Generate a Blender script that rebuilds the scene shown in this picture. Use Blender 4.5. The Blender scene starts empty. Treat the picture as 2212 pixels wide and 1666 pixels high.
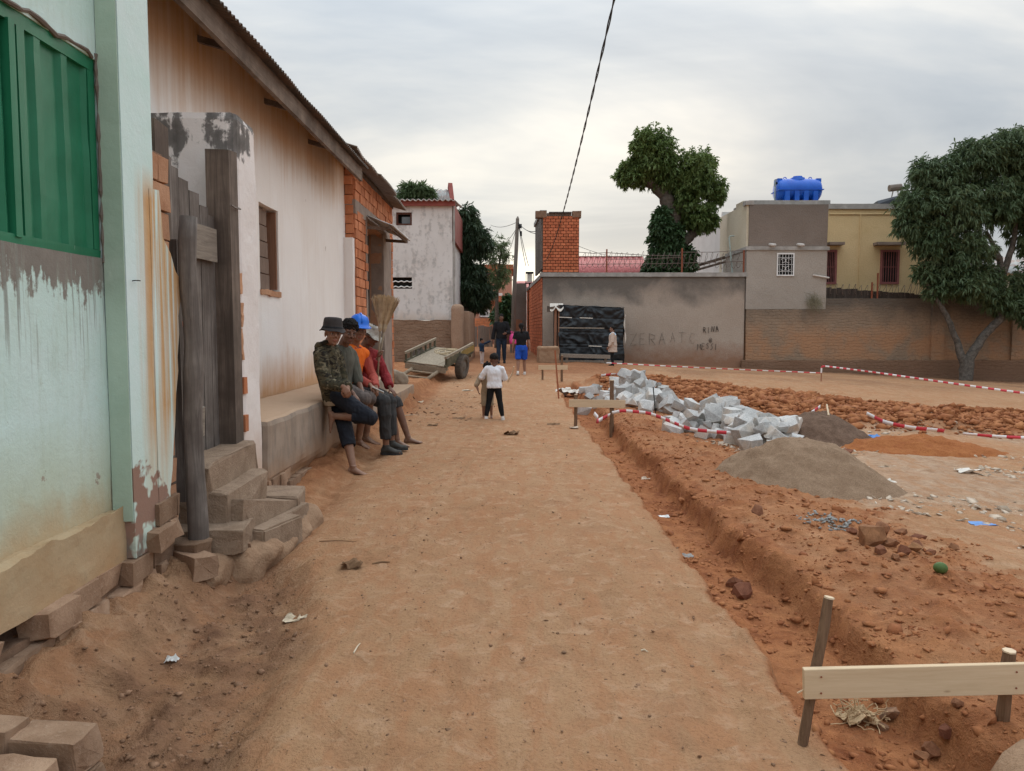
import bpy, bmesh, math, random
import numpy as np
from mathutils import Vector, Matrix, Quaternion
R = math.radians
random.seed(7)
RNG = np.random.default_rng(7)
scene = bpy.context.scene
COL = scene.collection

# ------------------------------------------------------------------ camera
CAM_H = 1.5; PITCH = R(4.06); FPX = 1664.0
cam_d = bpy.data.cameras.new('camera')
cam_d.sensor_fit = 'HORIZONTAL'; cam_d.sensor_width = 36.0; cam_d.lens = 36.0 * FPX / 2212.0
cam_d.clip_start = 0.05; cam_d.clip_end = 3000
cam = bpy.data.objects.new('camera', cam_d); COL.objects.link(cam)
cam.location = (0, 0, CAM_H); cam.rotation_euler = (R(90) - PITCH, 0, 0)
scene.camera = cam

# ------------------------------------------------------------------ sky and light
SUN_EL = R(16); SUN_AZ = R(14)            # azimuth measured from +Y towards +X
world = bpy.data.worlds.new('World'); scene.world = world; world.use_nodes = True
wt = world.node_tree; wt.nodes.clear()

def node(nt, typ, props=None, **ins):
    n = nt.nodes.new(typ)
    for k, v in (props or {}).items(): setattr(n, k, v)
    for k, v in ins.items():
        key = int(k[1:]) if (k[0] == 'i' and k[1:].isdigit()) else k.replace('_', ' ')
        s = n.inputs[key]
        if isinstance(v, bpy.types.NodeSocket): nt.links.new(v, s)
        elif isinstance(v, bpy.types.Node): nt.links.new(v.outputs[0], s)
        else: s.default_value = v
    return n
def mth(nt, op, a, b=0.0, c=None, clamp=False):
    kw = {'i0': a, 'i1': b}
    if c is not None: kw['i2'] = c
    n = node(nt, 'ShaderNodeMath', {'operation': op, 'use_clamp': clamp}, **kw); return n.outputs[0]
def c4(c): return (c[0], c[1], c[2], 1.0) if len(c) == 3 else c
def mixc(nt, f, a, b, mode='MIX'):
    n = nt.nodes.new('ShaderNodeMix'); n.data_type = 'RGBA'; n.blend_type = mode
    for i, v in ((0, f), (6, a), (7, b)):
        if isinstance(v, bpy.types.NodeSocket): nt.links.new(v, n.inputs[i])
        else: n.inputs[i].default_value = v if i == 0 else c4(v)
    return n.outputs[2]
def ramp(nt, f, stops, interp='LINEAR'):
    n = nt.nodes.new('ShaderNodeValToRGB'); cr = n.color_ramp; cr.interpolation = interp
    while len(cr.elements) < len(stops): cr.elements.new(0.5)
    for e, (p, c) in zip(cr.elements, stops):
        e.position = p; e.color = c4(c) if not isinstance(c, (int, float)) else (c, c, c, 1)
    nt.links.new(f, n.inputs[0]); return n.outputs[0]
def noise(nt, vec, scale, detail=4.0, rough=0.55, dist=0.0):
    return node(nt, 'ShaderNodeTexNoise', Vector=vec, Scale=scale, Detail=detail, Roughness=rough, Distortion=dist).outputs[0]
def vscale(nt, vec, s, off=(0, 0, 0)):
    n = node(nt, 'ShaderNodeMapping', Vector=vec, Scale=s, Location=off); return n.outputs[0]

tc = node(wt, 'ShaderNodeTexCoord').outputs['Generated']
sx = node(wt, 'ShaderNodeSeparateXYZ', Vector=tc)
zz = mth(wt, 'MAXIMUM', sx.outputs[2], 0.0)
den = mth(wt, 'ADD', zz, 0.16)
pp = node(wt, 'ShaderNodeCombineXYZ', X=mth(wt, 'DIVIDE', sx.outputs[0], den), Y=mth(wt, 'DIVIDE', sx.outputs[1], den), Z=0.0).outputs[0]
cl = noise(wt, vscale(wt, pp, (0.75, 1.25, 1), (3.1, 1.4, 0)), 0.62, 6, 0.55, 0.5)
cl2 = noise(wt, vscale(wt, pp, (0.5, 1.0, 1), (7.7, 4.2, 0)), 1.6, 5, 0.6, 0.4)
cmix = mth(wt, 'ADD', mth(wt, 'MULTIPLY', cl, 0.72), mth(wt, 'MULTIPLY', cl2, 0.28))
cloud = ramp(wt, cmix, [(0.36, (0.43, 0.495, 0.57)), (0.46, (0.545, 0.60, 0.655)), (0.53, (0.66, 0.695, 0.72)), (0.63, (0.90, 0.885, 0.84))])
# an overcast sky brightens smoothly towards the zenith
zen = mth(wt, 'ADD', 0.73, mth(wt, 'MULTIPLY', mth(wt, 'POWER', zz, 2.0), 3.0))
# glow of the low sun behind the cloud
gd = Vector((math.sin(R(1.6)) * math.cos(R(3.5)), math.cos(R(1.6)) * math.cos(R(3.5)), math.sin(R(3.5))))
dt = node(wt, 'ShaderNodeVectorMath', {'operation': 'DOT_PRODUCT'}, i0=tc, i1=tuple(gd)).outputs['Value']
dt = mth(wt, 'MAXIMUM', dt, 0.0)
wob = mth(wt, 'ADD', 0.25, mth(wt, 'MULTIPLY', cmix, 1.5))
glow = mth(wt, 'ADD', mth(wt, 'MULTIPLY', mth(wt, 'POWER', dt, 30.0), 0.30), mth(wt, 'MULTIPLY', mth(wt, 'POWER', dt, 700.0), 0.9))
glow = mth(wt, 'MULTIPLY', glow, wob)
base = node(wt, 'ShaderNodeVectorMath', {'operation': 'SCALE'}, i0=cloud, Scale=zen).outputs[0]
gcol = node(wt, 'ShaderNodeVectorMath', {'operation': 'SCALE'}, i0=(1.0, 0.86, 0.62), Scale=glow).outputs[0]
tot = node(wt, 'ShaderNodeVectorMath', {'operation': 'ADD'}, i0=base, i1=gcol).outputs[0]
tot = node(wt, 'ShaderNodeVectorMath', {'operation': 'SCALE'}, i0=tot, Scale=10.0).outputs[0]
sky = node(wt, 'ShaderNodeTexSky', {'sky_type': 'NISHITA', 'sun_disc': False, 'sun_elevation': SUN_EL, 'sun_rotation': SUN_AZ})
final = mixc(wt, 0.94, sky.outputs[0], tot)
bg = node(wt, 'ShaderNodeBackground', Color=final, Strength=0.1)
wo = node(wt, 'ShaderNodeOutputWorld'); wt.links.new(bg.outputs[0], wo.inputs['Surface'])

sun_d = bpy.data.lights.new('sun', 'SUN'); sun_d.energy = 1.2; sun_d.angle = R(50); sun_d.color = (1.0, 0.90, 0.78)
sun = bpy.data.objects.new('sun', sun_d); COL.objects.link(sun)
sd = Vector((math.sin(SUN_AZ) * math.cos(SUN_EL), math.cos(SUN_AZ) * math.cos(SUN_EL), math.sin(SUN_EL)))
sun.rotation_euler = sd.to_track_quat('Z', 'Y').to_euler()
vs = scene.view_settings
vs.view_transform = 'Standard'; vs.look = 'None'; vs.gamma = 1.0; vs.exposure = 0.04; vs.use_curve_mapping = False
scene.render.engine = 'CYCLES'
scene.cycles.max_bounces = 5; scene.cycles.use_denoising = True; scene.cycles.use_adaptive_sampling = True; scene.cycles.adaptive_threshold = 0.02

# ------------------------------------------------------------------ measuring helpers: picture ratio + known distance -> place
def ray(px, py):
    a = (px - 1106.0) / FPX; b = (833.0 - py) / FPX
    return Vector((a, math.cos(PITCH) + b * math.sin(PITCH), -math.sin(PITCH) + b * math.cos(PITCH)))
def atY(px, py, Y):
    d = ray(px, py); t = Y / d.y; return Vector((d.x * t, Y, CAM_H + d.z * t))
def atX(px, py, X):
    d = ray(px, py); t = X / d.x; return Vector((X, d.y * t, CAM_H + d.z * t))
def atZ(px, py, Z=0.0):
    d = ray(px, py); t = (Z - CAM_H) / d.z; return Vector((d.x * t, d.y * t, Z))

# ------------------------------------------------------------------ noise on arrays
def _hash(ix, iy, iz, seed):
    h = ix * np.uint32(374761393) + iy * np.uint32(668265263) + iz * np.uint32(2147483647) + np.uint32((seed * 974634777) & 0xFFFFFFFF)
    h = (h ^ (h >> np.uint32(13))) * np.uint32(1274126177)
    h = h ^ (h >> np.uint32(16))
    return h * (1.0 / 2147483647.5) - 1.0
def vnoise(x, y, z=None, seed=0):
    x = np.asarray(x, float); y = np.asarray(y, float)
    z = np.zeros_like(x) if z is None else np.asarray(z, float)
    x0 = np.floor(x); y0 = np.floor(y); z0 = np.floor(z)
    fx = x - x0; fy = y - y0; fz = z - z0
    fx = fx * fx * (3 - 2 * fx); fy = fy * fy * (3 - 2 * fy); fz = fz * fz * (3 - 2 * fz)
    X0 = x0.astype(np.int64).astype(np.uint32); Y0 = y0.astype(np.int64).astype(np.uint32); Z0 = z0.astype(np.int64).astype(np.uint32); flat = not z.any()
    def g(i, j, k): return _hash(X0 + np.uint32(i), Y0 + np.uint32(j), Z0 + np.uint32(k), seed)
    a = g(0, 0, 0) * (1 - fx) + g(1, 0, 0) * fx
    b = g(0, 1, 0) * (1 - fx) + g(1, 1, 0) * fx
    lo = a * (1 - fy) + b * fy
    if flat: return lo
    a = g(0, 0, 1) * (1 - fx) + g(1, 0, 1) * fx
    b = g(0, 1, 1) * (1 - fx) + g(1, 1, 1) * fx
    hi = a * (1 - fy) + b * fy
    return lo * (1 - fz) + hi * fz
def fbm(x, y, z=None, octv=4, seed=0, gain=0.5):
    s = 0.0; a = 1.0; t = 0.0; f = 1.0
    for o in range(octv):
        s = s + a * vnoise(np.asarray(x) * f, np.asarray(y) * f, None if z is None else np.asarray(z) * f, seed + o * 17)
        t += a; a *= gain; f *= 2.03
    return s / t
def sstep(a, b, x):
    t = np.clip((np.asarray(x, float) - a) / (b - a), 0, 1); return t * t * (3 - 2 * t)

# ------------------------------------------------------------------ meshes
def link(o, parent=None):
    COL.objects.link(o)
    if parent is not None: o.parent = parent
    return o
def mk(name, V, F, mat=None, parent=None, smooth=False, mats=None, mi=None):
    me = bpy.data.meshes.new(name)
    me.from_pydata([tuple(v) for v in V], [], [tuple(f) for f in F])
    if mat is not None: me.materials.append(mat)
    for m in (mats or []): me.materials.append(m)
    if mi is not None: me.polygons.foreach_set('material_index', list(mi))
    if smooth: me.polygons.foreach_set('use_smooth', [True] * len(me.polygons))
    me.update()
    return link(bpy.data.objects.new(name, me), parent)
def mk_np(name, V, F, mat=None, parent=None, smooth=False):
    """fast: V (n,3) array, F (m,k) array of one face size"""
    V = np.asarray(V, np.float32); F = np.asarray(F, np.int32); k = F.shape[1]
    me = bpy.data.meshes.new(name)
    me.vertices.add(len(V)); me.vertices.foreach_set('co', V.ravel())
    me.loops.add(F.size); me.loops.foreach_set('vertex_index', F.ravel())
    me.polygons.add(len(F)); me.polygons.foreach_set('loop_start', np.arange(0, F.size, k, dtype=np.int32))
    me.polygons.foreach_set('loop_total', np.full(len(F), k, np.int32))
    if smooth: me.polygons.foreach_set('use_smooth', np.ones(len(F), bool))
    if mat is not None: me.materials.append(mat)
    me.update(calc_edges=True); me.validate()
    return link(bpy.data.objects.new(name, me), parent)
def thing(name, label, cat, loc=(0, 0, 0), group=None, rz=0.0):
    o = bpy.data.objects.new(name, None); COL.objects.link(o); o.location = loc; o.rotation_euler = (0, 0, rz)
    o.empty_display_size = 0.2; o['kind'] = 'thing'
    return tag(o, label, cat, group)
def tag(o, label=None, cat=None, group=None, kind=None):
    if label: o['label'] = label
    if cat: o['category'] = cat
    if group: o['group'] = group
    if kind: o['kind'] = kind
    return o
def keep(child, parent):
    """parent while the child stays where it is in the world (parents here are moved by location and rz only)"""
    child.parent = parent
    m = Matrix.Translation(parent.location) @ parent.rotation_euler.to_matrix().to_4x4()
    child.matrix_parent_inverse = m.inverted()
    return child

def sub(child, part):
    """a piece of a part: both are modelled in place, so no offset is needed"""
    child.parent = part; child.matrix_parent_inverse = Matrix.Identity(4); return child
BOXF = [(0, 3, 2, 1), (4, 5, 6, 7), (0, 1, 5, 4), (1, 2, 6, 5), (2, 3, 7, 6), (3, 0, 4, 7)]
class MB:
    def __init__(s): s.V = []; s.F = []; s.MI = []
    def add(s, V, F, mi=0):
        o = len(s.V); s.V += [tuple(v) for v in V]; s.F += [tuple(i + o for i in f) for f in F]; s.MI += [mi] * len(F); return s
    def box(s, c, size, rot=None, mi=0, jit=0.0):
        hx, hy, hz = size[0] / 2, size[1] / 2, size[2] / 2
        P = [Vector((x, y, z)) for z in (-hz, hz) for x, y in ((-hx, -hy), (hx, -hy), (hx, hy), (-hx, hy))]
        if jit: P = [p + Vector((random.uniform(-jit, jit) for _ in range(3))) for p in P]
        if rot is not None:
            m = rot if isinstance(rot, Matrix) else Matrix.Rotation(rot, 3, 'Z'); P = [m @ p for p in P]
        c = Vector(c); return s.add([p + c for p in P], BOXF, mi)
    def span(s, a, b, mi=0, jit=0.0):
        a = Vector(a); b = Vector(b); return s.box((a + b) / 2, [abs(q) for q in (b - a)], None, mi, jit)
    def bar(s, a, b, w, h=None, up=(0, 0, 1), mi=0, jit=0.0):
        a = Vector(a); b = Vector(b); d = (b - a); L = d.length; d.normalize(); up = Vector(up)
        if abs(d.dot(up)) > 0.98: up = Vector((0, 1, 0))
        x = d.cross(up).normalized(); z = x.cross(d).normalized()
        m = Matrix((x, d, z)).transposed(); return s.box((a + b) / 2, (w, L, h or w), m, mi, jit)
    def tube(s, pts, rad, seg=8, cap=True, mi=0, closed=False):
        pts = [Vector(p) for p in pts]; n = len(pts)
        rad = [rad] * n if isinstance(rad, (int, float)) else list(rad)
        V = []; F = []; prev = None
        for i, p in enumerate(pts):
            d = (pts[min(i + 1, n - 1)] - pts[max(i - 1, 0)])
            d = d.normalized() if d.length > 1e-9 else Vector((0, 0, 1))
            if prev is None:
                a = Vector((0, 0, 1)) if abs(d.z) < 0.9 else Vector((1, 0, 0)); u = d.cross(a).normalized()
            else:
                u = (prev - d * prev.dot(d))
                u = u.normalized() if u.length > 1e-6 else d.orthogonal().normalized()
            prev = u; v = d.cross(u)
            r = rad[i]; ru, rv = (r, r) if isinstance(r, (int, float)) else r
            for k in range(seg):
                t = 2 * math.pi * k / seg; V.append(p + u * (math.cos(t) * ru) + v * (math.sin(t) * rv))
        for i in range(n - 1):
            for k in range(seg):
                k2 = (k + 1) % seg; F.append((i * seg + k, i * seg + k2, (i + 1) * seg + k2, (i + 1) * seg + k))
        if cap:
            F.append(tuple(range(seg - 1, -1, -1))); F.append(tuple((n - 1) * seg + k for k in range(seg)))
        return s.add(V, F, mi)
    def rings(s, rings, cap=True, mi=0):
        n = len(rings[0]); V = [v for r in rings for v in r]; F = []
        for i in range(len(rings) - 1):
            for k in range(n):
                k2 = (k + 1) % n; F.append((i * n + k, i * n + k2, (i + 1) * n + k2, (i + 1) * n + k))
        if cap: F.append(tuple(range(n - 1, -1, -1))); F.append(tuple((len(rings) - 1) * n + k for k in range(n)))
        return s.add(V, F, mi)
    def ell(s, c, ax, seg=12, rin=8, mi=0):
        """ellipsoid: ax = three axis vectors"""
        c = Vector(c); X, Y, Z = [Vector(a) for a in ax]; V = [c - Z]; F = []
        for i in range(1, rin):
            t = math.pi * i / rin
            for k in range(seg):
                p = 2 * math.pi * k / seg; V.append(c + X * (math.sin(t) * math.cos(p)) + Y * (math.sin(t) * math.sin(p)) - Z * math.cos(t))
        V.append(c + Z); last = len(V) - 1
        for k in range(seg): F.append((0, 1 + (k + 1) % seg, 1 + k))
        for i in range(rin - 2):
            for k in range(seg):
                a = 1 + i * seg + k; b = 1 + i * seg + (k + 1) % seg; F.append((a, b, b + seg, a + seg))
        for k in range(seg): F.append((last, last - seg + k, last - seg + (k + 1) % seg))
        return s.add(V, F, mi)
    def quad(s, a, b, c, d, mi=0): return s.add([a, b, c, d], [(0, 1, 2, 3)], mi)
    def build(s, name, mat=None, parent=None, smooth=False, mats=None):
        o = mk(name, s.V, s.F, mat, None, smooth, mats, s.MI if mats else None)
        if parent is not None: keep(o, parent)
        return o
def bevel_obj(o, w=0.006, seg=1):
    bm = bmesh.new(); bm.from_mesh(o.data)
    bmesh.ops.bevel(bm, geom=list(bm.edges), offset=w, segments=seg, affect='EDGES', clamp_overlap=True)
    bm.to_mesh(o.data); bm.free(); return o
def hull_mesh(name, pts, mat, smooth=False):
    bm = bmesh.new()
    for p in pts: bm.verts.new(p)
    r = bmesh.ops.convex_hull(bm, input=bm.verts)
    bmesh.ops.delete(bm, geom=list({g for g in r['geom_unused'] + r['geom_interior'] if isinstance(g, bmesh.types.BMVert)}), context='VERTS')
    me = bpy.data.meshes.new(name); bm.to_mesh(me); bm.free()
    if mat: me.materials.append(mat)
    if smooth: me.polygons.foreach_set('use_smooth', [True] * len(me.polygons))
    return me
def block_points(rx, ry, rz, cut=0.3, rough=0.12, n=18):
    P = []
    for sx_ in (-1, 1):
        for sy_ in (-1, 1):
            for sz_ in (-1, 1):
                c = Vector((sx_ * rx, sy_ * ry, sz_ * rz))
                for _ in range(2):
                    k = random.uniform(0, cut); ax = random.randrange(3)
                    q = c.copy(); q[ax] *= 1 - k; q *= 1 + random.uniform(-rough, rough) ; P.append(q)
    return P

# ------------------------------------------------------------------ materials
MAT = {}
def newmat(name, rough=0.9, spec=0.2):
    m = bpy.data.materials.new(name); m.use_nodes = True; nt = m.node_tree; nt.nodes.clear()
    out = node(nt, 'ShaderNodeOutputMaterial'); b = node(nt, 'ShaderNodeBsdfPrincipled', Roughness=rough)
    b.inputs['Specular IOR Level'].default_value = spec
    nt.links.new(b.outputs[0], out.inputs[0]); MAT[name] = m
    return m, nt, b
def geo(nt): return node(nt, 'ShaderNodeNewGeometry').outputs['Position']
def objc(nt): return node(nt, 'ShaderNodeTexCoord').outputs['Object']
def setc(nt, b, col): nt.links.new(col, b.inputs['Base Color'])
def bump(nt, b, h, strength=0.5, dist=0.01, prev=None):
    n = node(nt, 'ShaderNodeBump', Height=h, Strength=strength, Distance=dist)
    if prev is not None: nt.links.new(prev, n.inputs['Normal'])
    nt.links.new(n.outputs[0], b.inputs['Normal']); return n.outputs[0]
def rnd(nt): return node(nt, 'ShaderNodeObjectInfo').outputs['Random']

def simple(name, c1, c2, scale=6, rough=0.9, bs=0.3, bd=0.01, detail=6, bscale=None, spec=0.2, obj=False, stretch=(1, 1, 1), vary=0.0, metal=0.0):
    m, nt, b = newmat(name, rough, spec)
    P = objc(nt) if obj else geo(nt)
    Q = vscale(nt, P, stretch)
    f = ramp(nt, noise(nt, Q, scale, detail, 0.62, 0.3), [(0.3, 0), (0.7, 1)])
    col = mixc(nt, f, c1, c2)
    if vary:
        hs = node(nt, 'ShaderNodeHueSaturation', Color=col)
        nt.links.new(mth(nt, 'ADD', 1 - vary / 2, mth(nt, 'MULTIPLY', rnd(nt), vary)), hs.inputs['Value'])
        nt.links.new(mth(nt, 'ADD', 0.5 - vary * 0.03, mth(nt, 'MULTIPLY', rnd(nt), vary * 0.06)), hs.inputs['Hue']); col = hs.outputs[0]
    setc(nt, b, col); b.inputs['Metallic'].default_value = metal
    if bs: bump(nt, b, noise(nt, Q, bscale or scale * 8, 5, 0.65), bs, bd)
    return m

# ground: three soils told apart by painted masks on the mesh
m, nt, b = newmat('ground', 0.95, 0.1)
P = geo(nt)
at = node(nt, 'ShaderNodeAttribute', {'attribute_name': 'soil'}); sp = node(nt, 'ShaderNodeSeparateColor', Color=at.outputs['Color'])
n1 = noise(nt, P, 0.9, 6, 0.6, 0.4); n2 = noise(nt, P, 7, 6, 0.65, 0.6); n3 = noise(nt, P, 55, 4, 0.7)
trav = noise(nt, vscale(nt, P, (3.2, 0.9, 1)), 2.2, 5, 0.6, 0.8)
dust = mixc(nt, ramp(nt, n1, [(0.3, 0), (0.7, 1)]), (0.375, 0.207, 0.108), (0.46, 0.277, 0.158))
dust = mixc(nt, ramp(nt, trav, [(0.42, 0), (0.60, 0.65)]), dust, (0.41, 0.195, 0.097))
n0 = noise(nt, P, 2.6, 7, 0.68, 0.8); dust = mixc(nt, ramp(nt, n0, [(0.36, 0.45), (0.48, 0)]), dust, (0.33, 0.178, 0.098))
dust = mixc(nt, ramp(nt, n2, [(0.52, 0), (0.66, 0.6)]), dust, (0.52, 0.335, 0.21))
red = mixc(nt, ramp(nt, n2, [(0.34, 0), (0.66, 1)]), (0.215, 0.070, 0.029), (0.40, 0.160, 0.066))
red = mixc(nt, ramp(nt, n1, [(0.45, 0), (0.7, 0.6)]), red, (0.47, 0.225, 0.100))
pale = mixc(nt, ramp(nt, n2, [(0.35, 0), (0.68, 1)]), (0.34, 0.205, 0.125), (0.50, 0.36, 0.25))
pale = mixc(nt, ramp(nt, trav, [(0.45, 0), (0.62, 0.7)]), pale, (0.41, 0.215, 0.11))
dark = mixc(nt, ramp(nt, n2, [(0.3, 0), (0.7, 1)]), (0.130, 0.066, 0.040), (0.255, 0.138, 0.083))
col = mixc(nt, sp.outputs[0], dust, red); col = mixc(nt, sp.outputs[2], col, pale); col = mixc(nt, sp.outputs[1], col, dark)
vor = node(nt, 'ShaderNodeTexVoronoi', Vector=P, Scale=38.0).outputs[0]
col = mixc(nt, mth(nt, 'MULTIPLY', ramp(nt, vor, [(0.05, 1), (0.12, 0)]), ramp(nt, noise(nt, P, 3.0, 2), [(0.5, 0), (0.7, 0.75)])), col, (0.20, 0.11, 0.07))
col = mixc(nt, ramp(nt, n3, [(0.33, 0.30), (0.50, 0)]), col, (0.17, 0.085, 0.048))
setc(nt, b, col)
hh = mth(nt, 'ADD', mth(nt, 'MULTIPLY', n3, 0.5), mth(nt, 'MULTIPLY', n2, 1.0))
hh = mth(nt, 'ADD', hh, mth(nt, 'MULTIPLY', noise(nt, P, 160, 3, 0.7), 0.12))
hh = mth(nt, 'ADD', hh, mth(nt, 'MULTIPLY', n0, 1.2))
bump(nt, b, hh, 0.95, 0.035)

def soil(name, c1, c2, s=9):
    m, nt, b = newmat(name, 0.95, 0.1); P = geo(nt)
    n = noise(nt, P, s, 6, 0.65, 0.4); g = noise(nt, P, 90, 4, 0.75)
    c = mixc(nt, ramp(nt, n, [(0.3, 0), (0.7, 1)]), c1, c2); c = mixc(nt, ramp(nt, g, [(0.38, 0.5), (0.58, 0)]), c, tuple(q * 0.45 for q in c1)); setc(nt, b, c)
    bump(nt, b, mth(nt, 'ADD', n, mth(nt, 'MULTIPLY', g, 0.6)), 0.8, 0.02)
soil('sand', (0.24, 0.153, 0.096), (0.335, 0.228, 0.150)); soil('darksoil', (0.115, 0.070, 0.048), (0.21, 0.135, 0.095)); soil('orangesoil', (0.30, 0.10, 0.036), (0.42, 0.165, 0.06))
simple('clod', (0.215, 0.068, 0.028), (0.42, 0.18, 0.075), 5, 0.95, 0.6, 0.01)
simple('clod_obj', (0.15, 0.062, 0.033), (0.30, 0.135, 0.07), 14, 0.95, 0.6, 0.01, obj=True, vary=0.4)
simple('chip', (0.40, 0.30, 0.21), (0.62, 0.52, 0.42), 7, 0.95, 0.4)
simple('greychip', (0.20, 0.19, 0.18), (0.36, 0.35, 0.33), 7, 0.9, 0.4)
simple('pebble', (0.13, 0.07, 0.04), (0.36, 0.21, 0.13), 12, 0.95, 0.3)
# granite
m, nt, b = newmat('granite', 0.9, 0.12); O = objc(nt)
g1 = noise(nt, O, 9, 6, 0.7, 0.5); g2 = noise(nt, O, 70, 4, 0.8)
c = mixc(nt, ramp(nt, g1, [(0.3, 0), (0.7, 1)]), (0.385, 0.373, 0.355), (0.62, 0.60, 0.57))
c = mixc(nt, ramp(nt, g2, [(0.36, 0.6), (0.52, 0)]), c, (0.20, 0.21, 0.225))
c = mixc(nt, ramp(nt, noise(nt, O, 3.0, 3), [(0.50, 0), (0.68, 0.55)]), c, (0.48, 0.36, 0.25))
hs = node(nt, 'ShaderNodeHueSaturation', Color=c); nt.links.new(mth(nt, 'ADD', 0.74, mth(nt, 'MULTIPLY', rnd(nt), 0.5)), hs.inputs['Value'])
setc(nt, b, hs.outputs[0]); bump(nt, b, mth(nt, 'ADD', g1, mth(nt, 'MULTIPLY', g2, 0.5)), 0.6, 0.012)

# woods
def wood(name, c1, c2, grain=(18, 18, 1.2), rough=0.85, obj=True, bs=0.5, knots=False, dark=None):
    m, nt, b = newmat(name, rough, 0.15); P = objc(nt) if obj else geo(nt)
    g = noise(nt, vscale(nt, P, grain), 2.0, 6, 0.7, 0.8); l = noise(nt, P, 2.3, 4, 0.6)
    c = mixc(nt, ramp(nt, g, [(0.3, 0), (0.7, 1)]), c1, c2)
    if dark: c = mixc(nt, ramp(nt, l, [(0.4, 0.8), (0.62, 0)]), c, dark)
    if knots:
        v = node(nt, 'ShaderNodeTexVoronoi', Vector=vscale(nt, P, knots), Scale=1.0).outputs[0]
        c = mixc(nt, ramp(nt, v, [(0.035, 0.85), (0.10, 0)]), c, (0.24, 0.12, 0.055))
    setc(nt, b, c); bump(nt, b, g, bs, 0.006); return m
wood('oldwood', (0.085, 0.073, 0.066), (0.31, 0.272, 0.243), (22, 22, 1.0), dark=(0.105, 0.086, 0.075))
wood('oldwood_brown', (0.085, 0.065, 0.052), (0.26, 0.20, 0.162), (20, 20, 0.9), dark=(0.085, 0.065, 0.053))
wood('greyboard', (0.17, 0.14, 0.115), (0.33, 0.285, 0.235), (14, 1.4, 14))
wood('beam', (0.135, 0.100, 0.078), (0.27, 0.205, 0.16), (20, 0.8, 20), dark=(0.09, 0.063, 0.048))
wood('pineboard', (0.56, 0.41, 0.26), (0.68, 0.53, 0.36), (1.0, 20, 16), knots=(5, 3, 14), bs=0.15)
wood('stake', (0.10, 0.058, 0.036), (0.25, 0.155, 0.095), (24, 24, 2.0)); wood('paintedstake', (0.30, 0.09, 0.045), (0.38, 0.14, 0.07), (24, 24, 2.0))
simple('cutwood', (0.56, 0.42, 0.28), (0.70, 0.56, 0.40), 30, 0.9, 0.2, obj=True)
wood('cartboard', (0.20, 0.16, 0.115), (0.38, 0.315, 0.235), (16, 1.2, 16)); wood('cartpaint', (0.055, 0.058, 0.040), (0.16, 0.14, 0.095), (3, 3, 3)); wood('cartyellow', (0.22, 0.145, 0.045), (0.34, 0.24, 0.09), (3, 3, 3)); wood('cartpole', (0.19, 0.14, 0.095), (0.34, 0.27, 0.19), (10, 10, 1.5))
wood('shutterwood', (0.155, 0.105, 0.080), (0.25, 0.180, 0.140), (12, 12, 1.5)); wood('polewood', (0.15, 0.125, 0.105), (0.30, 0.26, 0.22), (18, 18, 0.6), obj=True); wood('fencewood', (0.13, 0.10, 0.085), (0.28, 0.235, 0.20), (14, 14, 1.0), obj=False); wood('tarboard', (0.030, 0.024, 0.021), (0.085, 0.068, 0.058), (6, 6, 1.0), obj=False)
wood('brownbeam', (0.20, 0.10, 0.06), (0.30, 0.155, 0.10), (14, 14, 1.0), obj=False)

# bricks
def brickm(name, c1, c2, c3, vary=0.35):
    m, nt, b = newmat(name, 0.95, 0.1); P = geo(nt); f = noise(nt, P, 4, 4, 0.6); g = noise(nt, P, 40, 5, 0.7)
    c = mixc(nt, ramp(nt, f, [(0.35, 0), (0.65, 1)]), c1, c2); c = mixc(nt, ramp(nt, g, [(0.55, 0), (0.75, 0.6)]), c, c3)
    hs = node(nt, 'ShaderNodeHueSaturation', Color=c); nt.links.new(mth(nt, 'ADD', 1 - vary / 2, mth(nt, 'MULTIPLY', rnd(nt), vary)), hs.inputs['Value'])
    setc(nt, b, hs.outputs[0]); bump(nt, b, g, 0.6, 0.01); return m
brickm('brick_red', (0.46, 0.165, 0.078), (0.55, 0.225, 0.115), (0.60, 0.33, 0.21))
brickm('brick_tower', (0.47, 0.135, 0.068), (0.56, 0.19, 0.095), (0.40, 0.11, 0.055))
brickm('brick_worn', (0.225, 0.135, 0.085), (0.37, 0.245, 0.165), (0.44, 0.32, 0.235), 0.6)
brickm('brick_tan', (0.45, 0.235, 0.135), (0.55, 0.315, 0.195), (0.36, 0.16, 0.085))
simple('mortar', (0.33, 0.17, 0.10), (0.42, 0.24, 0.15), 9, 0.95, 0.5); simple('mortar_dark', (0.10, 0.048, 0.03), (0.16, 0.08, 0.05), 9, 0.95, 0.4)
simple('mortar_brown', (0.16, 0.095, 0.06), (0.27, 0.17, 0.115), 9, 0.95, 0.6)
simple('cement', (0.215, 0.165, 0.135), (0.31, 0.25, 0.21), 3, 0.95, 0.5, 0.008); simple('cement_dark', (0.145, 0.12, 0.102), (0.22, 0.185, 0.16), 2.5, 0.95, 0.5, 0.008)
simple('stone_step', (0.215, 0.145, 0.097), (0.36, 0.262, 0.188), 7, 0.95, 0.7, 0.015); simple('mudblock', (0.27, 0.16, 0.095), (0.38, 0.25, 0.16), 4, 0.95, 0.8, 0.02)
simple('concrete_white', (0.62, 0.60, 0.57), (0.74, 0.72, 0.69), 1.2, 0.9, 0.15); simple('coping', (0.25, 0.235, 0.215), (0.42, 0.40, 0.375), 3, 0.9, 0.4)
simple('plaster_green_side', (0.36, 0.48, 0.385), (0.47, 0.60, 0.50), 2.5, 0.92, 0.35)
simple('void', (0.012, 0.011, 0.010), (0.022, 0.020, 0.018), 3, 0.95, 0)

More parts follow.
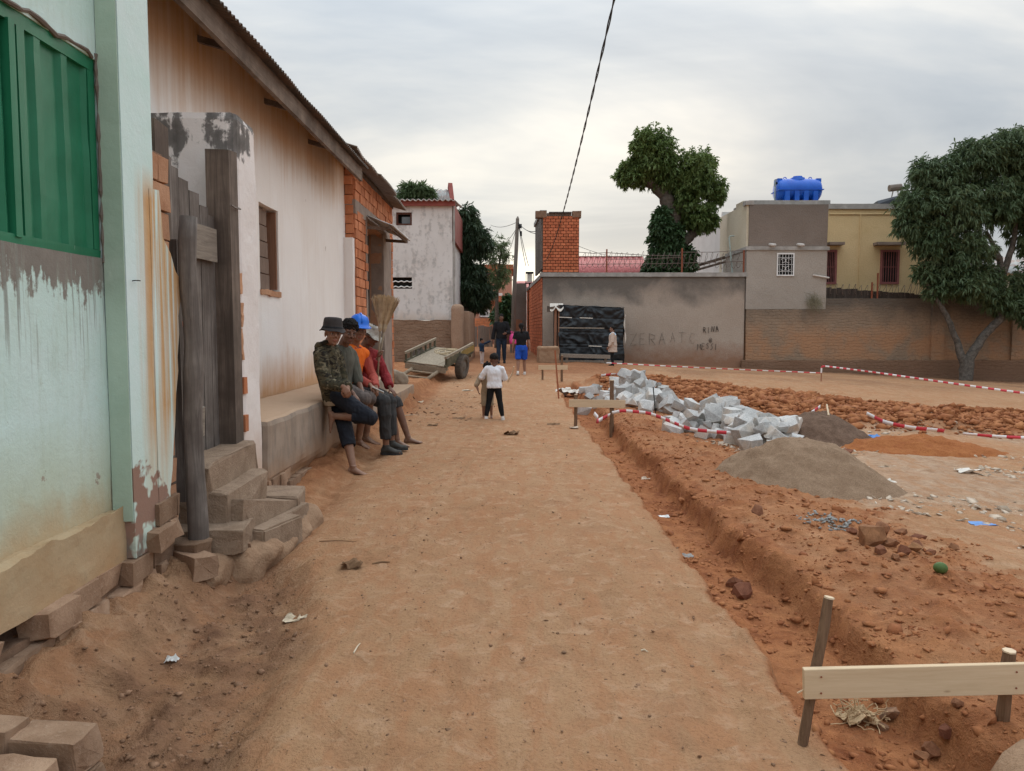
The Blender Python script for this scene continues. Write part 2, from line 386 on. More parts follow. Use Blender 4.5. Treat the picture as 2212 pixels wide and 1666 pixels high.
# mint plaster of the green house
m, nt, b = newmat('plaster_mint', 0.9, 0.15); P = geo(nt); s3 = node(nt, 'ShaderNodeSeparateXYZ', Vector=P); z = s3.outputs[2]; yv = s3.outputs[1]
n1 = noise(nt, P, 1.6, 5, 0.6, 0.3); n2 = noise(nt, P, 9, 6, 0.65); n3 = noise(nt, P, 45, 4, 0.7); drip = noise(nt, vscale(nt, P, (14, 14, 0.7)), 1.6, 4, 0.6)
c = mixc(nt, ramp(nt, n1, [(0.3, 0), (0.7, 1)]), (0.53, 0.715, 0.655), (0.62, 0.765, 0.745))
c = mixc(nt, ramp(nt, drip, [(0.5, 0), (0.75, 0.35)]), c, (0.44, 0.56, 0.46))
c = mixc(nt, ramp(nt, n2, [(0.6, 0), (0.75, 0.35)]), c, (0.46, 0.48, 0.40))
# mud splashed up from the street and damp growth above it
zn = mth(nt, 'ADD', z, mth(nt, 'MULTIPLY', mth(nt, 'SUBTRACT', n1, 0.5), 0.5))
c = mixc(nt, ramp(nt, mth(nt, 'DIVIDE', zn, 1.4), [(0.44, 0.7), (0.80, 0)]), c, (0.50, 0.50, 0.33))
c = mixc(nt, ramp(nt, mth(nt, 'DIVIDE', mth(nt, 'ADD', zn, mth(nt, 'MULTIPLY', n2, 0.12)), 1.0), [(0.55, 0.9), (0.80, 0)]), c, (0.47, 0.30, 0.155))
# bare cement patch with runs under the window sill
zc = mth(nt, 'ADD', z, mth(nt, 'ADD', mth(nt, 'MULTIPLY', mth(nt, 'SUBTRACT', drip, 0.5), 0.42), mth(nt, 'MULTIPLY', mth(nt, 'SUBTRACT', n2, 0.5), 0.45)))
patch = mth(nt, 'MULTIPLY', ramp(nt, mth(nt, 'SUBTRACT', zc, 1.0), [(0.68, 0), (0.72, 1)]), ramp(nt, mth(nt, 'SUBTRACT', z, 1.0), [(0.90, 1), (0.93, 0)]))
patch = mth(nt, 'MULTIPLY', patch, ramp(nt, mth(nt, 'DIVIDE', yv, 10.0), [(0.398, 1), (0.401, 0)]))
c = mixc(nt, patch, c, mixc(nt, n2, (0.17, 0.155, 0.135), (0.29, 0.265, 0.235)))
long = noise(nt, vscale(nt, P, (40, 40, 0.9)), 1.0, 3, 0.5)
c = mixc(nt, mth(nt, 'MULTIPLY', mth(nt, 'MULTIPLY', ramp(nt, long, [(0.60, 0), (0.66, 0.8)]), ramp(nt, mth(nt, 'SUBTRACT', mth(nt, 'ADD', z, mth(nt, 'MULTIPLY', n1, 0.5)), 1.0), [(0.55, 0), (0.85, 1)])), ramp(nt, mth(nt, 'SUBTRACT', z, 1.0), [(0.88, 1), (0.9, 0)])), c, (0.24, 0.245, 0.22))
c = mixc(nt, ramp(nt, noise(nt, P, 5.0, 7, 0.62), [(0.68, 0), (0.70, 0.7)]), c, (0.30, 0.21, 0.165))
c = mixc(nt, ramp(nt, noise(nt, vscale(nt, P, (5, 5, 1.2)), 1.4, 7, 0.7), [(0.56, 0), (0.70, 0.5)]), c, (0.42, 0.50, 0.42))
setc(nt, b, c); bump(nt, b, mth(nt, 'ADD', n3, mth(nt, 'MULTIPLY', n2, 1.5)), 0.35, 0.008)
# pilaster: paler, with rust coloured runs at its far edge
m, nt, b = newmat('plaster_pilaster', 0.9, 0.15); P = geo(nt); s3 = node(nt, 'ShaderNodeSeparateXYZ', Vector=P); z = s3.outputs[2]; yv = s3.outputs[1]
n1 = noise(nt, P, 2.2, 5, 0.6, 0.3); n2 = noise(nt, P, 8, 5, 0.65); n3 = noise(nt, P, 45, 4, 0.7)
run = noise(nt, vscale(nt, P, (1, 13, 0.45)), 1.0, 6, 0.62, 0.6)
c = mixc(nt, ramp(nt, n1, [(0.3, 0), (0.7, 1)]), (0.58, 0.765, 0.725), (0.68, 0.81, 0.81))
c = mixc(nt, ramp(nt, mth(nt, 'ADD', mth(nt, 'DIVIDE', z, 2.0), mth(nt, 'MULTIPLY', n2, 0.3)), [(0.35, 0.6), (0.75, 0)]), c, (0.54, 0.62, 0.50))
edge = ramp(nt, mth(nt, 'DIVIDE', yv, 10.0), [(0.410, 0), (0.424, 1)])
zlim = mth(nt, 'MULTIPLY', ramp(nt, mth(nt, 'DIVIDE', z, 3.0), [(0.14, 0), (0.36, 1)]), ramp(nt, mth(nt, 'DIVIDE', z, 3.0), [(0.74, 1), (0.80, 0)]))
c = mixc(nt, mth(nt, 'MULTIPLY', mth(nt, 'MULTIPLY', edge, zlim), ramp(nt, run, [(0.36, 0), (0.53, 0.95)])), c, mixc(nt, n2, (0.50, 0.24, 0.075), (0.62, 0.40, 0.20)))
low = ramp(nt, mth(nt, 'DIVIDE', mth(nt, 'ADD', z, mth(nt, 'MULTIPLY', mth(nt, 'SUBTRACT', n1, 0.5), 1.5)), 1.0), [(0.62, 1), (0.66, 0)])
c = mixc(nt, mth(nt, 'MULTIPLY', low, ramp(nt, noise(nt, P, 5, 3), [(0.48, 0), (0.52, 1)])), c, (0.30, 0.185, 0.14))
c = mixc(nt, mth(nt, 'MULTIPLY', ramp(nt, mth(nt, 'ADD', z, mth(nt, 'MULTIPLY', n2, 0.35)), [(0.55, 0.8), (0.75, 0)]), ramp(nt, noise(nt, P, 4, 4), [(0.46, 0), (0.6, 1)])), c, (0.15, 0.17, 0.15))
setc(nt, b, c); bump(nt, b, mth(nt, 'ADD', n3, mth(nt, 'MULTIPLY', n2, 1.2)), 0.3, 0.008)
# plinth
m, nt, b = newmat('plaster_plinth', 0.95, 0.1); P = geo(nt); n1 = noise(nt, P, 2.5, 5, 0.6, 0.3); n2 = noise(nt, P, 10, 6, 0.65); z = node(nt, 'ShaderNodeSeparateXYZ', Vector=P).outputs[2]
c = mixc(nt, ramp(nt, n1, [(0.3, 0), (0.7, 1)]), (0.40, 0.27, 0.15), (0.47, 0.38, 0.25))
c = mixc(nt, ramp(nt, mth(nt, 'ADD', z, mth(nt, 'MULTIPLY', n2, 0.3)), [(0.28, 0.85), (0.62, 0)]), c, (0.43, 0.245, 0.125))
c = mixc(nt, ramp(nt, n2, [(0.58, 0), (0.75, 0.6)]), c, (0.27, 0.165, 0.10)); setc(nt, b, c); bump(nt, b, n2, 0.5, 0.015)

# whitewashed wall with orange staining below the eave and along the foot
def whitewash(name, ztop, zfoot, white=(0.76, 0.68, 0.635), white2=(0.82, 0.775, 0.745), mould=0.0, foot=(0.52, 0.30, 0.155), topc=(0.56, 0.34, 0.175), mouldc=(0.30, 0.29, 0.28), streak=0.5):
    m, nt, b = newmat(name, 0.92, 0.12); P = geo(nt); z = node(nt, 'ShaderNodeSeparateXYZ', Vector=P).outputs[2]
    n1 = noise(nt, P, 0.9, 5, 0.6, 0.3); n2 = noise(nt, P, 6, 6, 0.65); n3 = noise(nt, P, 40, 4, 0.7); dr = noise(nt, vscale(nt, P, (3.2, 3.2, 0.9) if mould else (9, 9, 0.45)), 1.3, 5, 0.6)
    c = mixc(nt, ramp(nt, n1, [(0.3, 0), (0.7, 1)]), white, white2)
    c = mixc(nt, ramp(nt, dr, [(0.5, 0), (0.72, streak)]), c, (0.60, 0.48, 0.40))
    w = mth(nt, 'ADD', mth(nt, 'MULTIPLY', mth(nt, 'SUBTRACT', n1, 0.5), 1.1), mth(nt, 'MULTIPLY', mth(nt, 'SUBTRACT', dr, 0.5), 0.9))
    if ztop is not None: c = mixc(nt, ramp(nt, mth(nt, 'SUBTRACT', mth(nt, 'ADD', z, w), ztop - 1.0), [(0.0, 0), (0.55, 0.65), (1.0, 1.0)]), c, topc)
    if zfoot is not None: c = mixc(nt, ramp(nt, mth(nt, 'SUBTRACT', mth(nt, 'ADD', z, mth(nt, 'MULTIPLY', w, 0.5)), zfoot), [(0.05, 0.95), (0.55, 0)]), c, foot)
    if mould: c = mixc(nt, ramp(nt, mth(nt, 'MULTIPLY', mth(nt, 'ADD', n2, dr), 0.5), [(0.50 , 0), (0.60, mould)]), c, mouldc)
    c = mixc(nt, ramp(nt, noise(nt, vscale(nt, P, (1, 1, 0.5)), 5.5, 2, 0.4), [(0.755, 0), (0.765, 0.55)]), c, (0.30, 0.22, 0.18))
    setc(nt, b, c); bump(nt, b, mth(nt, 'ADD', n3, mth(nt, 'MULTIPLY', n2, 1.2)), 0.3, 0.01); return m
whitewash('whitewash', 4.38, 0.70, (0.80, 0.745, 0.695), (0.87, 0.84, 0.81), streak=0.16); whitewash('whitewash_far', None, 1.7, (0.60, 0.575, 0.55), (0.68, 0.66, 0.64), mould=0.75, foot=(0.52, 0.42, 0.34), mouldc=(0.36, 0.355, 0.345), streak=0.3)
whitewash('whitewash_stub', None, 0.2, foot=(0.50, 0.29, 0.16), streak=0.35)
# stub of wall at the gate: black mould from the top with torn paint
m, nt, b = newmat('mouldy', 0.95, 0.1); P = geo(nt); z = node(nt, 'ShaderNodeSeparateXYZ', Vector=P).outputs[2]
n1 = noise(nt, P, 2.4, 6, 0.6, 0.6); n2 = noise(nt, P, 12, 6, 0.7, 0.4); dr = noise(nt, vscale(nt, P, (8, 8, 0.5)), 1.5, 5, 0.6)
c = mixc(nt, n2, (0.72, 0.66, 0.63), (0.80, 0.76, 0.735))
zz_ = mth(nt, 'ADD', mth(nt, 'ADD', z, mth(nt, 'MULTIPLY', mth(nt, 'SUBTRACT', n1, 0.5), 2.2)), mth(nt, 'MULTIPLY', mth(nt, 'SUBTRACT', mth(nt, 'ADD', dr, n2), 1.0), 0.9))
c = mixc(nt, ramp(nt, mth(nt, 'SUBTRACT', zz_, 2.55), [(0.46, 0), (0.60, 0.85), (1.0, 1)]), c, mixc(nt, n2, (0.035, 0.032, 0.030), (0.16, 0.15, 0.14)))
c = mixc(nt, ramp(nt, mth(nt, 'SUBTRACT', mth(nt, 'ADD', z, mth(nt, 'MULTIPLY', n1, 0.5)), 0.2), [(0.2, 0.9), (0.9, 0)]), c, (0.50, 0.30, 0.17))
setc(nt, b, c); bump(nt, b, mth(nt, 'ADD', n1, n2), 0.5, 0.012)
# bench render
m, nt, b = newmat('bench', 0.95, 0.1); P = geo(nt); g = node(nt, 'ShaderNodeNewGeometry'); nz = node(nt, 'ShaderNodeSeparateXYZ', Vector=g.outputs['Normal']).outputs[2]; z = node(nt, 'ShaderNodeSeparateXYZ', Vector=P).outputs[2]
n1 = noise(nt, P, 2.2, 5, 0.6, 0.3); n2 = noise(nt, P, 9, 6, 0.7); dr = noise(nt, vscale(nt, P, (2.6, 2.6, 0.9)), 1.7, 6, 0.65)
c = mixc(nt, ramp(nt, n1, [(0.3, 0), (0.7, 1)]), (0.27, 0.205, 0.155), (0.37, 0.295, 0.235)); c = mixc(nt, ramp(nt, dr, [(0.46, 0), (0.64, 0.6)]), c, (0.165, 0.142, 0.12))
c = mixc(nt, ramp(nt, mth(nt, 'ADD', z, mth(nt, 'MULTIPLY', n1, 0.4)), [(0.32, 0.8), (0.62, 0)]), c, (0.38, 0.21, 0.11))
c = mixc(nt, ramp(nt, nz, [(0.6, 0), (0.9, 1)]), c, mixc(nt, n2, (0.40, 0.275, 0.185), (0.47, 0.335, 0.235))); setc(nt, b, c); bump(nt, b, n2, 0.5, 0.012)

# rendered garden wall: grey cement, darker runs from the coping, red earth at the foot
def render_wall(name, c1, c2, foot, zfoot, topd, ztop, brick=False, rust=0.0):
    m, nt, b = newmat(name, 0.95, 0.1); P = geo(nt); s3 = node(nt, 'ShaderNodeSeparateXYZ', Vector=P); z = s3.outputs[2]
    n1 = noise(nt, P, 0.55, 6, 0.6, 0.3); n2 = noise(nt, P, 3.5, 6, 0.65); n3 = noise(nt, P, 22, 5, 0.7)
    c = mixc(nt, ramp(nt, n1, [(0.3, 0), (0.7, 1)]), c1, c2); c = mixc(nt, ramp(nt, n3, [(0.3, 0.35), (0.55, 0)]), c, tuple(q * 0.6 for q in c1))
    if rust: c = mixc(nt, mth(nt, 'MULTIPLY', ramp(nt, n1, [(0.44, 0), (0.56, rust)]), ramp(nt, mth(nt, 'DIVIDE', mth(nt, 'ADD', z, mth(nt, 'MULTIPLY', n2, 1.0)), 3.0), [(0.55, 1), (0.85, 0)])), c, (0.42, 0.195, 0.09))
    if topd: c = mixc(nt, ramp(nt, mth(nt, 'SUBTRACT', mth(nt, 'ADD', z, mth(nt, 'MULTIPLY', mth(nt, 'SUBTRACT', n1, 0.5), 3.2)), ztop - 1.0), [(0.0, 0), (0.75, topd), (1.0, topd)]), c, (0.085, 0.080, 0.074))
    c = mixc(nt, ramp(nt, mth(nt, 'SUBTRACT', mth(nt, 'ADD', z, mth(nt, 'MULTIPLY', mth(nt, 'SUBTRACT', n2, 0.5), 1.0)), zfoot), [(0.1, 0.9), (0.9, 0)]), c, foot)
    setc(nt, b, c); h = mth(nt, 'ADD', n3, n2)
    if brick:
        q = node(nt, 'ShaderNodeCombineXYZ', X=s3.outputs[0], Y=z, Z=0.0).outputs[0]
        q = node(nt, 'ShaderNodeVectorMath', {'operation': 'ADD'}, i0=q, i1=node(nt, 'ShaderNodeVectorMath', {'operation': 'SCALE'}, i0=node(nt, 'ShaderNodeTexNoise', Vector=P, Scale=3.0).outputs[1], Scale=0.28).outputs[0]).outputs[0]
        br = node(nt, 'ShaderNodeTexBrick', {'offset': 0.5}, Vector=q, Scale=1.0, Mortar_Size=0.016, Mortar_Smooth=0.6, Brick_Width=0.27, Row_Height=0.125).outputs['Fac']
        c2_ = mixc(nt, mth(nt, 'MULTIPLY', br, ramp(nt, n2, [(0.42, 0.0), (0.66, 0.3)])), c, tuple(q_ * 0.45 for q_ in c1)); setc(nt, b, c2_)
        h = mth(nt, 'SUBTRACT', h, mth(nt, 'MULTIPLY', br, 1.5))
    bump(nt, b, h, 0.6, 0.03); return m
render_wall('wall_grey', (0.37, 0.30, 0.245), (0.44, 0.37, 0.31), (0.27, 0.145, 0.09), 0.2, 0.75, 3.7)
render_wall('wall_annex', (0.33, 0.29, 0.25), (0.42, 0.375, 0.33), (0.30, 0.25, 0.22), 0.2, 0.0, 5)
render_wall('wall_rough', (0.25, 0.185, 0.135), (0.38, 0.275, 0.19), (0.20, 0.115, 0.075), -0.6, 0.75, 2.75, brick=True, rust=0.55)
render_wall('wall_upper', (0.19, 0.155, 0.13), (0.255, 0.21, 0.18), (0.15, 0.12, 0.1), 2.0, 0.4, 6.8)
render_wall('wall_yellow', (0.66, 0.485, 0.255), (0.75, 0.575, 0.33), (0.5, 0.37, 0.2), 2.0, 0.12, 6.9)
render_wall('wall_pink', (0.46, 0.235, 0.165), (0.54, 0.29, 0.21), (0.42, 0.22, 0.15), -1, 0.0, 9)
render_wall('wall_cream', (0.56, 0.49, 0.36), (0.66, 0.60, 0.48), (0.6, 0.5, 0.35), -1, 0.0, 9)
render_wall('wall_mudbase', (0.23, 0.145, 0.095), (0.32, 0.215, 0.15), (0.20, 0.12, 0.08), 0.0, 0.0, 9, brick=True)
render_wall('wall_mud', (0.29, 0.185, 0.125), (0.37, 0.25, 0.175), (0.28, 0.16, 0.10), 0.2, 0.0, 9)
render_wall('wall_gateway', (0.13, 0.11, 0.095), (0.20, 0.17, 0.15), (0.22, 0.13, 0.09), 0.4, 0.0, 9)

# metals, paint, plastics
m, nt, b = newmat('green_paint', 0.5, 0.35); P = geo(nt); n1 = noise(nt, P, 3, 5, 0.6); n2 = noise(nt, vscale(nt, P, (10, 10, 1.2)), 3, 5, 0.7)
c = mixc(nt, ramp(nt, n1, [(0.3, 0), (0.7, 1)]), (0.010, 0.135, 0.062), (0.022, 0.205, 0.105)); c = mixc(nt, ramp(nt, n2, [(0.68, 0), (0.74, 0.55)]), c, (0.34, 0.43, 0.37)); setc(nt, b, c); bump(nt, b, n2, 0.2, 0.004)
def rooft(name, c1, c2, rust, rf=0.5, rough=0.6):
    m, nt, b = newmat(name, rough, 0.4); P = geo(nt); n = noise(nt, P, 1.5, 6, 0.65, 0.3); d = noise(nt, vscale(nt, P, (6, 6, 1)), 1.5, 4)
    c = mixc(nt, ramp(nt, d, [(0.3, 0), (0.7, 1)]), c1, c2); c = mixc(nt, ramp(nt, n, [(0.5, 0), (0.62, rf)]), c, rust); setc(nt, b, c)
rooft('roof_rust', (0.055, 0.045, 0.040), (0.105, 0.082, 0.068), (0.15, 0.085, 0.055)); rooft('roof_brown', (0.115, 0.082, 0.062), (0.175, 0.13, 0.10), (0.11, 0.06, 0.042)); rooft('roof_pale', (0.36, 0.31, 0.29), (0.48, 0.43, 0.41), (0.28, 0.17, 0.14)); rooft('roof_grey', (0.28, 0.285, 0.275), (0.38, 0.385, 0.37), (0.24, 0.12, 0.09), 0.8); rooft('roof_red', (0.36, 0.075, 0.070), (0.44, 0.115, 0.105), (0.30, 0.06, 0.055)); rooft('zinc', (0.45, 0.46, 0.47), (0.6, 0.61, 0.62), (0.35, 0.30, 0.26), 0.3, 0.35)
simple('trim_maroon', (0.22, 0.062, 0.052), (0.30, 0.092, 0.075), 3, 0.8, 0.2); simple('terracotta', (0.36, 0.115, 0.062), (0.44, 0.16, 0.09), 2, 0.9, 0.3); simple('window_red', (0.24, 0.085, 0.080), (0.33, 0.13, 0.12), 5, 0.7, 0.2); simple('white_metal', (0.66, 0.66, 0.65), (0.78, 0.78, 0.77), 4, 0.5, 0); simple('darkwood_frame', (0.065, 0.026, 0.018), (0.12, 0.05, 0.035), 5, 0.7, 0.2)
simple('rusty', (0.20, 0.060, 0.035), (0.32, 0.11, 0.06), 14, 0.8, 0.3); simple('wire', (0.10, 0.075, 0.062), (0.18, 0.14, 0.12), 9, 0.6, 0); simple('cable', (0.012, 0.012, 0.013), (0.025, 0.025, 0.027), 9, 0.6, 0); simple('galv_pipe', (0.28, 0.36, 0.33), (0.38, 0.44, 0.42), 9, 0.6, 0); simple('pvc', (0.50, 0.46, 0.42), (0.62, 0.58, 0.54), 9, 0.6, 0)
simple('tank_blue', (0.006, 0.080, 0.46), (0.012, 0.13, 0.60), 2, 0.38, 0.1, spec=0.4); simple('panel_black', (0.020, 0.024, 0.032), (0.04, 0.045, 0.055), 2, 0.3, 0); simple('rubber', (0.085, 0.068, 0.055), (0.16, 0.13, 0.105), 12, 0.9, 0.4, obj=True); simple('rimsteel', (0.10, 0.085, 0.07), (0.2, 0.165, 0.135), 10, 0.7, 0.2, obj=True)
simple('rope', (0.36, 0.27, 0.165), (0.50, 0.40, 0.27), 30, 0.95, 0.5, obj=True); simple('sack', (0.25, 0.195, 0.14), (0.37, 0.30, 0.225), 8, 0.95, 0.4); simple('raffia', (0.40, 0.27, 0.15), (0.56, 0.41, 0.25), 20, 0.95, 0.4); simple('paper', (0.62, 0.62, 0.60), (0.78, 0.78, 0.76), 6, 0.8, 0.1); simple('dry_leaf', (0.14, 0.075, 0.04), (0.26, 0.155, 0.085), 14, 0.9, 0.3); simple('husk', (0.52, 0.42, 0.30), (0.70, 0.60, 0.46), 14, 0.9, 0.3); simple('blue_plastic', (0.05, 0.16, 0.42), (0.10, 0.28, 0.6), 8, 0.5, 0.1); simple('mango_green', (0.055, 0.10, 0.028), (0.10, 0.16, 0.05), 10, 0.6, 0.1, obj=True)
m, nt, b = newmat('tarp', 0.42, 0.35); P = geo(nt); n = noise(nt, P, 2, 5, 0.6); setc(nt, b, mixc(nt, n, (0.007, 0.010, 0.013), (0.022, 0.027, 0.032)))
simple('tarp_white', (0.60, 0.55, 0.48), (0.74, 0.69, 0.62), 4, 0.8, 0.2)
m, nt, b = newmat('tape', 0.5, 0.3); uv = node(nt, 'ShaderNodeUVMap'); u = node(nt, 'ShaderNodeSeparateXYZ', Vector=uv.outputs[0]).outputs[0]
st = mth(nt, 'GREATER_THAN', mth(nt, 'FRACT', u), 0.5); setc(nt, b, mixc(nt, st, (0.80, 0.77, 0.76), (0.60, 0.055, 0.075)))
simple('graffiti_dark', (0.055, 0.046, 0.040), (0.12, 0.098, 0.08), 14, 0.95, 0)
m, nt, b = newmat('graffiti', 0.95, 0.05); P = geo(nt); setc(nt, b, mixc(nt, noise(nt, P, 14, 4), (0.105, 0.088, 0.075), (0.21, 0.175, 0.145)))
m, nt, b = newmat('glass', 0.12, 0.5); P = geo(nt); setc(nt, b, mixc(nt, noise(nt, P, 2.5, 3), (0.03, 0.033, 0.035), (0.22, 0.24, 0.25)))
# leaves
def leafm(name, c1, c2, c3, trans=0.25):
    m, nt, b = newmat(name, 0.55, 0.35); P = geo(nt); n = noise(nt, P, 1.1, 3, 0.5); g = noise(nt, P, 14, 3, 0.6)
    c = mixc(nt, ramp(nt, n, [(0.35, 0), (0.65, 1)]), c1, c2); c = mixc(nt, ramp(nt, g, [(0.55, 0), (0.72, 0.7)]), c, c3); setc(nt, b, c)
    out = [k for k in nt.nodes if k.bl_idname == 'ShaderNodeOutputMaterial'][0]; t = node(nt, 'ShaderNodeBsdfTranslucent', Color=c)
    mx = node(nt, 'ShaderNodeMixShader', Fac=trans); nt.links.new(b.outputs[0], mx.inputs[1]); nt.links.new(t.outputs[0], mx.inputs[2]); nt.links.new(mx.outputs[0], out.inputs[0])
leafm('leaf_pollard', (0.095, 0.15, 0.042), (0.155, 0.215, 0.065), (0.25, 0.285, 0.10), 0.4); leafm('leaf_mango', (0.068, 0.112, 0.048), (0.115, 0.165, 0.078), (0.175, 0.215, 0.125), 0.25); leafm('leaf_dark', (0.036, 0.064, 0.032), (0.062, 0.10, 0.048), (0.10, 0.13, 0.066), 0.25); leafm('leaf_light', (0.09, 0.135, 0.055), (0.13, 0.18, 0.08), (0.17, 0.2, 0.11), 0.4); leafm('leaf_vine', (0.035, 0.075, 0.028), (0.065, 0.12, 0.045), (0.09, 0.13, 0.06), 0.25)
simple('bark', (0.075, 0.060, 0.048), (0.155, 0.128, 0.105), 6, 0.95, 0.9, 0.03); simple('bark_pale', (0.050, 0.042, 0.036), (0.17, 0.152, 0.133), 9, 0.95, 0.8, 0.02)
simple('drygrass', (0.16, 0.145, 0.095), (0.28, 0.25, 0.17), 9, 0.95, 0.2)

# ------------------------------------------------------------------ ground
def trench_edges(y):
    wob = 0.05 * vnoise(y * 1.7, y * 0 + 3.3, seed=5) + 0.028 * vnoise(y * 6, y * 0 + 9.3, seed=6) + 0.014 * vnoise(y * 17, y * 0 + 2.3, seed=7)
    left = 1.15 + wob + 0.12 * sstep(16, 22, y) + 0.05 * sstep(3.2, 2.2, y)
    w = 0.42 + 0.10 * sstep(6.5, 3.5, y) + 0.05 * vnoise(y * 1.1, y * 0 + 1.3, seed=8) + 0.03 * vnoise(y * 5.3, y * 0 + 4.3, seed=12) + 0.02 * vnoise(y * 14, y * 0 + 7.3, seed=13)
    return left, left + w
BAND = [(3.4, 20.8, 1.7), (4.7, 18.6, 2.6), (5.8, 16.6, 3.0), (7.2, 14.6, 2.9), (8.8, 13.2, 2.4), (10.8, 12.2, 2.1), (13.5, 11.4, 1.8)]
def band(x, y):
    best = np.zeros_like(x)
    for (ax, ay, ar), (bx, by, br) in zip(BAND[:-1], BAND[1:]):
        dx, dy = bx - ax, by - ay; t = np.clip(((x - ax) * dx + (y - ay) * dy) / (dx * dx + dy * dy), 0, 1)
        d = np.hypot(x - ax - t * dx, y - ay - t * dy); r = ar + (br - ar) * t
        best = np.maximum(best, 1 - d / r)
    return np.clip(best, 0, 1)
def ground_parts(x, y):
    x = np.asarray(x, float); y = np.asarray(y, float)
    z = 0.33 * sstep(17, 28, y) + 0.30 * sstep(28, 48, y)
    z = z + 0.008 * fbm(x * 1.2, y * 0.8, octv=3, seed=1) + 0.0045 * fbm(x * 7, y * 5, octv=3, seed=2)
    red = np.zeros_like(x); dark = np.zeros_like(x); pale = np.zeros_like(x)
    wv = 0.10 * vnoise(y * 1.3, x * 0 + 0.5, seed=3) + 0.04 * vnoise(y * 4.1, x * 0 + 0.7, seed=4)
    # gutter and bank along the houses on the left
    el = -0.92 - 0.50 * sstep(3.4, 5.2, y) - 0.14 * sstep(5, 9, y) + wv
    dep = 0.055 * (1 - sstep(5.0, 7.2, y)) + 0.045
    dep = dep * (1 - sstep(10.5, 12.5, y))
    g = sstep(el + 0.10, el - 0.24, x)
    rough = fbm(x * 7, y * 7, octv=4, seed=21); fine = fbm(x * 22, y * 22, octv=3, seed=22)
    z = z - dep * g + g * dep * 0.30 * rough + g * 0.02 * fine * (dep > 0.02)
    dark = np.maximum(dark, g * (1 - sstep(4.6, 6.6, y)) * (0.62 + 0.5 * rough))
    red = np.maximum(red, g * sstep(5.0, 6.5, y) * 0.40 * (1 - sstep(11, 13, y)))
    # eroded earth standing against the plinth and the bench
    wallx = -2.0 + 0.04 * wv
    foot = sstep(-1.62, -1.98, x + 0.6 * wv)
    z = z + foot * (0.22 + 0.06 * rough) * (1 - sstep(5.0, 5.6, y)) + foot * (0.17 + 0.05 * rough) * sstep(5.6, 8.4, y) * (1 - sstep(12.5, 13.2, y))
    red = np.maximum(red, 0.75 * foot * sstep(5.4, 6.2, y)); dark = dark * (1 - 0.6 * foot)
    # raised verge beyond the brick house
    eb = -2.0 + 0.10 * np.sin(y * 0.9) + 0.8 * wv + 0.9 * sstep(23, 29, y) * 0.4 - 0.1
    bk = sstep(eb + 0.10, eb - 0.14, x) * sstep(12.6, 13.6, y) * (1 - sstep(24.5, 29, y))
    z = z + bk * (0.26 - 0.11 * sstep(18, 21, y) + 0.04 * rough) ; red = np.maximum(red, bk * (1 - bk) * 2.6)
    lit = sstep(eb + 1.0, eb, x) * sstep(11, 14, y) * (1 - sstep(24, 27, y)) * (1 - bk)
    z = z + lit * 0.03 * rough; red = np.maximum(red, lit * sstep(0, 0.5, rough) * 0.5)
    # trench and the spoil thrown up on its far side
    L, Rr = trench_edges(y)
    on = 1 - sstep(20.5, 22.0, y)
    tl = sstep(L - 0.012, L + 0.05, x); tr = sstep(Rr + 0.05 + 0.10 * np.clip(vnoise(y * 0.9, y * 0 + 6.1, seed=15), 0, 1), Rr - 0.02, x)
    tr_m = tl * tr * on
    z = z - tr_m * (0.15 + 0.03 * rough + 0.02 * sstep(L, Rr, x)) + tr_m * 0.014 * fine
    lip = np.exp(-((x - L + 0.10) / 0.10) ** 2) * on
    z = z - lip * 0.010
    sp = sstep(Rr - 0.02, Rr + 0.12, x)
    crest = Rr + 0.58 + 0.25 * wv
    hump = np.exp(-((x - crest) / 0.50) ** 2) * (0.065 + 0.045 * vnoise(y * 0.8, x * 0 + 4.4, seed=31))
    fade = (1 - sstep(13.5, 18, y)) * 0.85 + 0.15 * (1 - sstep(20, 22, y))
    z = z + sp * hump * fade * (1 + 0.22 * rough) + sp * 0.036 * rough * fade * np.exp(-((x - crest - 0.3) / 0.9) ** 2) + sp * 0.010 * fine * (1 - sstep(3.4, 4.6, x))
    spoil = sp * sstep(crest + 1.15 + 0.5 * rough, crest + 0.55 + 0.5 * rough, x) * (1 - sstep(18, 22, y))
    red = np.maximum(red, np.maximum(tr_m, spoil * (0.75 + 0.4 * rough)))
    red = np.maximum(red, np.exp(-((x - L) / 0.02) ** 2) * on); red = np.maximum(red, sstep(Rr - 0.1, Rr, x) * sstep(Rr + 0.34 + 0.12 * rough, Rr + 0.16, x) * on * 0.95)
    # the yard falls away to the right
    yd = np.maximum(x - 2.5, 0)
    z = z - 0.05 * yd * sstep(9, 24, y) - 0.022 * yd * (1 - sstep(9, 24, y))
    far_road = sstep(1.2, 2.0, x)
    pale = np.maximum(pale, far_road * sstep(2.2, 3.0, x) * sstep(0.05, 0.45, fbm(x * 0.8, y * 0.55, octv=4, seed=41) + 0.15) * (1 - spoil) * (1 - sstep(12, 16, y)))
    z = z + far_road * 0.012 * rough * (1 - spoil)
    # broken clods of dug laterite
    bd = band(x, y); bm_ = sstep(0.0, 0.35, bd + 0.12 * rough)
    z = z + bm_ * (0.12 + 0.17 * fbm(x * 1.3, y * 1.3, octv=3, seed=51)) + bm_ * 0.05 * fbm(x * 6, y * 6, octv=3, seed=52)
    red = np.maximum(red, bm_); pale = pale * (1 - bm_)
    # darker trampled strip in front of the garden wall
    st = sstep(22, 26, y) * sstep(3.5, 6, x)
    dark = np.maximum(dark, st * 0.45 * sstep(-0.3, 0.4, fbm(x * 0.5, y * 0.9, octv=3, seed=61)) + 0.5 * sstep(28.5, 31, y) * sstep(2, 6, x))
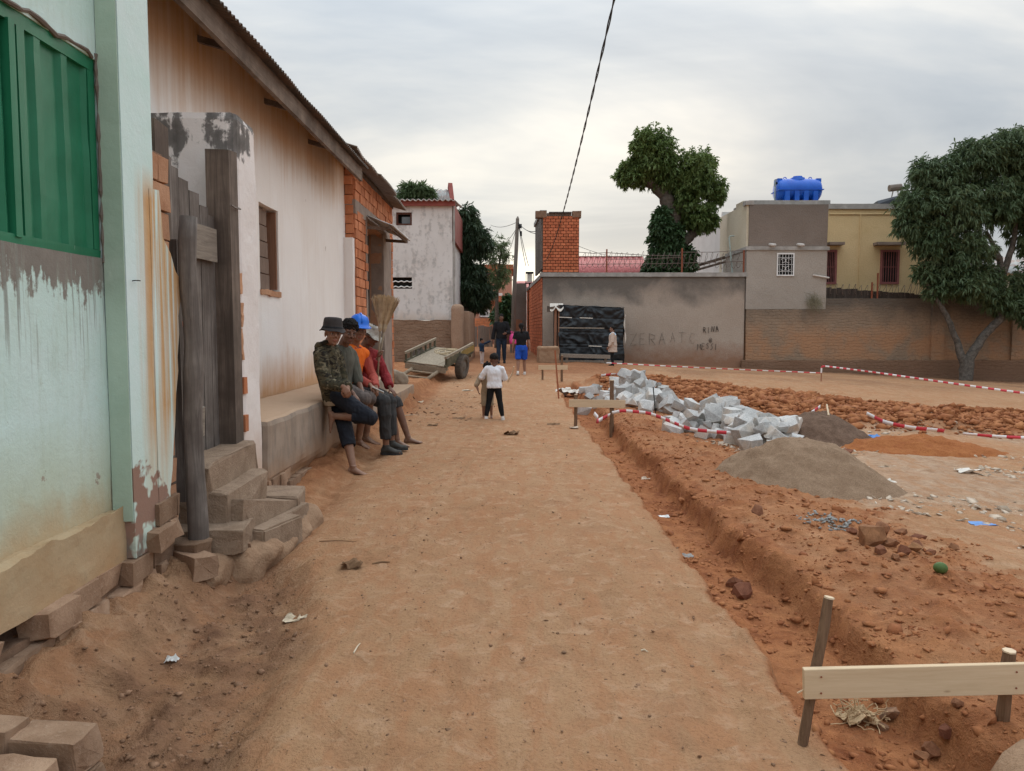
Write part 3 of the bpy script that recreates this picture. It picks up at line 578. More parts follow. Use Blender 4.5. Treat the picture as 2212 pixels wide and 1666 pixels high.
    al = sstep(21.5, 24.5, y + 0.9 * fbm(x, y, octv=3, seed=71)) * sstep(5.0, 3.0, x) * sstep(-2.2, -1.6, x)
    red = np.maximum(red, 0.75 * al); dark = np.maximum(dark, 0.30 * al)
    return z, np.clip(red, 0, 1), np.clip(dark, 0, 1), np.clip(pale, 0, 1)

def axis(segs):
    out = []
    for a, b, d in segs: out += list(np.arange(a, b, d))
    return np.array(out + [segs[-1][1]])
xs = np.concatenate([[-900, -300, -120, -50, -25, -15, -10, -7], axis([(-5, -2.4, 0.1), (-2.4, -0.7, 0.022), (-0.7, 1.0, 0.026), (1.0, 3.2, 0.022), (3.2, 5.5, 0.04), (5.5, 11, 0.07), (11, 22, 0.16)]), [24, 28, 35, 50, 90, 200, 500, 1200]])
yl = [0.6]
while yl[-1] < 60: yl.append(yl[-1] + max(0.022, 0.0062 * yl[-1]))
ys = np.concatenate([[-900, -200, -50, -12, -4, -1.5, -0.5, 0.1, 0.4], np.array(yl), [65, 75, 95, 140, 260, 600, 1500]])
GX, GY = np.meshgrid(xs, ys)
gzv, gr, gd_, gp = ground_parts(GX.ravel(), GY.ravel())
nx, ny = len(xs), len(ys)
# footprints and a few faint wheel ruts pressed into the street
rgf = np.random.default_rng(77); gxf, gyf = GX.ravel(), GY.ravel()
near = (gxf > -1.3) & (gxf < 1.1) & (gyf > 1.5) & (gyf < 16); nx_, ny_ = gxf[near], gyf[near]; dz_ = np.zeros(len(nx_))
for _ in range(230):
    fx_, fy_ = rgf.uniform(-1.1, 1.0), 1.7 + 13 * rgf.uniform(0, 1) ** 1.4; an_ = rgf.normal(0, .35); c_, s_ = math.cos(an_), math.sin(an_)
    m_ = (np.abs(nx_ - fx_) < .25) & (np.abs(ny_ - fy_) < .25)
    if not m_.any(): continue
    u_ = (nx_[m_] - fx_) * c_ + (ny_[m_] - fy_) * s_; v_ = -(nx_[m_] - fx_) * s_ + (ny_[m_] - fy_) * c_
    q_ = (u_ / .05) ** 2 + (v_ / .125) ** 2; dz_[m_] += -.0075 * np.exp(-q_ ** 2) + .003 * np.exp(-((q_ - 1.6) / .6) ** 2)
for rx_ in (-.62, -.5, .35, .78):
    c_ = rx_ + .10 * np.sin(ny_ * .5 + rx_ * 9); dz_ -= .006 * np.exp(-((nx_ - c_) / .05) ** 2) * sstep(-.1, .3, vnoise(ny_ * .5, ny_ * 0 + rx_, seed=81))
gzv[near] += dz_
idx = np.arange(nx * ny).reshape(ny, nx)
GF = np.stack([idx[:-1, :-1].ravel(), idx[:-1, 1:].ravel(), idx[1:, 1:].ravel(), idx[1:, :-1].ravel()], 1)
ground = mk_np('ground', np.stack([GX.ravel(), GY.ravel(), gzv], 1), GF, MAT['ground'], smooth=True)
GZ = gzv.reshape(ny, nx)
def gz(x, y):
    i = int(np.clip(np.searchsorted(xs, x) - 1, 0, nx - 2)); j = int(np.clip(np.searchsorted(ys, y) - 1, 0, ny - 2))
    u = (x - xs[i]) / (xs[i + 1] - xs[i]); v = (y - ys[j]) / (ys[j + 1] - ys[j])
    return float((GZ[j, i] * (1 - u) + GZ[j, i + 1] * u) * (1 - v) + (GZ[j + 1, i] * (1 - u) + GZ[j + 1, i + 1] * u) * v)
ca = ground.data.color_attributes.new('soil', 'FLOAT_COLOR', 'POINT')
ca.data.foreach_set('color', np.stack([gr, gd_, gp, np.ones_like(gr)], 1).astype(np.float32).ravel())
tag(ground, 'bare trodden earth street and red dug-up yard', kind='structure')

# ------------------------------------------------------------------ heaps of soil
def heap(name, mat, cx, cy, rx, ry, h, label, seed, pw=1.15, rough=0.03, rot=0.0, cat='soil heap'):
    nr, ns = 46, 96; V = []; F = []
    rr = np.linspace(0, 1.12, nr); tt = np.linspace(0, 2 * math.pi, ns, endpoint=False)
    Rg, Tg = np.meshgrid(rr, tt, indexing='ij')
    out = 1 + 0.16 * fbm(np.cos(Tg) * 1.3 + seed, np.sin(Tg) * 1.3, octv=3, seed=seed)
    lx = Rg * np.cos(Tg) * rx * out; ly = Rg * np.sin(Tg) * ry * out
    X = cx + lx * math.cos(rot) - ly * math.sin(rot); Y = cy + lx * math.sin(rot) + ly * math.cos(rot)
    prof = np.clip(1 - Rg ** pw, -0.2, 1)
    prof = prof * (1 - 0.22 * np.exp(-(Rg / 0.22) ** 2))
    Z = ground_parts(X.ravel(), Y.ravel())[0].reshape(X.shape) + h * prof + rough * fbm(X * 5, Y * 5, octv=4, seed=seed + 3) * (prof > -0.05) + 0.35 * rough * fbm(X * 25, Y * 25, octv=3, seed=seed + 4) - 0.006
    V = np.stack([X.ravel(), Y.ravel(), Z.ravel()], 1)
    ix = np.arange(nr * ns).reshape(nr, ns); nxt = np.roll(ix, -1, 1)
    F = np.stack([ix[:-1].ravel(), ix[1:].ravel(), nxt[1:].ravel(), nxt[:-1].ravel()], 1)
    o = mk_np(name, V, F, MAT[mat], smooth=True); tag(o, label, cat); return o
heap('sand_heap', 'sand', 2.98, 7.75, 0.84, 0.92, 0.55, 'low cone of pale brown sand between trench spoil and littered yard', 3, 1.05, 0.028)
heap('soil_heap', 'darksoil', 4.32, 10.75, 0.80, 0.75, 0.50, 'dark brown soil heap with the red-white tape passing behind it', 9, 1.1, 0.03)
heap('soil_heap', 'orangesoil', 5.35, 10.1, 1.05, 0.62, 0.20, 'flat mound of bright orange earth right of the dark heap', 14, 1.5, 0.04)

# ------------------------------------------------------------------ scattered stuff (one mesh each)
def scatter(name, pts, sizes, mat, label, cat, flat=0.7, seed=1, sides=5):
    rg = np.random.default_rng(seed); n = len(pts)
    base = np.array([[1, 0, 0.25], [0.3, 0.95, 0.1], [-0.8, 0.6, 0.35], [-0.8, -0.6, 0.1], [0.3, -0.95, 0.3], [0.15, 0.1, 0.62], [-0.1, -0.05, -0.7]])
    fc = np.array([[0, 1, 5], [1, 2, 5], [2, 3, 5], [3, 4, 5], [4, 0, 5], [1, 0, 6], [2, 1, 6], [3, 2, 6], [4, 3, 6], [0, 4, 6]])
    B = base[None] * (1 + rg.uniform(-0.35, 0.35, (n, 7, 3)))
    B[:, :, 2] *= flat if np.isscalar(flat) else flat[:, None]
    a = rg.uniform(0, 6.283, n); tl = rg.normal(0, 0.55, n)
    ca_, sa_ = np.cos(a)[:, None], np.sin(a)[:, None]
    y_ = B[:, :, 1] * np.cos(tl)[:, None] - B[:, :, 2] * np.sin(tl)[:, None]; z_ = B[:, :, 1] * np.sin(tl)[:, None] + B[:, :, 2] * np.cos(tl)[:, None]
    x_ = B[:, :, 0]
    X = (x_ * ca_ - y_ * sa_) * sizes[:, None] + pts[:, 0][:, None]; Y = (x_ * sa_ + y_ * ca_) * sizes[:, None] + pts[:, 1][:, None]; Z = z_ * sizes[:, None] + pts[:, 2][:, None]
    V = np.stack([X, Y, Z], 2).reshape(-1, 3); F = (fc[None] + (np.arange(n) * 7)[:, None, None]).reshape(-1, 3)
    o = mk_np(name, V, F, MAT[mat]); tag(o, label, cat, kind='stuff'); return o
def on_ground(x, y, lift=0.0):
    return np.stack([x, y, ground_parts(x, y)[0] + lift], 1)
rg = np.random.default_rng(11)
# clods in the laterite band
cx_, cy_ = rg.uniform(2.3, 14, 60000), rg.uniform(9.3, 23.8, 60000)
bb = band(cx_, cy_); sel = rg.uniform(0, 1, 60000) < np.clip(bb * 2.2, 0, 0.95)
cx_, cy_ = cx_[sel], cy_[sel]; sz = np.clip(rg.lognormal(-3.35, 0.55, len(cx_)), 0.014, 0.14)
scatter('clods', on_ground(cx_, cy_, 0.01), sz, 'clod', 'broken clods of dug red laterite across the yard', 'clods', 1.0, 5)
# crumbs over the trench, spoil and gutter
x1 = rg.uniform(1.15, 3.4, 16000); y1 = 1.6 + 13 * rg.uniform(0, 1, 16000) ** 1.5
d1 = ground_parts(x1, y1); k = (d1[1] > 0.3) & (fbm(x1 * 2.2, y1 * 2.2, octv=3, seed=63) + rg.uniform(-.5, .5, 16000) > -0.15); x1, y1 = x1[k], y1[k]
scatter('crumbs', on_ground(x1, y1, 0.0), np.clip(rg.lognormal(-4.85, 0.65, len(x1)), 0.003, 0.05), 'clod', 'red earth crumbs on the trench spoil', 'crumbs', 0.75, 6)
x2 = rg.uniform(-2.0, -0.75, 5000); y2 = 1.6 + 5 * rg.uniform(0, 1, 5000) ** 1.3
k = ground_parts(x2, y2)[2] > 0.35; x2, y2 = x2[k], y2[k]
scatter('crumbs', on_ground(x2, y2), np.clip(rg.lognormal(-5.3, 0.6, len(x2)), 0.002, 0.022), 'pebble', 'dark earth crumbs in the gutter by the houses', 'crumbs', 0.8, 7)
x3 = rg.uniform(-1.3, 1.15, 3500); y3 = 1.6 + 14 * rg.uniform(0, 1, 3500) ** 1.6
scatter('pebbles', on_ground(x3, y3), np.clip(rg.lognormal(-5.5, 0.5, len(x3)), 0.002, 0.014), 'pebble', 'tiny pebbles and specks on the trodden street', 'pebbles', 0.6, 8)
# pale plaster and stone chips lying in the yard
x4 = np.concatenate([rg.normal(3.0, 0.5, 500), rg.uniform(3.2, 8.5, 2600), rg.normal(4.6, 0.8, 900), rg.normal(6.0, 0.6, 300)]); y4 = np.concatenate([rg.normal(9.5, 0.35, 500), rg.uniform(5.2, 10.2, 2600), rg.normal(8.9, 0.45, 900), rg.normal(12.2, 0.5, 300)])
k = (fbm(x4 * 0.9, y4 * 1.2, octv=3, seed=44) > -0.12) & (x4 > 2.35); x4, y4 = x4[k], y4[k]
scatter('chips', on_ground(x4, y4), np.clip(rg.lognormal(-4.0, 0.55, len(x4)), 0.006, 0.065), 'chip', 'pale plaster and stone chips littering the yard', 'chips', 0.35, 9)
x5 = rg.normal(2.42, 0.10, 150); y5 = rg.normal(5.75, 0.10, 150)
scatter('gravel', on_ground(x5, y5, 0.004), np.clip(rg.lognormal(-4.25, 0.3, 150), 0.008, 0.024), 'greychip', 'little spill of grey gravel on the spoil bank', 'gravel', 0.8, 10)
x6 = rg.uniform(-2.0, -0.2, 700); y6 = rg.uniform(12.5, 24, 700)
k = fbm(x6 * 1.1, y6 * 0.9, octv=3, seed=45) > 0.0; x6, y6 = x6[k], y6[k]
scatter('debris', on_ground(x6, y6), np.clip(rg.lognormal(-4.0, 0.45, len(x6)), 0.008, 0.05), 'pebble', 'trampled dirt and chips near the cart', 'debris', 0.35, 12)

# ------------------------------------------------------------------ granite blocks
gran = [hull_mesh('granite_block', block_points(random.uniform(0.09, 0.15), random.uniform(0.085, 0.125), random.uniform(0.07, 0.12), random.uniform(.5, .85), 0.24), MAT['granite']) for _ in range(22)]
placed = []
def drop(x, y, r):
    z = gz(x, y) + r * 0.72
    for (a, b_, c_, q) in placed:
        d2 = (a - x) ** 2 + (b_ - y) ** 2; s_ = (q + r) * 0.80
        if d2 < s_ * s_: z = max(z, c_ + math.sqrt(s_ * s_ - d2) * 0.88)
    return z
spots = []
def px_spots(poly, n, z=0.05):
    for _ in range(n): 
        t = random.random() * (len(poly) - 1); i = int(t); f = t - i
        a, b_ = poly[i], poly[i + 1]
        px, py, sp_x, sp_y = [a[j] * (1 - f) + b_[j] * f for j in range(4)]
        p = atZ(px + random.uniform(-1, 1) * sp_x, py + random.uniform(-1, 1) * sp_y, z); spots.append((p.x, p.y))
px_spots([(1300, 858, 40, 14), (1370, 862, 36, 22), (1420, 868, 22, 14)], 78)
px_spots([(1352, 858, 30, 8), (1385, 862, 24, 8)], 34)
px_spots([(1400, 880, 22, 10), (1480, 884, 26, 8), (1540, 896, 24, 9), (1580, 905, 18, 8)], 46)
px_spots([(1470, 928, 22, 6), (1530, 930, 30, 10), (1600, 940, 34, 14), (1660, 952, 30, 12), (1700, 958, 14, 8)], 78)
px_spots([(1560, 925, 30, 8), (1640, 938, 26, 8)], 24)
ngr = 0
for (x, y) in spots:
    sc = random.choice((random.uniform(0.45, 0.75), random.uniform(0.75, 1.2), random.uniform(0.8, 1.2), random.uniform(0.8, 1.1))); r = 0.105 * sc; z = drop(x, y, r)
    lim = 0.60 if y > 13.5 else 0.30
    for _ in range(6):
        if z < gz(x, y) + lim: break
        x += random.gauss(0, 0.22); y += random.gauss(0, 0.30); z = drop(x, y, r)
    if z > gz(x, y) + lim: continue
    placed.append((x, y, z, r))
    o = bpy.data.objects.new('granite_block', random.choice(gran)); COL.objects.link(o)
    o.location = (x, y, z); o.scale = (sc * random.uniform(0.9, 1.15), sc * random.uniform(0.9, 1.1), sc * random.uniform(0.85, 1.1))
    o.rotation_euler = (random.gauss(0, 0.5), random.gauss(0, 0.5), random.uniform(0, 6.3)); ngr += 1
    tag(o, 'roughly split pale grey granite block lying in the long stone heap', 'stone', 'granite blocks heaped in the yard')
# two lone blocks beside the trench
for (px, py, lb) in ((1262, 846, 'lone grey granite block at the trench lip below a crumpled bag'),):
    p = atZ(px, py, 0.05); o = bpy.data.objects.new('granite_block', gran[3]); COL.objects.link(o); o.location = (p.x, p.y, gz(p.x, p.y) + 0.06); o.scale = (0.8, 0.8, 0.7); tag(o, lb, 'stone', 'granite blocks heaped in the yard')

# ------------------------------------------------------------------ larger clods and rocks
def rock(px, py, size, label, mat='clod_obj', flat=0.75, zz0=0.0, group=None):
    p = atZ(px, py, zz0)
    pts = [Vector((random.gauss(0, 1), random.gauss(0, 1), random.gauss(0, 1))).normalized() * random.uniform(0.70, 1.10) for _ in range(20)]
    me = hull_mesh('rock', [Vector((q.x * size, q.y * size * 0.85, q.z * size * flat)) for q in pts], MAT[mat], False)
    o = bpy.data.objects.new('rock', me); COL.objects.link(o); o.location = (p.x, p.y, gz(p.x, p.y) + size * flat * 0.45); o.rotation_euler = (random.uniform(-.3, .3), random.uniform(-.3, .3), random.uniform(0, 6))
    return tag(o, label, 'rock', group)
rock(1635, 1120, 0.065, 'single round brown clod on the crest of the spoil bank')
rock(1880, 1190, 0.115, 'biggest red clod in the cluster at the foot of the spoil', flat=0.9)
rock(1905, 1165, 0.08, 'upright reddish clod behind the biggest one of the cluster', flat=1.0)
for i, (px, py, s_) in enumerate([(1950, 1210, .05), (1925, 1195, .055), (1980, 1185, .05), (1840, 1165, .05), (1860, 1175, .045), (1975, 1200, .06), (2010, 1195, .045), (1900, 1215, .05), (1935, 1225, .04), (2060, 1190, .04)]):
    rock(px, py, s_, 'smaller red clod of the cluster along the foot of the spoil', group='clods at the foot of the spoil')
rock(1945, 1155, 0.055, 'left one of two brown clods on the bare yard'); rock(1985, 1160, 0.06, 'right one of two brown clods on the bare yard', flat=0.5)
rock(1605, 1300, 0.09, 'red clod lying on the trench floor, larger of two', zz0=-0.2); rock(1585, 1280, 0.07, 'red clod on the trench floor behind the larger one', zz0=-0.2)
rock(1925, 1580, 0.055, 'brown stone beside the raffia tangle in the trench', zz0=-0.2, mat='pebble'); rock(1905, 1592, 0.03, 'small stone beside the raffia tangle', zz0=-0.2, mat='pebble')
for i, (px, py, s_) in enumerate([(2010, 1650, .045), (2040, 1655, .04), (1990, 1662, .035), (2065, 1650, .03)]): rock(px, py, s_, 'one of the clods heaped on the near trench floor', zz0=-0.2, group='clods on the near trench floor')
rock(2108, 975, 0.03, 'pale pebble at the lower edge of the orange mound', mat='chip'); rock(1765, 1005, 0.05, 'brown rock at the foot of the dark soil heap'); rock(1830, 975, 0.09, 'orange rock beside the dark soil heap', flat=0.6)
# the big earth lump at the bottom right corner
pts = [Vector((random.gauss(0, 1), random.gauss(0, 1), random.gauss(0, 1))).normalized() for _ in range(60)]
me = hull_mesh('rock', [Vector((q.x * 0.27, q.y * 0.22, q.z * 0.20)) for q in pts], MAT['mudblock'], True)
o = bpy.data.objects.new('rock', me); COL.objects.link(o); o.location = (1.68, 2.26, 0.02); o.rotation_euler = (0.1, -0.35, 0.5); tag(o, 'big rounded brown rock cut by the lower right corner of the picture', 'rock')

# ------------------------------------------------------------------ worn masonry helpers
def rough_box(mb, a, b, step=0.06, amp=0.008, sc=4.0, rad=0.0, seed=0, mi=0, maxn=90, fn=None):
    lo = np.minimum(np.array(a, float), np.array(b, float)); hi = np.maximum(np.array(a, float), np.array(b, float))
    nn = [int(min(maxn, max(1, round((hi[i] - lo[i]) / step)))) for i in range(3)]
    for ax in range(3):
        u, v = [(1, 2), (2, 0), (0, 1)][ax]
        gu = np.linspace(lo[u], hi[u], nn[u] + 1); gv = np.linspace(lo[v], hi[v], nn[v] + 1)
        U, W = np.meshgrid(gu, gv, indexing='ij')
        for side in (0, 1):
            P = np.zeros(U.shape + (3,)); P[..., u] = U; P[..., v] = W; P[..., ax] = hi[ax] if side else lo[ax]
            if rad:
                q = np.clip(P, lo + rad, hi - rad); d = P - q; L = np.linalg.norm(d, axis=-1, keepdims=True); P = np.where(L > 1e-9, q + d / np.maximum(L, 1e-9) * rad, P)
            D = np.stack([fbm(P[..., 0] * sc + 11 * k, P[..., 1] * sc, P[..., 2] * sc, 3, seed + k) for k in range(3)], -1)
            P = P + D * amp
            if fn is not None: P = fn(P)
            nu, nv = nn[u] + 1, nn[v] + 1; ix = np.arange(nu * nv).reshape(nu, nv)
            q4 = np.stack([ix[:-1, :-1].ravel(), ix[1:, :-1].ravel(), ix[1:, 1:].ravel(), ix[:-1, 1:].ravel()], 1)
            if not side: q4 = q4[:, ::-1]
            mb.add(P.reshape(-1, 3).tolist(), q4.tolist(), mi)
    return mb
def rbox(name, a, b, mat, parent=None, **kw):
    m_ = rough_box(MB(), a, b, **kw); o = m_.build(name, MAT[mat], parent, smooth=False)
    bm = bmesh.new(); bm.from_mesh(o.data); bmesh.ops.remove_doubles(bm, verts=bm.verts, dist=0.0005); bm.to_mesh(o.data); bm.free()
    return o
def brick_meshes(L, D, Hh, mat, n=6, cut=0.10, rough=0.04):
    return [hull_mesh('brick', block_points(L / 2, D / 2, Hh / 2, cut, rough), MAT[mat]) for _ in range(n)]
def lay(parent, meshes, L, Hh, joint, org, u, n, length, z0, z1, mask=None, jit=0.006, limit=300, closer=True, name='brick'):
    """lay courses of single brick objects: org = start, u = along, n = outward"""
    u = Vector(u); n = Vector(n); ang = math.atan2(u.y, u.x); k = 0; rest = MB(); row = 0; z = z0 + Hh / 2
    while z < z1:
        s = -(L * 0.5) * (row % 2)
        while s < length - 0.02:
            s0 = max(s, 0.0); s1 = min(s + L, length)
            if s1 - s0 > 0.05:
                c = Vector(org) + u * ((s0 + s1) / 2) ; c.z = z
                if mask is None or mask((s0 + s1) / 2, z, s0, s1):
                    c = c + n * random.uniform(-jit, jit)
                    o = bpy.data.objects.new(name, random.choice(meshes)); COL.objects.link(o)
                    o.scale = ((s1 - s0 - joint) / L * 1.0, 1, 1); o.location = c; o.rotation_euler = (random.uniform(-.012, .012), random.uniform(-.012, .012), ang)
                    keep(o, parent); k += 1
            s += L
        z += Hh + joint; row += 1
    return k
def corrugated(name, mat, p0, along, across, L, W, pitch=0.076, amp=0.009, parent=None, thick=0.0, edge=0.0, nw=2, seed=0):
    """sheet: waves run along 'across'; 'along' is the wavy edge direction"""
    along = Vector(along).normalized(); across = Vector(across).normalized(); nrm = along.cross(across).normalized()
    if nrm.z < 0: nrm = -nrm
    n = int(L / pitch * 6); V = []; F = []
    for j in range(nw + 1):
        for i in range(n + 1):
            s = L * i / n; w = W * j / nw
            e = edge * float(vnoise(np.array([s * 1.3 + seed]), np.array([0.3]))[0]) if j == 0 else 0
            V.append(Vector(p0) + along * s + across * (w + e) + nrm * (amp * math.sin(2 * math.pi * s / pitch)))
    for j in range(nw):
        for i in range(n): a = j * (n + 1) + i; F.append((a, a + 1, a + n + 2, a + n + 1))
    o = mk(name, V, F, MAT[mat], None, True)
    md = o.modifiers.new('thick', 'SOLIDIFY'); md.thickness = thick or 0.003; md.offset = -1
    if parent is not None: keep(o, parent)
    return o

# ------------------------------------------------------------------ green house
gh = thing('green_house', 'mint green plastered house with a green shuttered window and worn brick footing', 'house', (-2.2, 2.0, 0))
m_ = MB()
WX = -2.10
rough_box(m_, (WX - 0.3, -1.5, 0.5), (WX, 2.0, 4.7), 0.12, 0.006, 2.0, seed=1)
rough_box(m_, (WX - 0.3, 2.0, 0.5), (WX, 4.0, 1.87), 0.05, 0.006, 3.0, seed=1)
rough_box(m_, (WX - 0.3, 2.0, 2.86), (WX, 4.0, 4.7), 0.06, 0.006, 3.0, seed=1)
m_.build('wall', MAT['plaster_mint'], gh)
def ledge(P):
    t = sstep(0.42, 0.56, P[..., 2]) * (P[..., 0] > -2.07)
    P[..., 2] = P[..., 2] + t * 0.05 * fbm(P[..., 1] * 5, P[..., 0] * 3, octv=3, seed=4)
    P[..., 0] = P[..., 0] - sstep(0.25, 0.05, P[..., 2]) * (P[..., 0] > -2.1) * 0.05 * (0.5 + fbm(P[..., 1] * 6, P[..., 2] * 6, octv=3, seed=6))
    return P
rbox('plinth', (-2.38, -1.5, 0.29), (-2.04, 4.02, 0.56), 'plaster_plinth', gh, step=0.035, amp=0.010, sc=6, seed=2, maxn=160, fn=ledge)
rbox('foundation', (-2.36, -1.5, -0.3), (-2.06, 4.55, 0.2), 'mortar_brown', gh, step=0.05, amp=0.03, sc=6, seed=3, maxn=120)
rbox('pilaster', (-2.42, 4.0, 0.30), (-1.988, 4.335, 4.7), 'plaster_pilaster', gh, step=0.05, amp=0.0015, sc=4, seed=5)
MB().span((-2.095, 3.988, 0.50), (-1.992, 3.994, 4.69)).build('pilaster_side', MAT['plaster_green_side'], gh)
rbox('pilaster_core', (-2.30, 4.30, 0.12), (-2.03, 4.56, 2.52), 'mortar_brown', gh, step=0.05, amp=0.012, sc=6, seed=7)
edge = [(344, 415), (345, 425), (349, 470), (352, 510), (368, 545), (380, 585), (390, 605), (391, 645), (385, 680), (387, 720), (384, 770), (386, 800), (380, 850), (379, 920), (375, 960), (374, 1010), (368, 1060), (370, 1100), (362, 1150), (364, 1180)]
pe = [atX(p, q, -1.986) for p, q in edge]
V = []; F = []
jr = [Vector((0, random.uniform(-.006, .006), random.uniform(-.01, .01))) for _ in pe]
for p, j in zip(pe, jr): V.append((-1.9862, p.y + j.y, p.z + j.z))
for p, j in zip(pe, jr): V.append((-2.012, p.y + j.y + 0.004, p.z + j.z))
n = len(pe)
for p in pe: V.append((-1.9862, 4.28, p.z))
for i in range(n - 1): F += [(i, i + 1, 2 * n + i + 1, 2 * n + i), (i, n + i, n + i + 1, i + 1)]
mk('plaster_skin', V, F, MAT['plaster_pilaster'], None); keep(bpy.context.scene.objects['plaster_skin'], gh)
bmesh_ = brick_meshes(0.30, 0.12, 0.145, 'brick_tan', 6, 0.14, 0.06)
lay(gh, bmesh_, 0.30, 0.145, 0.014, (-2.062, 4.28, 0), (0, 1, 0), (1, 0, 0), 0.285, 0.28, 2.55, None, 0.008)
# exposed footing bricks under the plinth plaster
fb = brick_meshes(0.24, 0.14, 0.115, 'brick_worn', 10, 0.34, 0.16)
lay(gh, fb, 0.245, 0.115, 0.016, (-2.075, 2.1, 0), (0, 1, 0), (1, 0, 0), 2.35, 0.045, 0.28, lambda s, z, a, b_: random.random() < .82, 0.035)
lay(gh, fb, 0.245, 0.115, 0.016, (-2.02, 3.62, 0), (0, 1, 0), (1, 0, 0), 0.92, 0.29, 0.52, lambda s, z, a, b_: (s > 0.66 or (z < 0.38 and s > 0.4)), 0.03)
# window: frame, two corrugated leaves, cover strip
FX = WX - 0.028
m_ = MB()
for a, b_ in (((FX - 0.05, 1.98, 2.80), (FX + 0.02, 3.985, 2.865)), ((FX - 0.05, 1.98, 1.862), (FX + 0.02, 3.985, 1.91)), ((FX - 0.05, 3.93, 1.912), (FX + 0.018, 3.985, 2.798)), ((FX - 0.05, 1.98, 1.912), (FX + 0.018, 2.05, 2.798))): m_.span(a, b_, jit=0.003)
wf = m_.build('window', MAT['green_paint'], gh)
def leaf(y0, y1):
    prof = [(0.0, 0.0), (0.03, 0.0), (0.045, 0.020), (0.075, 0.020), (0.09, 0.0)]
    V = []; F = []; ysn = []; yy = y0
    while yy < y1 - 0.02:
        for d, h in prof:
            if yy + d * 1.55 < y1: ysn.append((yy + d * 1.55, h))
        yy += 0.21
    ysn.append((y1, 0.0)); zs = np.linspace(1.905, 2.80, 14)
    for i, zv in enumerate(zs):
        for (a, h) in ysn:
            dn = 0.007 * float(fbm(np.array([a * 5]), np.array([zv * 4]), octv=3, seed=19)[0])
            V.append((FX - 0.004 + h + dn, a, zv))
    k = len(ysn)
    for i in range(len(zs) - 1):
        for j in range(k - 1): F.append((i * k + j, i * k + j + 1, (i + 1) * k + j + 1, (i + 1) * k + j))
    o = mk('shutter', V, F, MAT['green_paint'], None, False); md = o.modifiers.new('t', 'SOLIDIFY'); md.thickness = 0.004; sub(o, wf); return o
leaf(3.43, 3.93); leaf(2.77, 3.30); leaf(2.08, 2.72)
MB().span((FX - 0.01, 3.305, 1.90), (FX + 0.030, 3.345, 2.805), jit=0.002).span((FX - 0.01, 3.375, 1.90), (FX + 0.020, 3.425, 2.80), jit=0.002).build('shutter_stile', MAT['green_paint']); sub(bpy.data.objects['shutter_stile'], wf)
MB().span((FX - 0.2, 2.0, 1.9), (FX - 0.06, 3.98, 2.85)).build('window_void', MAT['void'], gh)
# ragged plaster bead round the top of the frame
m_ = MB()
pts = [(WX + 0.004 + 0.006 * math.sin(i * 1.7), 2.0 + i * 0.05, 2.872 + 0.012 * math.sin(i * 0.9) + random.uniform(-.006, .006)) for i in range(40)]
m_.tube(pts, [random.uniform(0.006, 0.015) for _ in pts], 6); m_.build('plaster_bead', MAT['cement_dark'], gh)
pts = [(WX + 0.004, 3.988 + random.uniform(-.006, .006), 1.85 + i * 0.04) for i in range(27)]
m_ = MB().tube(pts, [random.uniform(0.004, 0.012) for _ in pts], 6); m_.build('plaster_bead', MAT['cement_dark'], gh)
MB().tube([(-1.98, 4.045, 1.76), (-1.965, 4.045, 1.762), (-1.965, 4.10, 1.764), (-1.98, 4.10, 1.766)], 0.003, 5).build('wire_hook', MAT['cable'], gh)

# ------------------------------------------------------------------ gate between the houses
gt = thing('wooden_gate', 'weathered dark plank gate with mended boards between green house and mouldy wall stub', 'gate', (-2.15, 5.2, 0))
GXp = -2.20
wid = [0.17, 0.12, 0.155, 0.16, 0.15, 0.12, 0.14]; yy = 4.86
for i, w in enumerate(wid):
    top = 2.60 - 0.05 * i + random.uniform(-.02, .02) if yy < 5.75 else 2.4
    o = MB().span((GXp - 0.02 + random.uniform(-.006, .006), yy + 0.005, 0.62), (GXp + 0.012 + random.uniform(-.006, .006), yy + w - 0.006, top), jit=0.004).build('plank', MAT['oldwood'], gt); yy += w
MB().span((-2.25, 5.74, 0.05), (-2.07, 5.925, 2.83), jit=0.012).build('post', MAT['oldwood_brown'], gt)
MB().span((-2.26, 4.62, 0.3), (-2.10, 4.80, 2.74), jit=0.010).build('post', MAT['oldwood_brown'], gt)
pts = [(-1.935 + 0.010 * math.sin(k * 0.9), 4.66 + 0.008 * math.cos(k * 1.3), 0.02 + 2.16 * k / 14) for k in range(15)]
MB().tube(pts, [0.062 - 0.0007 * k + random.uniform(-.003, .003) for k in range(15)], 14).build('log_post', MAT['oldwood'], gt, smooth=True)
MB().bar((-2.03, 4.68, 0.45), (-2.05, 4.72, 2.05), 0.05, 0.05, jit=0.006).build('lath', MAT['oldwood'], gt)
p = atX(448, 513, -2.16); MB().box((-2.165, 5.47, 2.12), (0.024, 0.40, 0.235), jit=0.008).build('patch_board', MAT['greyboard'], gt)
MB().box((-2.13, 5.05, 0.86), (0.030, 0.46, 0.20), Matrix.Rotation(R(7), 3, 'X'), jit=0.012).build('patch_board', MAT['greyboard'], gt)
MB().bar((-2.155, 4.72, 1.60), (-2.15, 5.14, 1.53), 0.012, 0.03).build('hinge_strap', MAT['rusty'], gt)
MB().tube([(-2.06, 5.73, 2.42), (-2.055, 5.80, 2.41), (-2.058, 5.92, 2.42), (-2.08, 5.93, 2.43)], 0.006, 6).build('wire_tie', MAT['wire'], gt)

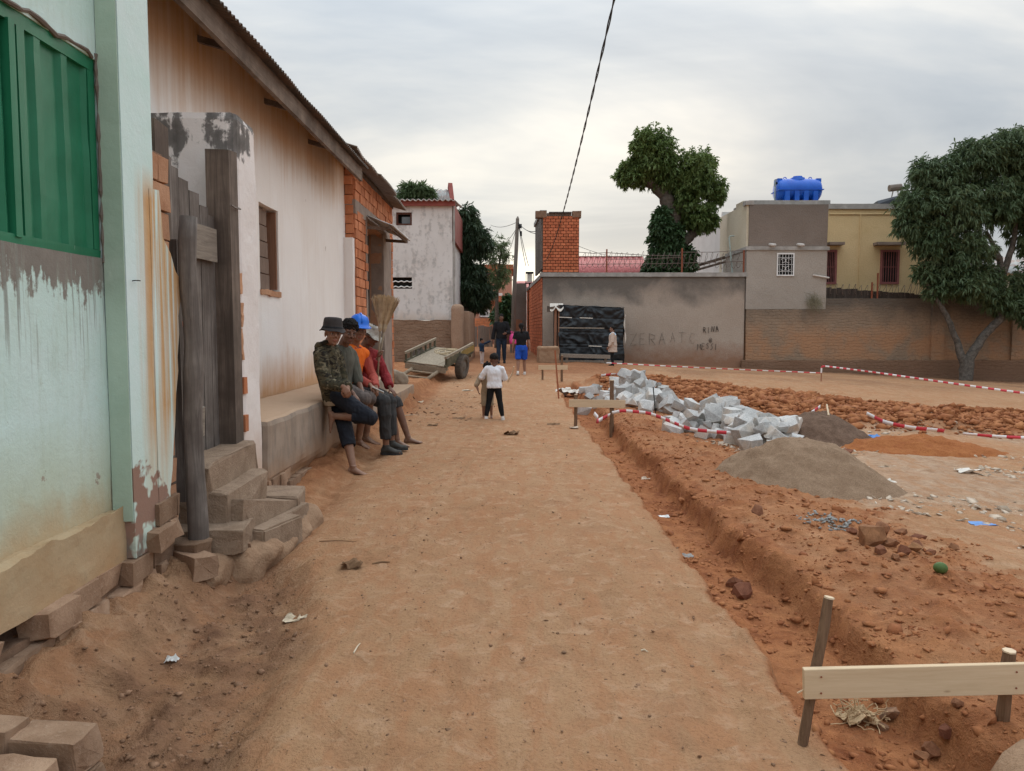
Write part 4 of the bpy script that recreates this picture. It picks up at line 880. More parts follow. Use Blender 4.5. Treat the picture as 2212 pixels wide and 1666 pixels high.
# wall stub
st_ = thing('wall_stub', 'whitewashed wall end blackened by mould on top, beside the plank gate', 'wall', (-2.5, 6.2, 0))
rbox('wall', (-3.1, 5.935, -0.1), (-2.09, 6.44, 3.16), 'mouldy', st_, step=0.06, amp=0.014, sc=3, rad=0.05, seed=8)
bk = brick_meshes(0.09, 0.06, 0.13, 'brick_red', 5, 0.2, 0.08)
lay(st_, bk, 0.085, 0.135, 0.012, (-2.105, 5.942, 0), (0, 1, 0), (1, 0, 0), 0.09, 0.42, 1.45, lambda s, z, a, b_: z < 1.15 or random.random() < 0.5, 0.006)
for (zc_, hh_) in ((1.62, 0.09), (1.40, 0.12), (1.86, 0.08)):
    rbox('plaster_break', (-2.12, 5.945, zc_ - hh_), (-2.083, 5.99, zc_ + hh_), 'brick_tan', st_, step=0.03, amp=0.014, sc=14, seed=int(zc_ * 10))

# steps to the gate
def broken(cx, cy, cz, sx_, sy_, sz_, rz=0.0, tilt=(0, 0), mat='stone_step', name='step', cut=.30, rough=.10, bev=.012):
    P = []
    for _ in range(2): P += block_points(sx_ / 2, sy_ / 2, sz_ / 2, cut, rough)
    for _ in range(8):
        q_ = [random.uniform(-1, 1) * .5 for _ in range(3)]; a_ = random.randrange(3); q_[a_] = random.choice((-.5, .5)) * random.uniform(.97, 1.04); P.append(Vector((q_[0] * sx_, q_[1] * sy_, q_[2] * sz_)))
    me = hull_mesh(name, P, MAT[mat]); Mx = Matrix.Rotation(rz, 3, 'Z') @ Matrix.Rotation(tilt[0], 3, 'X') @ Matrix.Rotation(tilt[1], 3, 'Y')
    bm = bmesh.new(); bm.from_mesh(me); bmesh.ops.dissolve_limit(bm, angle_limit=R(9), verts=bm.verts, edges=bm.edges); bmesh.ops.bevel(bm, geom=list(bm.edges), offset=bev, segments=2, affect='EDGES', clamp_overlap=True)
    bmesh.ops.triangulate(bm, faces=bm.faces); bmesh.ops.subdivide_edges(bm, edges=[e for e in bm.edges if e.calc_length() > .05], cuts=2)
    co = np.array([v.co[:] for v in bm.verts]); D = np.stack([fbm(co[:, 0] * 14 + cx * 9 + k, co[:, 1] * 14, co[:, 2] * 14, 3, 60 + k) for k in range(3)], 1) * .013
    for v, d in zip(bm.verts, D): v.co += Vector(d)
    bm.transform(Matrix.Translation((cx, cy, cz)) @ Mx.to_4x4()); bm.to_mesh(me); bm.free()
    o = bpy.data.objects.new(name, me); COL.objects.link(o); return o
stp = thing('stone_steps', 'crumbling plastered stone steps leading up to the plank gate', 'steps', (-1.9, 5.0, 0))
def slab(cx, cy, cz, sx_, sy_, sz_, rz=0.0, tilt=(0, 0), mat='stone_step', name='step', rad=0.03, seed=0, amp=0.014):
    m_ = rough_box(MB(), (-sx_ / 2, -sy_ / 2, -sz_ / 2), (sx_ / 2, sy_ / 2, sz_ / 2), 0.035, amp, 7, rad, seed)
    Mx = Matrix.Rotation(rz, 3, 'Z') @ Matrix.Rotation(tilt[0], 3, 'X') @ Matrix.Rotation(tilt[1], 3, 'Y')
    V = [Mx @ Vector(v) + Vector((cx, cy, cz)) for v in m_.V]; o = mk(name, V, m_.F, MAT[mat], None, True)
    bm = bmesh.new(); bm.from_mesh(o.data); bmesh.ops.remove_doubles(bm, verts=bm.verts, dist=0.0005); bm.to_mesh(o.data); bm.free(); return o
for args, kw in (((-2.17, 5.40, 0.46, 0.42, 0.95, 0.36), dict(seed=1)), ((-2.06, 5.30, 0.34, 0.44, 0.80, 0.26), dict(seed=2, tilt=(0, R(4)))),
                 ((-1.86, 5.42, 0.20, 0.34, 0.85, 0.20), dict(seed=3, rz=R(-8), tilt=(R(-12), R(3)))), ((-1.93, 4.93, 0.18, 0.42, 0.42, 0.15), dict(seed=4, rz=R(6))),
                 ((-1.70, 5.30, 0.06, 0.24, 0.5, 0.24), dict(seed=5, rz=R(-14), rad=0.06)), ((-1.86, 5.95, 0.10, 0.40, 0.42, 0.30), dict(seed=6, rz=R(8), rad=0.05)), ((-1.74, 5.72, 0.04, 0.28, 0.36, 0.26), dict(seed=7, rz=R(-6), rad=0.05))):
    kw.pop('seed', 0); kw.pop('rad', 0); keep(broken(*args, **kw), stp)
mnd = slab(-1.84, 5.42, -.02, .58, 1.35, .34, R(-6), (0, R(14)), 'mudblock', 'earth_fill', .13, 77, .06); keep(mnd, stp)
mnd = slab(-1.98, 4.80, -.02, .42, .75, .30, R(4), (0, R(12)), 'mudblock', 'earth_fill', .12, 78, .05); keep(mnd, stp)
keep(broken(-1.885, 4.50, 0.115, 0.15, 0.25, 0.13, R(50), (0, R(3)), 'brick_worn', 'brick', .15, .05), stp)
keep(broken(-1.80, 4.98, 0.08, 0.14, 0.24, 0.11, R(20), (0, R(3)), 'brick_worn', 'brick', .15, .05), stp)
keep(broken(-1.99, 4.62, 0.16, 0.16, 0.26, 0.13, R(75), (0, R(-3)), 'brick_worn', 'brick', .15, .05), stp)
# brick step at the lower left corner of the view
bs_ = thing('brick_step', 'worn rounded brick step at the green house footing, cut by the picture corner', 'step', (-1.75, 2.5, 0))
for i, (x, y, z, sx_, sy_, sz_, rz) in enumerate(((-1.615, 2.62, 0.03, 0.14, 0.26, 0.13, R(84)), (-1.66, 2.44, 0.00, 0.13, 0.26, 0.13, R(80)), (-1.86, 2.62, 0.05, 0.13, 0.24, 0.14, R(85)), (-1.88, 2.46, 0.00, 0.13, 0.24, 0.13, R(86)), (-1.60, 2.60, -0.11, 0.15, 0.26, 0.13, R(82)), (-1.64, 2.42, -0.13, 0.14, 0.26, 0.13, R(85)), (-1.70, 2.28, -0.02, 0.13, 0.26, 0.12, R(80)))):
    keep(broken(x, y, z, sx_, sy_, sz_, rz, (R(random.uniform(-3, 3)), R(random.uniform(-3, 3))), 'brick_worn', 'brick', .20, .06, .030), bs_)

# ------------------------------------------------------------------ whitewashed house with the long bench
wh = thing('whitewashed_house', 'long whitewashed house with orange stained eaves and a rendered bench along its wall', 'house', (-2.85, 9.5, 0))
BX = -2.85; wy0, wy1, wz0, wz1 = 8.78, 9.50, 1.97, 2.95
m_ = MB()
for a, b_ in (((BX - 0.35, 4.6, 0.3), (BX, wy0, 4.35)), ((BX - 0.35, wy1, 0.3), (BX, 13.3, 4.35)), ((BX - 0.35, wy0, 0.3), (BX, wy1, wz0)), ((BX - 0.35, wy0, wz1), (BX, wy1, 4.35))):
    rough_box(m_, a, b_, 0.10, 0.010, 1.5, seed=31)
m_.build('wall', MAT['whitewash'], wh)
m_ = MB(); m_.span((BX - 0.36, wy0 + 0.01, wz0 + 0.005), (BX - 0.30, wy1 - 0.01, wz1 - 0.005)); m_.build('window_void', MAT['void'], wh)
win = MB().span((BX - 0.25, wy1 - 0.05, wz0 + 0.03), (BX - 0.02, wy1 - 0.012, wz1 - 0.02), jit=0.004).build('window_jamb', MAT['brownbeam'], wh)
zz = wz0 + 0.02
for k in range(5):
    o = MB().span((BX - 0.10, wy0 + 0.02, zz), (BX - 0.075, wy1 - 0.14 - 0.02 * k, zz + 0.178), jit=0.004).build('shutter_board', MAT['shutterwood'], wh); zz += 0.188
rbox('sill_stain', (BX - 0.02, wy0 - 0.02, wz0 - 0.06), (BX + 0.02, wy1 + 0.01, wz0 + 0.004), 'brick_tan', wh, step=0.03, amp=0.016, sc=9, seed=33)
# bench: render over mud brick, broken away along the foot
def benchfoot(P):
    P[..., 0] = P[..., 0] - sstep(0.26, 0.10, P[..., 2] + 0.10 * fbm(P[..., 1] * 1.4, P[..., 1] * 0, octv=3, seed=9)) * (P[..., 0] > -2.3) * 0.07
    return P
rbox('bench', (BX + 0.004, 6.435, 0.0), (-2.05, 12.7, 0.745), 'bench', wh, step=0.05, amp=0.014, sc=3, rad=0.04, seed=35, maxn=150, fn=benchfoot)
fb2 = brick_meshes(0.2, 0.1, 0.10, 'brick_worn', 5, 0.25, 0.1)
lay(wh, fb2, 0.2, 0.10, 0.014, (-2.10, 6.40, 0), (0, 1, 0), (1, 0, 0), 1.35, 0.02, 0.25, lambda s, z, a, b_: s < 0.75 or z < 0.1, 0.02)
# eave
fa = MB().span((-2.445, 4.3, 3.885), (-2.40, 12.55, 4.085), jit=0.004); fa.build('fascia', MAT['beam'], wh)
for y in (5.3, 7.2, 9.1, 11.0): MB().bar((-3.3, y, 4.27), (-2.45, y, 4.03), 0.05, 0.06).build('rafter', MAT['beam'], wh)
corrugated('roof', 'roof_rust', (-2.31, 4.2, 4.105), (0, 1, 0), (-1, 0, 0.36), 8.45, 4.5, 0.085, 0.013, wh, 0.004, 0.03)

# ------------------------------------------------------------------ brick house with the open door
bh = thing('brick_house', 'unfinished red brick house with an open doorway and small zinc awning', 'house', (-2.7, 15.3, 0))
HX = -2.67; dy0, dy1 = 14.32, 16.10
m_ = MB()
m_.span((-6.0, 13.33, 0.1), (HX - 0.030, dy0, 4.22)).span((-6.0, dy1, 0.1), (HX - 0.030, 17.45, 4.22)).span((-3.1, dy0, 3.48), (HX - 0.030, dy1, 4.22))
m_.build('wall_core', MAT['mortar'], bh)
brs = brick_meshes(0.275, 0.10, 0.148, 'brick_red', 8, 0.10, 0.035)
def msk(s, z, a, b_):
    y = 13.3 + s
    if z < 3.56 and dy0 - 0.10 < y < 17.12 and not (y < dy0 - 0.02): return False
    if 3.50 < z < 3.74 and y < 16.9: return False
    return True
n1_ = lay(bh, brs, 0.275, 0.148, 0.016, (HX - 0.05, 13.32, 0), (0, 1, 0), (1, 0, 0), 4.12, 0.30, 4.25, msk, 0.010)
n2_ = lay(bh, brs, 0.275, 0.148, 0.016, (-2.985, 13.345, 0), (1, 0, 0), (0, -1, 0), 0.29, 3.0, 4.25, None, 0.006)
rbox('lintel', (HX - 0.2, 13.30, 3.50), (HX + 0.004, 17.0, 3.735), 'cement', bh, step=0.06, amp=0.010, sc=5, seed=41)
rbox('door_pier', (HX - 0.25, dy1, 0.30), (HX + 0.012, 17.10, 3.50), 'cement', bh, step=0.06, amp=0.014, sc=5, seed=42)
rbox('door_jamb', (HX - 0.25, dy0 - 0.10, 0.30), (HX + 0.006, dy0 + 0.02, 3.50), 'cement', bh, step=0.06, amp=0.010, sc=5, seed=43)
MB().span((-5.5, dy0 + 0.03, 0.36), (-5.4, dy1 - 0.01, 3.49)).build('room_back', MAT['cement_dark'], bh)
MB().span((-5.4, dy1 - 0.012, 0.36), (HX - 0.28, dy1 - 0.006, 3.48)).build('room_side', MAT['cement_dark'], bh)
MB().span((-5.5, dy0, 0.30), (HX - 0.25, dy1, 0.365)).build('room_slab', MAT['cement'], bh)
rbox('side_render', (-3.10, 13.16, 0.3), (-2.695, 13.318, 3.08), 'whitewash_stub', bh, step=0.08, amp=0.008, sc=3, seed=44)
rbox('doorstep', (HX + 0.02, 13.9, 0.0), (-2.07, 16.3, 0.37), 'bench', bh, step=0.06, amp=0.012, sc=4, rad=0.02, seed=45)
# awning
corrugated('awning', 'zinc', (HX + 0.02, 14.25, 3.60), (0, 1, 0), (0.52, 0, -0.20), 2.35, 0.52, 0.076, 0.010, bh, 0.004)
MB().bar((HX, 14.35, 3.40), (-2.22, 14.35, 3.37), 0.05, 0.06).bar((HX, 16.4, 3.40), (-2.22, 16.4, 3.37), 0.05, 0.06).span((-2.26, 14.25, 3.365), (-2.22, 16.58, 3.415)).build('awning_frame', MAT['beam'], bh)
# roof sheets overlapping in steps
for i, (y0, y1, zz, xo) in enumerate(((12.05, 14.3, 4.33, -2.42), (14.1, 16.0, 4.30, -2.36), (15.85, 17.7, 4.26, -2.40))):
    corrugated('roof', 'roof_brown', (xo, y0, zz), (0, 1, -0.012), (-1, 0, 0.30), y1 - y0, 3.8, 0.12, 0.018, bh, 0.02, 0.06, seed=i * 3)
MB().span((-2.72, 12.5, 4.22), (-2.66, 17.5, 4.30)).build('wall_plate', MAT['oldwood_brown'], bh)

# ------------------------------------------------------------------ garden wall, brick tower, annex, yellow house (about 31 m away)
WY = 31.0
V3_ = Vector
def wx(px, Y=WY): return atY(px, 715, Y).x
def wz(py, Y=WY): return atY(1106, py, Y).z
gw = thing('garden_wall', 'grey rendered garden wall with scratched writing and a pale concrete coping', 'wall', (5, 31, 0))
rbox('wall', (wx(1172), WY, -0.6), (wx(1607), WY + 0.3, wz(598)), 'wall_grey', gw, step=0.15, amp=0.010, sc=1.5, seed=51)
rbox('coping', (wx(1166), WY - 0.06, wz(598)), (wx(1611), WY + 0.36, wz(589)), 'coping', gw, step=0.15, amp=0.012, sc=2, seed=52)
# side of the garden wall running back along the alley, in brick
sw = thing('alley_wall', 'tall red brick wall running back along the alley', 'wall', (1, 36, 0))
AW0 = V3_((wx(1172) - 0.01, WY + 0.02, 0)); AW1 = V3_((wx(1139, 42), 42, 0)); awd = (AW1 - AW0).normalized(); awn = V3_((-awd.y, awd.x, 0)); aL = (AW1 - AW0).length
def along_wall(z0, z1, off0, off1, s0, s1, name, mat, par):
    V = [AW0 + awd * s + awn * o + V3_((0, 0, z)) for z in (z0, z1) for s, o in ((s0, off0), (s1, off0), (s1, off1), (s0, off1))]
    return MB().add(V, BOXF).build(name, MAT[mat], par)
ztA = wz(600)
along_wall(-0.2, ztA, 0.0, -0.22, 0, aL, 'wall', 'mortar_dark', sw)
ab = brick_meshes(0.31, 0.05, 0.125, 'brick_tower', 6, 0.10, 0.03)
lay(sw, ab, 0.31, 0.125, 0.018, AW0 + awn * 0.004 + awd * 0.02, awd, awn, aL - 0.05, 0.35, ztA, None, 0.004)
along_wall(ztA, ztA + 0.16, 0.06, -0.26, 0.4, aL, 'coping', 'coping', sw)
bt = thing('brick_tower', 'square red brick tower block rising above the grey garden wall', 'tower', (2, 31.5, 3.7))
tx0, tx1, tz0, tz1 = wx(1172), wx(1250), wz(589), wz(466)
m_ = MB().span((tx0, WY + 0.04, tz0), (tx1, WY + 1.9, tz1)); m_.build('wall_core', MAT['mortar_dark'], bt)
tb = brick_meshes(0.205, 0.06, 0.095, 'brick_tower', 8, 0.08, 0.03)
lay(bt, tb, 0.205, 0.095, 0.022, (tx0, WY + 0.035, 0), (1, 0, 0), (0, -1, 0), tx1 - tx0, tz0 + 0.02, tz1, None, 0.004)
along_wall(tz0 + 0.16, tz1 + 0.12, 0.02, -0.06, 0.03, 4.2, 'side_render', 'wall_gateway', bt); along_wall(tz1 + 0.12, tz1 + 0.28, 0.08, -0.2, 0.4, 4.3, 'side_coping', 'coping', bt)
for a, b_ in ((1155, 1180), (1234, 1254)): rbox('parapet_pier', (wx(a) + 0.02, WY - 0.03, wz(470)), (wx(b_), WY + 0.4, wz(456)), 'mortar_brown', bt, step=0.1, amp=0.01, seed=55)
MB().span((wx(1181), WY + 0.05, wz(467)), (wx(1233), WY + 0.3, wz(460))).build('parapet', MAT['cement_dark'], bt)
MB().span((wx(1185), WY - 0.05, wz(461)), (wx(1233), WY + 1.2, wz(458))).build('roof_sheet', MAT['roof_rust'], bt)
# razor wire on iron posts
rw = thing('razor_wire', 'rusty iron posts with razor wire coils on the grey garden wall', 'wire fence', (6, 31.1, 3.75))
for px, top in ((1310, 538), (1472, 536), (1605, 540)): MB().bar((wx(px), WY + 0.1, wz(592)), (wx(px), WY + 0.1, wz(top)), 0.055).build('post', MAT['rusty'], rw)
for i, (pa, pb) in enumerate((((1251, 545), (1310, 546)), ((1310, 546), (1472, 553)), ((1472, 545), (1605, 541)), ((1251, 571), (1605, 565)), ((1310, 560), (1472, 556)))):
    MB().tube([atY(pa[0], pa[1], WY + 0.1), atY((pa[0] + pb[0]) / 2, (pa[1] + pb[1]) / 2 + 2, WY + 0.1), atY(pb[0], pb[1], WY + 0.1)], 0.013, 5).build('strand', MAT['wire'], rw)
def coil(x0, x1, y, zf, r, turns, name, par, seed=0, rad=0.008):
    N = turns * 14; pts = []
    for i in range(N + 1):
        t = i / N; a = 2 * math.pi * turns * t
        rr_ = r * (1 + 0.25 * math.sin(i * 0.7 + seed) * math.sin(i * 0.113))
        pts.append((x0 + (x1 - x0) * t + 0.5 * r * math.sin(a * 1.0 + 1), y + rr_ * math.cos(a) * 0.8, zf(t) + rr_ * math.sin(a)))
    MB().tube(pts, rad, 4, cap=False).build(name, MAT['wire'], par)
coil(wx(1256), wx(1600), WY + 0.12, lambda t: wz(562), 0.30, 30, 'coil', rw, 1)
# annex with barred window
an = thing('annex', 'grey rendered two-tier annex with a white barred window and two drain spouts', 'building', (11, 31, 2))
ax0, ax1 = wx(1609), wx(1781)
rbox('lower_wall', (ax0, WY - 0.05, wz(668)), (ax1, WY + 3, wz(540)), 'wall_annex', an, step=0.2, amp=0.010, sc=2, seed=56)
rbox('ledge', (ax0 - 0.04, WY - 0.10, wz(541)), (ax1 + 0.08, WY + 3, wz(533)), 'coping', an, step=0.2, amp=0.01, seed=57)
rbox('upper_wall', (wx(1613), WY - 0.04, wz(533)), (ax1, WY + 2.6, wz(442)), 'wall_upper', an, step=0.2, amp=0.012, sc=2, seed=58)
rbox('corner_pier', (wx(1604), WY - 0.06, wz(443)), (wx(1622), WY + 0.35, wz(434)), 'coping', an, step=0.1, amp=0.01, seed=59)
MB().span((ax0 - 0.02, WY + 0.02, wz(533)), (wx(1613) - 0.003, WY + 2.8, wz(440))).build('cream_side', MAT['wall_cream'], an)
fx0, fx1, fz0, fz1 = wx(1676), wx(1708), wz(594), wz(550)
fr = MB()
for a, b_ in (((fx0 - .05, fz1), (fx1 + .05, fz1 + .05)), ((fx0 - .05, fz0 - .05), (fx1 + .05, fz0)), ((fx0 - .05, fz0), (fx0, fz1)), ((fx1, fz0), (fx1 + .05, fz1))): fr.span((a[0], WY - 0.085, a[1]), (b_[0], WY - 0.03, b_[1]))
w_ = fr.build('window', MAT['white_metal'], an)
sub(MB().span((fx0, WY - 0.058, fz0), (fx1, WY - 0.054, fz1)).build('pane', MAT['void'], None), w_)
gr_ = MB()
for k in range(5): gr_.bar((fx0 + (fx1 - fx0) * (k + .5) / 5, WY - 0.075, fz0), (fx0 + (fx1 - fx0) * (k + .5) / 5, WY - 0.075, fz1), 0.012)
for k in (0.16, 0.5, 0.84): gr_.bar((fx0, WY - 0.075, fz0 + (fz1 - fz0) * k), (fx1, WY - 0.075, fz0 + (fz1 - fz0) * k), 0.012)
cxw = (fx0 + fx1) / 2; czw = (fz0 + fz1) / 2; rr_ = 0.11
for sx_ in (-1, 1):
    for sz_ in (-1, 1): gr_.tube([(cxw + sx_ * (0.10 + 0.09 * math.cos(a)), WY - 0.078, czw + sz_ * (0.16 + 0.09 * math.sin(a))) for a in np.linspace(0.2, 5.2, 10)], 0.008, 5)
sub(gr_.build('grille', MAT['white_metal']), w_)
for px in (1660, 1720): MB().tube([(wx(px - 4), WY + 0.1, wz(528)), (wx(px), WY - 0.16, wz(530)), (wx(px + 4), WY - 0.34, wz(532))], 0.065, 10).build('drain_spout', MAT['pvc'], an, smooth=True)
MB().tube([(wx(1751), WY - 0.10, wz(595)), (wx(1785), WY - 0.12, wz(601))], 0.035, 8).build('pipe', MAT['pvc'], an)
# rough lower wall to the right
rwll = thing('brick_boundary_wall', 'long weathered mud brick boundary wall with flaking grey render', 'wall', (14, 31, 0))
rbox('wall', (ax0 + 0.03, WY - 0.08, -1.2), (ax1 + 0.01, WY + 0.3, wz(668)), 'wall_rough', rwll, step=0.2, amp=0.02, sc=1.5, seed=60)
rbox('wall', (ax1 + 0.012, WY - 0.06, -1.2), (26, WY + 0.3, wz(645)), 'wall_rough', rwll, step=0.25, amp=0.02, sc=1.5, seed=61)
rbox('footing', (wx(1600), WY - 0.30, -1.2), (26, WY - 0.07, wz(778)), 'wall_mudbase', rwll, step=0.25, amp=0.04, sc=1.5, seed=62)
for px in (1722 + 300, 2100 + 95): rbox('pier', (wx(px) - 0.25, WY - 0.16, -1.0), (wx(px) + 0.25, WY - 0.05, wz(655)), 'wall_rough', rwll, step=0.3, amp=0.01, seed=63)
fb_ = thing('board_fence', 'strip of black tarred boards under a razor wire coil above the boundary wall', 'fence', (15, 31.1, 2.6))
xx = ax1 + 0.05; k = 0
while xx < 24:
    w = random.uniform(0.16, 0.24); t = wz(621) - (xx - ax1) * 0.075 if xx < ax1 + 4 else wz(634)
    MB().span((xx, WY + 0.05, wz(646)), (xx + w - 0.008, WY + 0.08 + random.uniform(0, .015), t + random.uniform(-.03, .03)), jit=0.004).build('board', MAT['tarboard'], fb_); xx += w
coil(ax1 + 0.1, 21.5, WY + 0.02, lambda t: wz(625) - 0.10 * t, 0.20, 36, 'coil', fb_, 3, 0.009)
for px in (1880, 1892): MB().bar((wx(px), WY - 0.02, wz(650)), (wx(px), WY - 0.02, wz(590 if px > 1890 else 610)), 0.05).build('post', MAT['rusty'], fb_)
# scratched writing
GR = {'R': [[(0, 0), (0, 1)], [(0, 1), (.6, .85), (.5, .55), (0, .5)], [(.2, .5), (.7, 0)]], 'I': [[(.2, 0), (.2, 1)]], 'N': [[(0, 0), (.05, 1)], [(.05, 1), (.6, 0)], [(.6, 0), (.65, 1)]], 'A': [[(0, 0), (.35, 1)], [(.35, 1), (.75, 0)], [(.15, .4), (.6, .4)]],
      'M': [[(0, 0), (.1, 1), (.4, .4), (.7, 1), (.8, 0)]], 'E': [[(.55, 0), (0, 0), (0, 1), (.55, 1)], [(0, .5), (.45, .5)]], 'S': [[(.6, .9), (.3, 1), (.05, .75), (.5, .4), (.4, .05), (0, .1)]], 'Z': [[(0, .95), (.7, 1), (0, 0), (.7, .05)]], 'T': [[(0, 1), (.8, .97)], [(.4, 1), (.4, 0)]], 'C': [[(.7, .9), (.3, 1), (.05, .5), (.3, .05), (.7, .1)]], '@': [[(.5 + .5 * math.cos(a), .5 + .5 * math.sin(a)) for a in np.linspace(0.3, 6.2, 12)], [(.5 + .22 * math.cos(a), .5 + .22 * math.sin(a)) for a in np.linspace(0, 6, 8)], [(.72, .7), (.72, .35)]]}
def write(txt, px, py, h, adv, wid=0.045, skew=0.0, mat='graffiti'):
    for i, ch in enumerate(txt):
        if ch == ' ': continue
        x0 = wx(px) + i * adv; z0 = wz(py) + random.uniform(-.03, .03) + skew * i; mb = MB()
        for stroke in GR[ch]:
            P = [Vector((x0 + a * h * 0.72 + random.uniform(-.012, .012), WY - 0.028, z0 + b_ * h + random.uniform(-.012, .012))) for a, b_ in stroke]
            mb.tube(P, [(wid * random.uniform(.30, .55), 0.006) if False else wid * random.uniform(.28, .5) for _ in P], 5)
        mb.build('scratched_letter', MAT[mat], gw)
write('RINA', 1519, 718, 0.22, 0.165, 0.028, 0, 'graffiti_dark'); write('@', 1531, 741, 0.19, 0.2, 0.02, 0, 'graffiti_dark'); write('MESSI', 1507, 755, 0.24, 0.175, 0.026, 0, 'graffiti_dark'); write('ZERA', 1362, 745, 0.46, 0.38, 0.017); write('A', 1448, 738, 0.36, 0.4, 0.012); write('TC', 1466, 742, 0.44, 0.42, 0.012)
# yellow house
yh = thing('yellow_house', 'flat-roofed yellow house with red barred windows behind the boundary wall', 'house', (15, 33, 0))
YY = 33.0
rbox('wall', (wx(1781, YY), YY, 0), (wx(2060, YY), YY + 7, wz(447, YY)), 'wall_yellow', yh, step=0.35, amp=0.008, seed=64)
rbox('parapet_cap', (wx(1779, YY) , YY - 0.08, wz(452, YY)), (wx(2062, YY), YY + 0.3, wz(441, YY)), 'coping', yh, step=0.3, amp=0.012, seed=65)
MB().tube([(wx(1784, YY), YY - 0.03, wz(463, YY)), (wx(2050, YY), YY - 0.03, wz(463, YY))], 0.025, 6).tube([(wx(1851, YY), YY - 0.03, wz(463, YY)), (wx(1851, YY), YY - 0.03, wz(640, YY))], 0.025, 6).build('conduit', MAT['wall_yellow'], yh)
for (a, b_) in ((1779, 1811), (1880, 1940)): rbox('window_hood', (wx(a, YY), YY - 0.4, wz(531, YY)), (wx(b_, YY), YY + 0.02, wz(525, YY)), 'cement', yh, step=0.2, amp=0.01, seed=66)
def barred(px0, px1, py0, py1, Y, par, mat='window_red', n=6, gm='window_red'):
    x0, x1, z1, z0 = wx(px0, Y), wx(px1, Y), wz(py0, Y), wz(py1, Y); fr = MB(); t = 0.09
    for a, b_ in (((x0, z1 - t), (x1, z1)), ((x0, z0), (x1, z0 + t)), ((x0, z0 + t), (x0 + t, z1 - t)), ((x1 - t, z0 + t), (x1, z1 - t))): fr.span((a[0], Y - 0.05, a[1]), (b_[0], Y + 0.03, b_[1]))
    w_ = fr.build('window', MAT[mat], par)
    sub(MB().span((x0 + t, Y - 0.012, z0 + t), (x1 - t, Y - 0.006, z1 - t)).build('pane', MAT['void']), w_)
    g_ = MB()
    for k in range(n): x = x0 + t + (x1 - x0 - 2 * t) * (k + .5) / n; g_.bar((x, Y - 0.03, z0 + t), (x, Y - 0.03, z1 - t), 0.022)
    for f in (0.03, 0.5, 0.97): g_.bar((x0 + t, Y - 0.032, z0 + (z1 - z0) * f), (x1 - t, Y - 0.032, z0 + (z1 - z0) * f), 0.022)
    sub(g_.build('bars', MAT[gm]), w_)
barred(1896, 1937, 540, 614, YY, yh); barred(1772, 1803, 540, 614, YY, yh)
# blue tank
tk = thing('water_tank', 'bright blue plastic water tank on the flat roof', 'water tank', (atY(1722, 440, 34).x, 34, wz(440, 34)))
cx_, cz_ = atY(1722, 412, 34).x, wz(412, 34); W2 = 46 * 34 / FPX; r_ = 0.50
rings_ = []
for k in range(41):
    t = -1 + 2 * k / 40; e = (1 - abs(t) ** 6) ** 0.5 if abs(t) < 1 else 0.0
    rad = r_ * (0.74 + 0.26 * e) * (1 + 0.010 * math.cos(k * math.pi))
    rings_.append([Vector((cx_ + t * W2, 34 + rad * math.cos(a) * 1.05, cz_ + rad * math.sin(a))) for a in np.linspace(0, 2 * math.pi, 28, endpoint=False)])
MB().rings(rings_).build('tank_body', MAT['tank_blue'], tk, smooth=True)
MB().span((cx_ - W2 * 1.02, 34 - 0.545, cz_ - 0.06), (cx_ + W2 * 1.02, 34 + 0.545, cz_ - 0.02)).build('seam', MAT['tank_blue'], tk)
MB().rings([[Vector((cx_ + q * math.cos(a), 34 + q * math.sin(a), z_)) for a in np.linspace(0, 2 * math.pi, 20, endpoint=False)] for q, z_ in ((0.34, cz_ + 0.40), (0.30, cz_ + 0.53), (0.22, cz_ + 0.535), (0.20, cz_ + 0.60))]).build('lid', MAT['tank_blue'], tk)
for sx_ in (-1, 1):
    MB().tube([(cx_ + sx_ * 0.55 + 0.07 * math.cos(a), 34, cz_ + 0.50 + 0.07 * math.sin(a)) for a in np.linspace(0, 2 * math.pi, 12)], 0.02, 6).build('lifting_ring', MAT['tank_blue'], tk)
    MB().box((cx_ + sx_ * (W2 - 0.10), 34, cz_ + 0.36), (0.20, 0.5, 0.24)).build('shoulder', MAT['tank_blue'], tk)
for k in (-0.55, -0.18, 0.18, 0.55): MB().span((cx_ + k * 1.1 - 0.10, 34 - 0.56, wz(440, 34)), (cx_ + k * 1.1 + 0.10, 34 + 0.5, cz_ - 0.10)).build('foot', MAT['tank_blue'], tk)
MB().tube([(cx_ - W2 - 0.06, 33.9, wz(442, 34)), (cx_ - W2 - 0.06, 33.9, cz_ + 0.46), (cx_ - W2 + 0.12, 33.9, cz_ + 0.47)], 0.03, 8).build('pipe', MAT['galv_pipe'], tk)
MB().span((wx(1615, 33), 33.2, wz(446, 33)), (wx(1790, 33), 35.5, wz(439.5, 34))).build('roof_slab', MAT['coping'], an)
so = thing('solar_heater', 'black solar panel with a small raised cistern on the yellow house roof', 'solar panel', (atY(1915, 440, 36).x, 36, wz(441, 36)))
a_ = atY(1889, 441, 36); b_ = atY(1945, 441, 36)
MB().add([(a_.x, 35.6, a_.z - .05), (b_.x + .4, 35.6, a_.z - .05), (b_.x + .4, 35.75, a_.z + 0.50), (a_.x, 35.75, a_.z + 0.10), (a_.x, 36.6, a_.z - .05), (b_.x + .4, 36.6, a_.z - .05)], [(0, 1, 2, 3), (3, 2, 5, 4), (0, 3, 4), (1, 5, 2)]).build('panel', MAT['panel_black'], so)
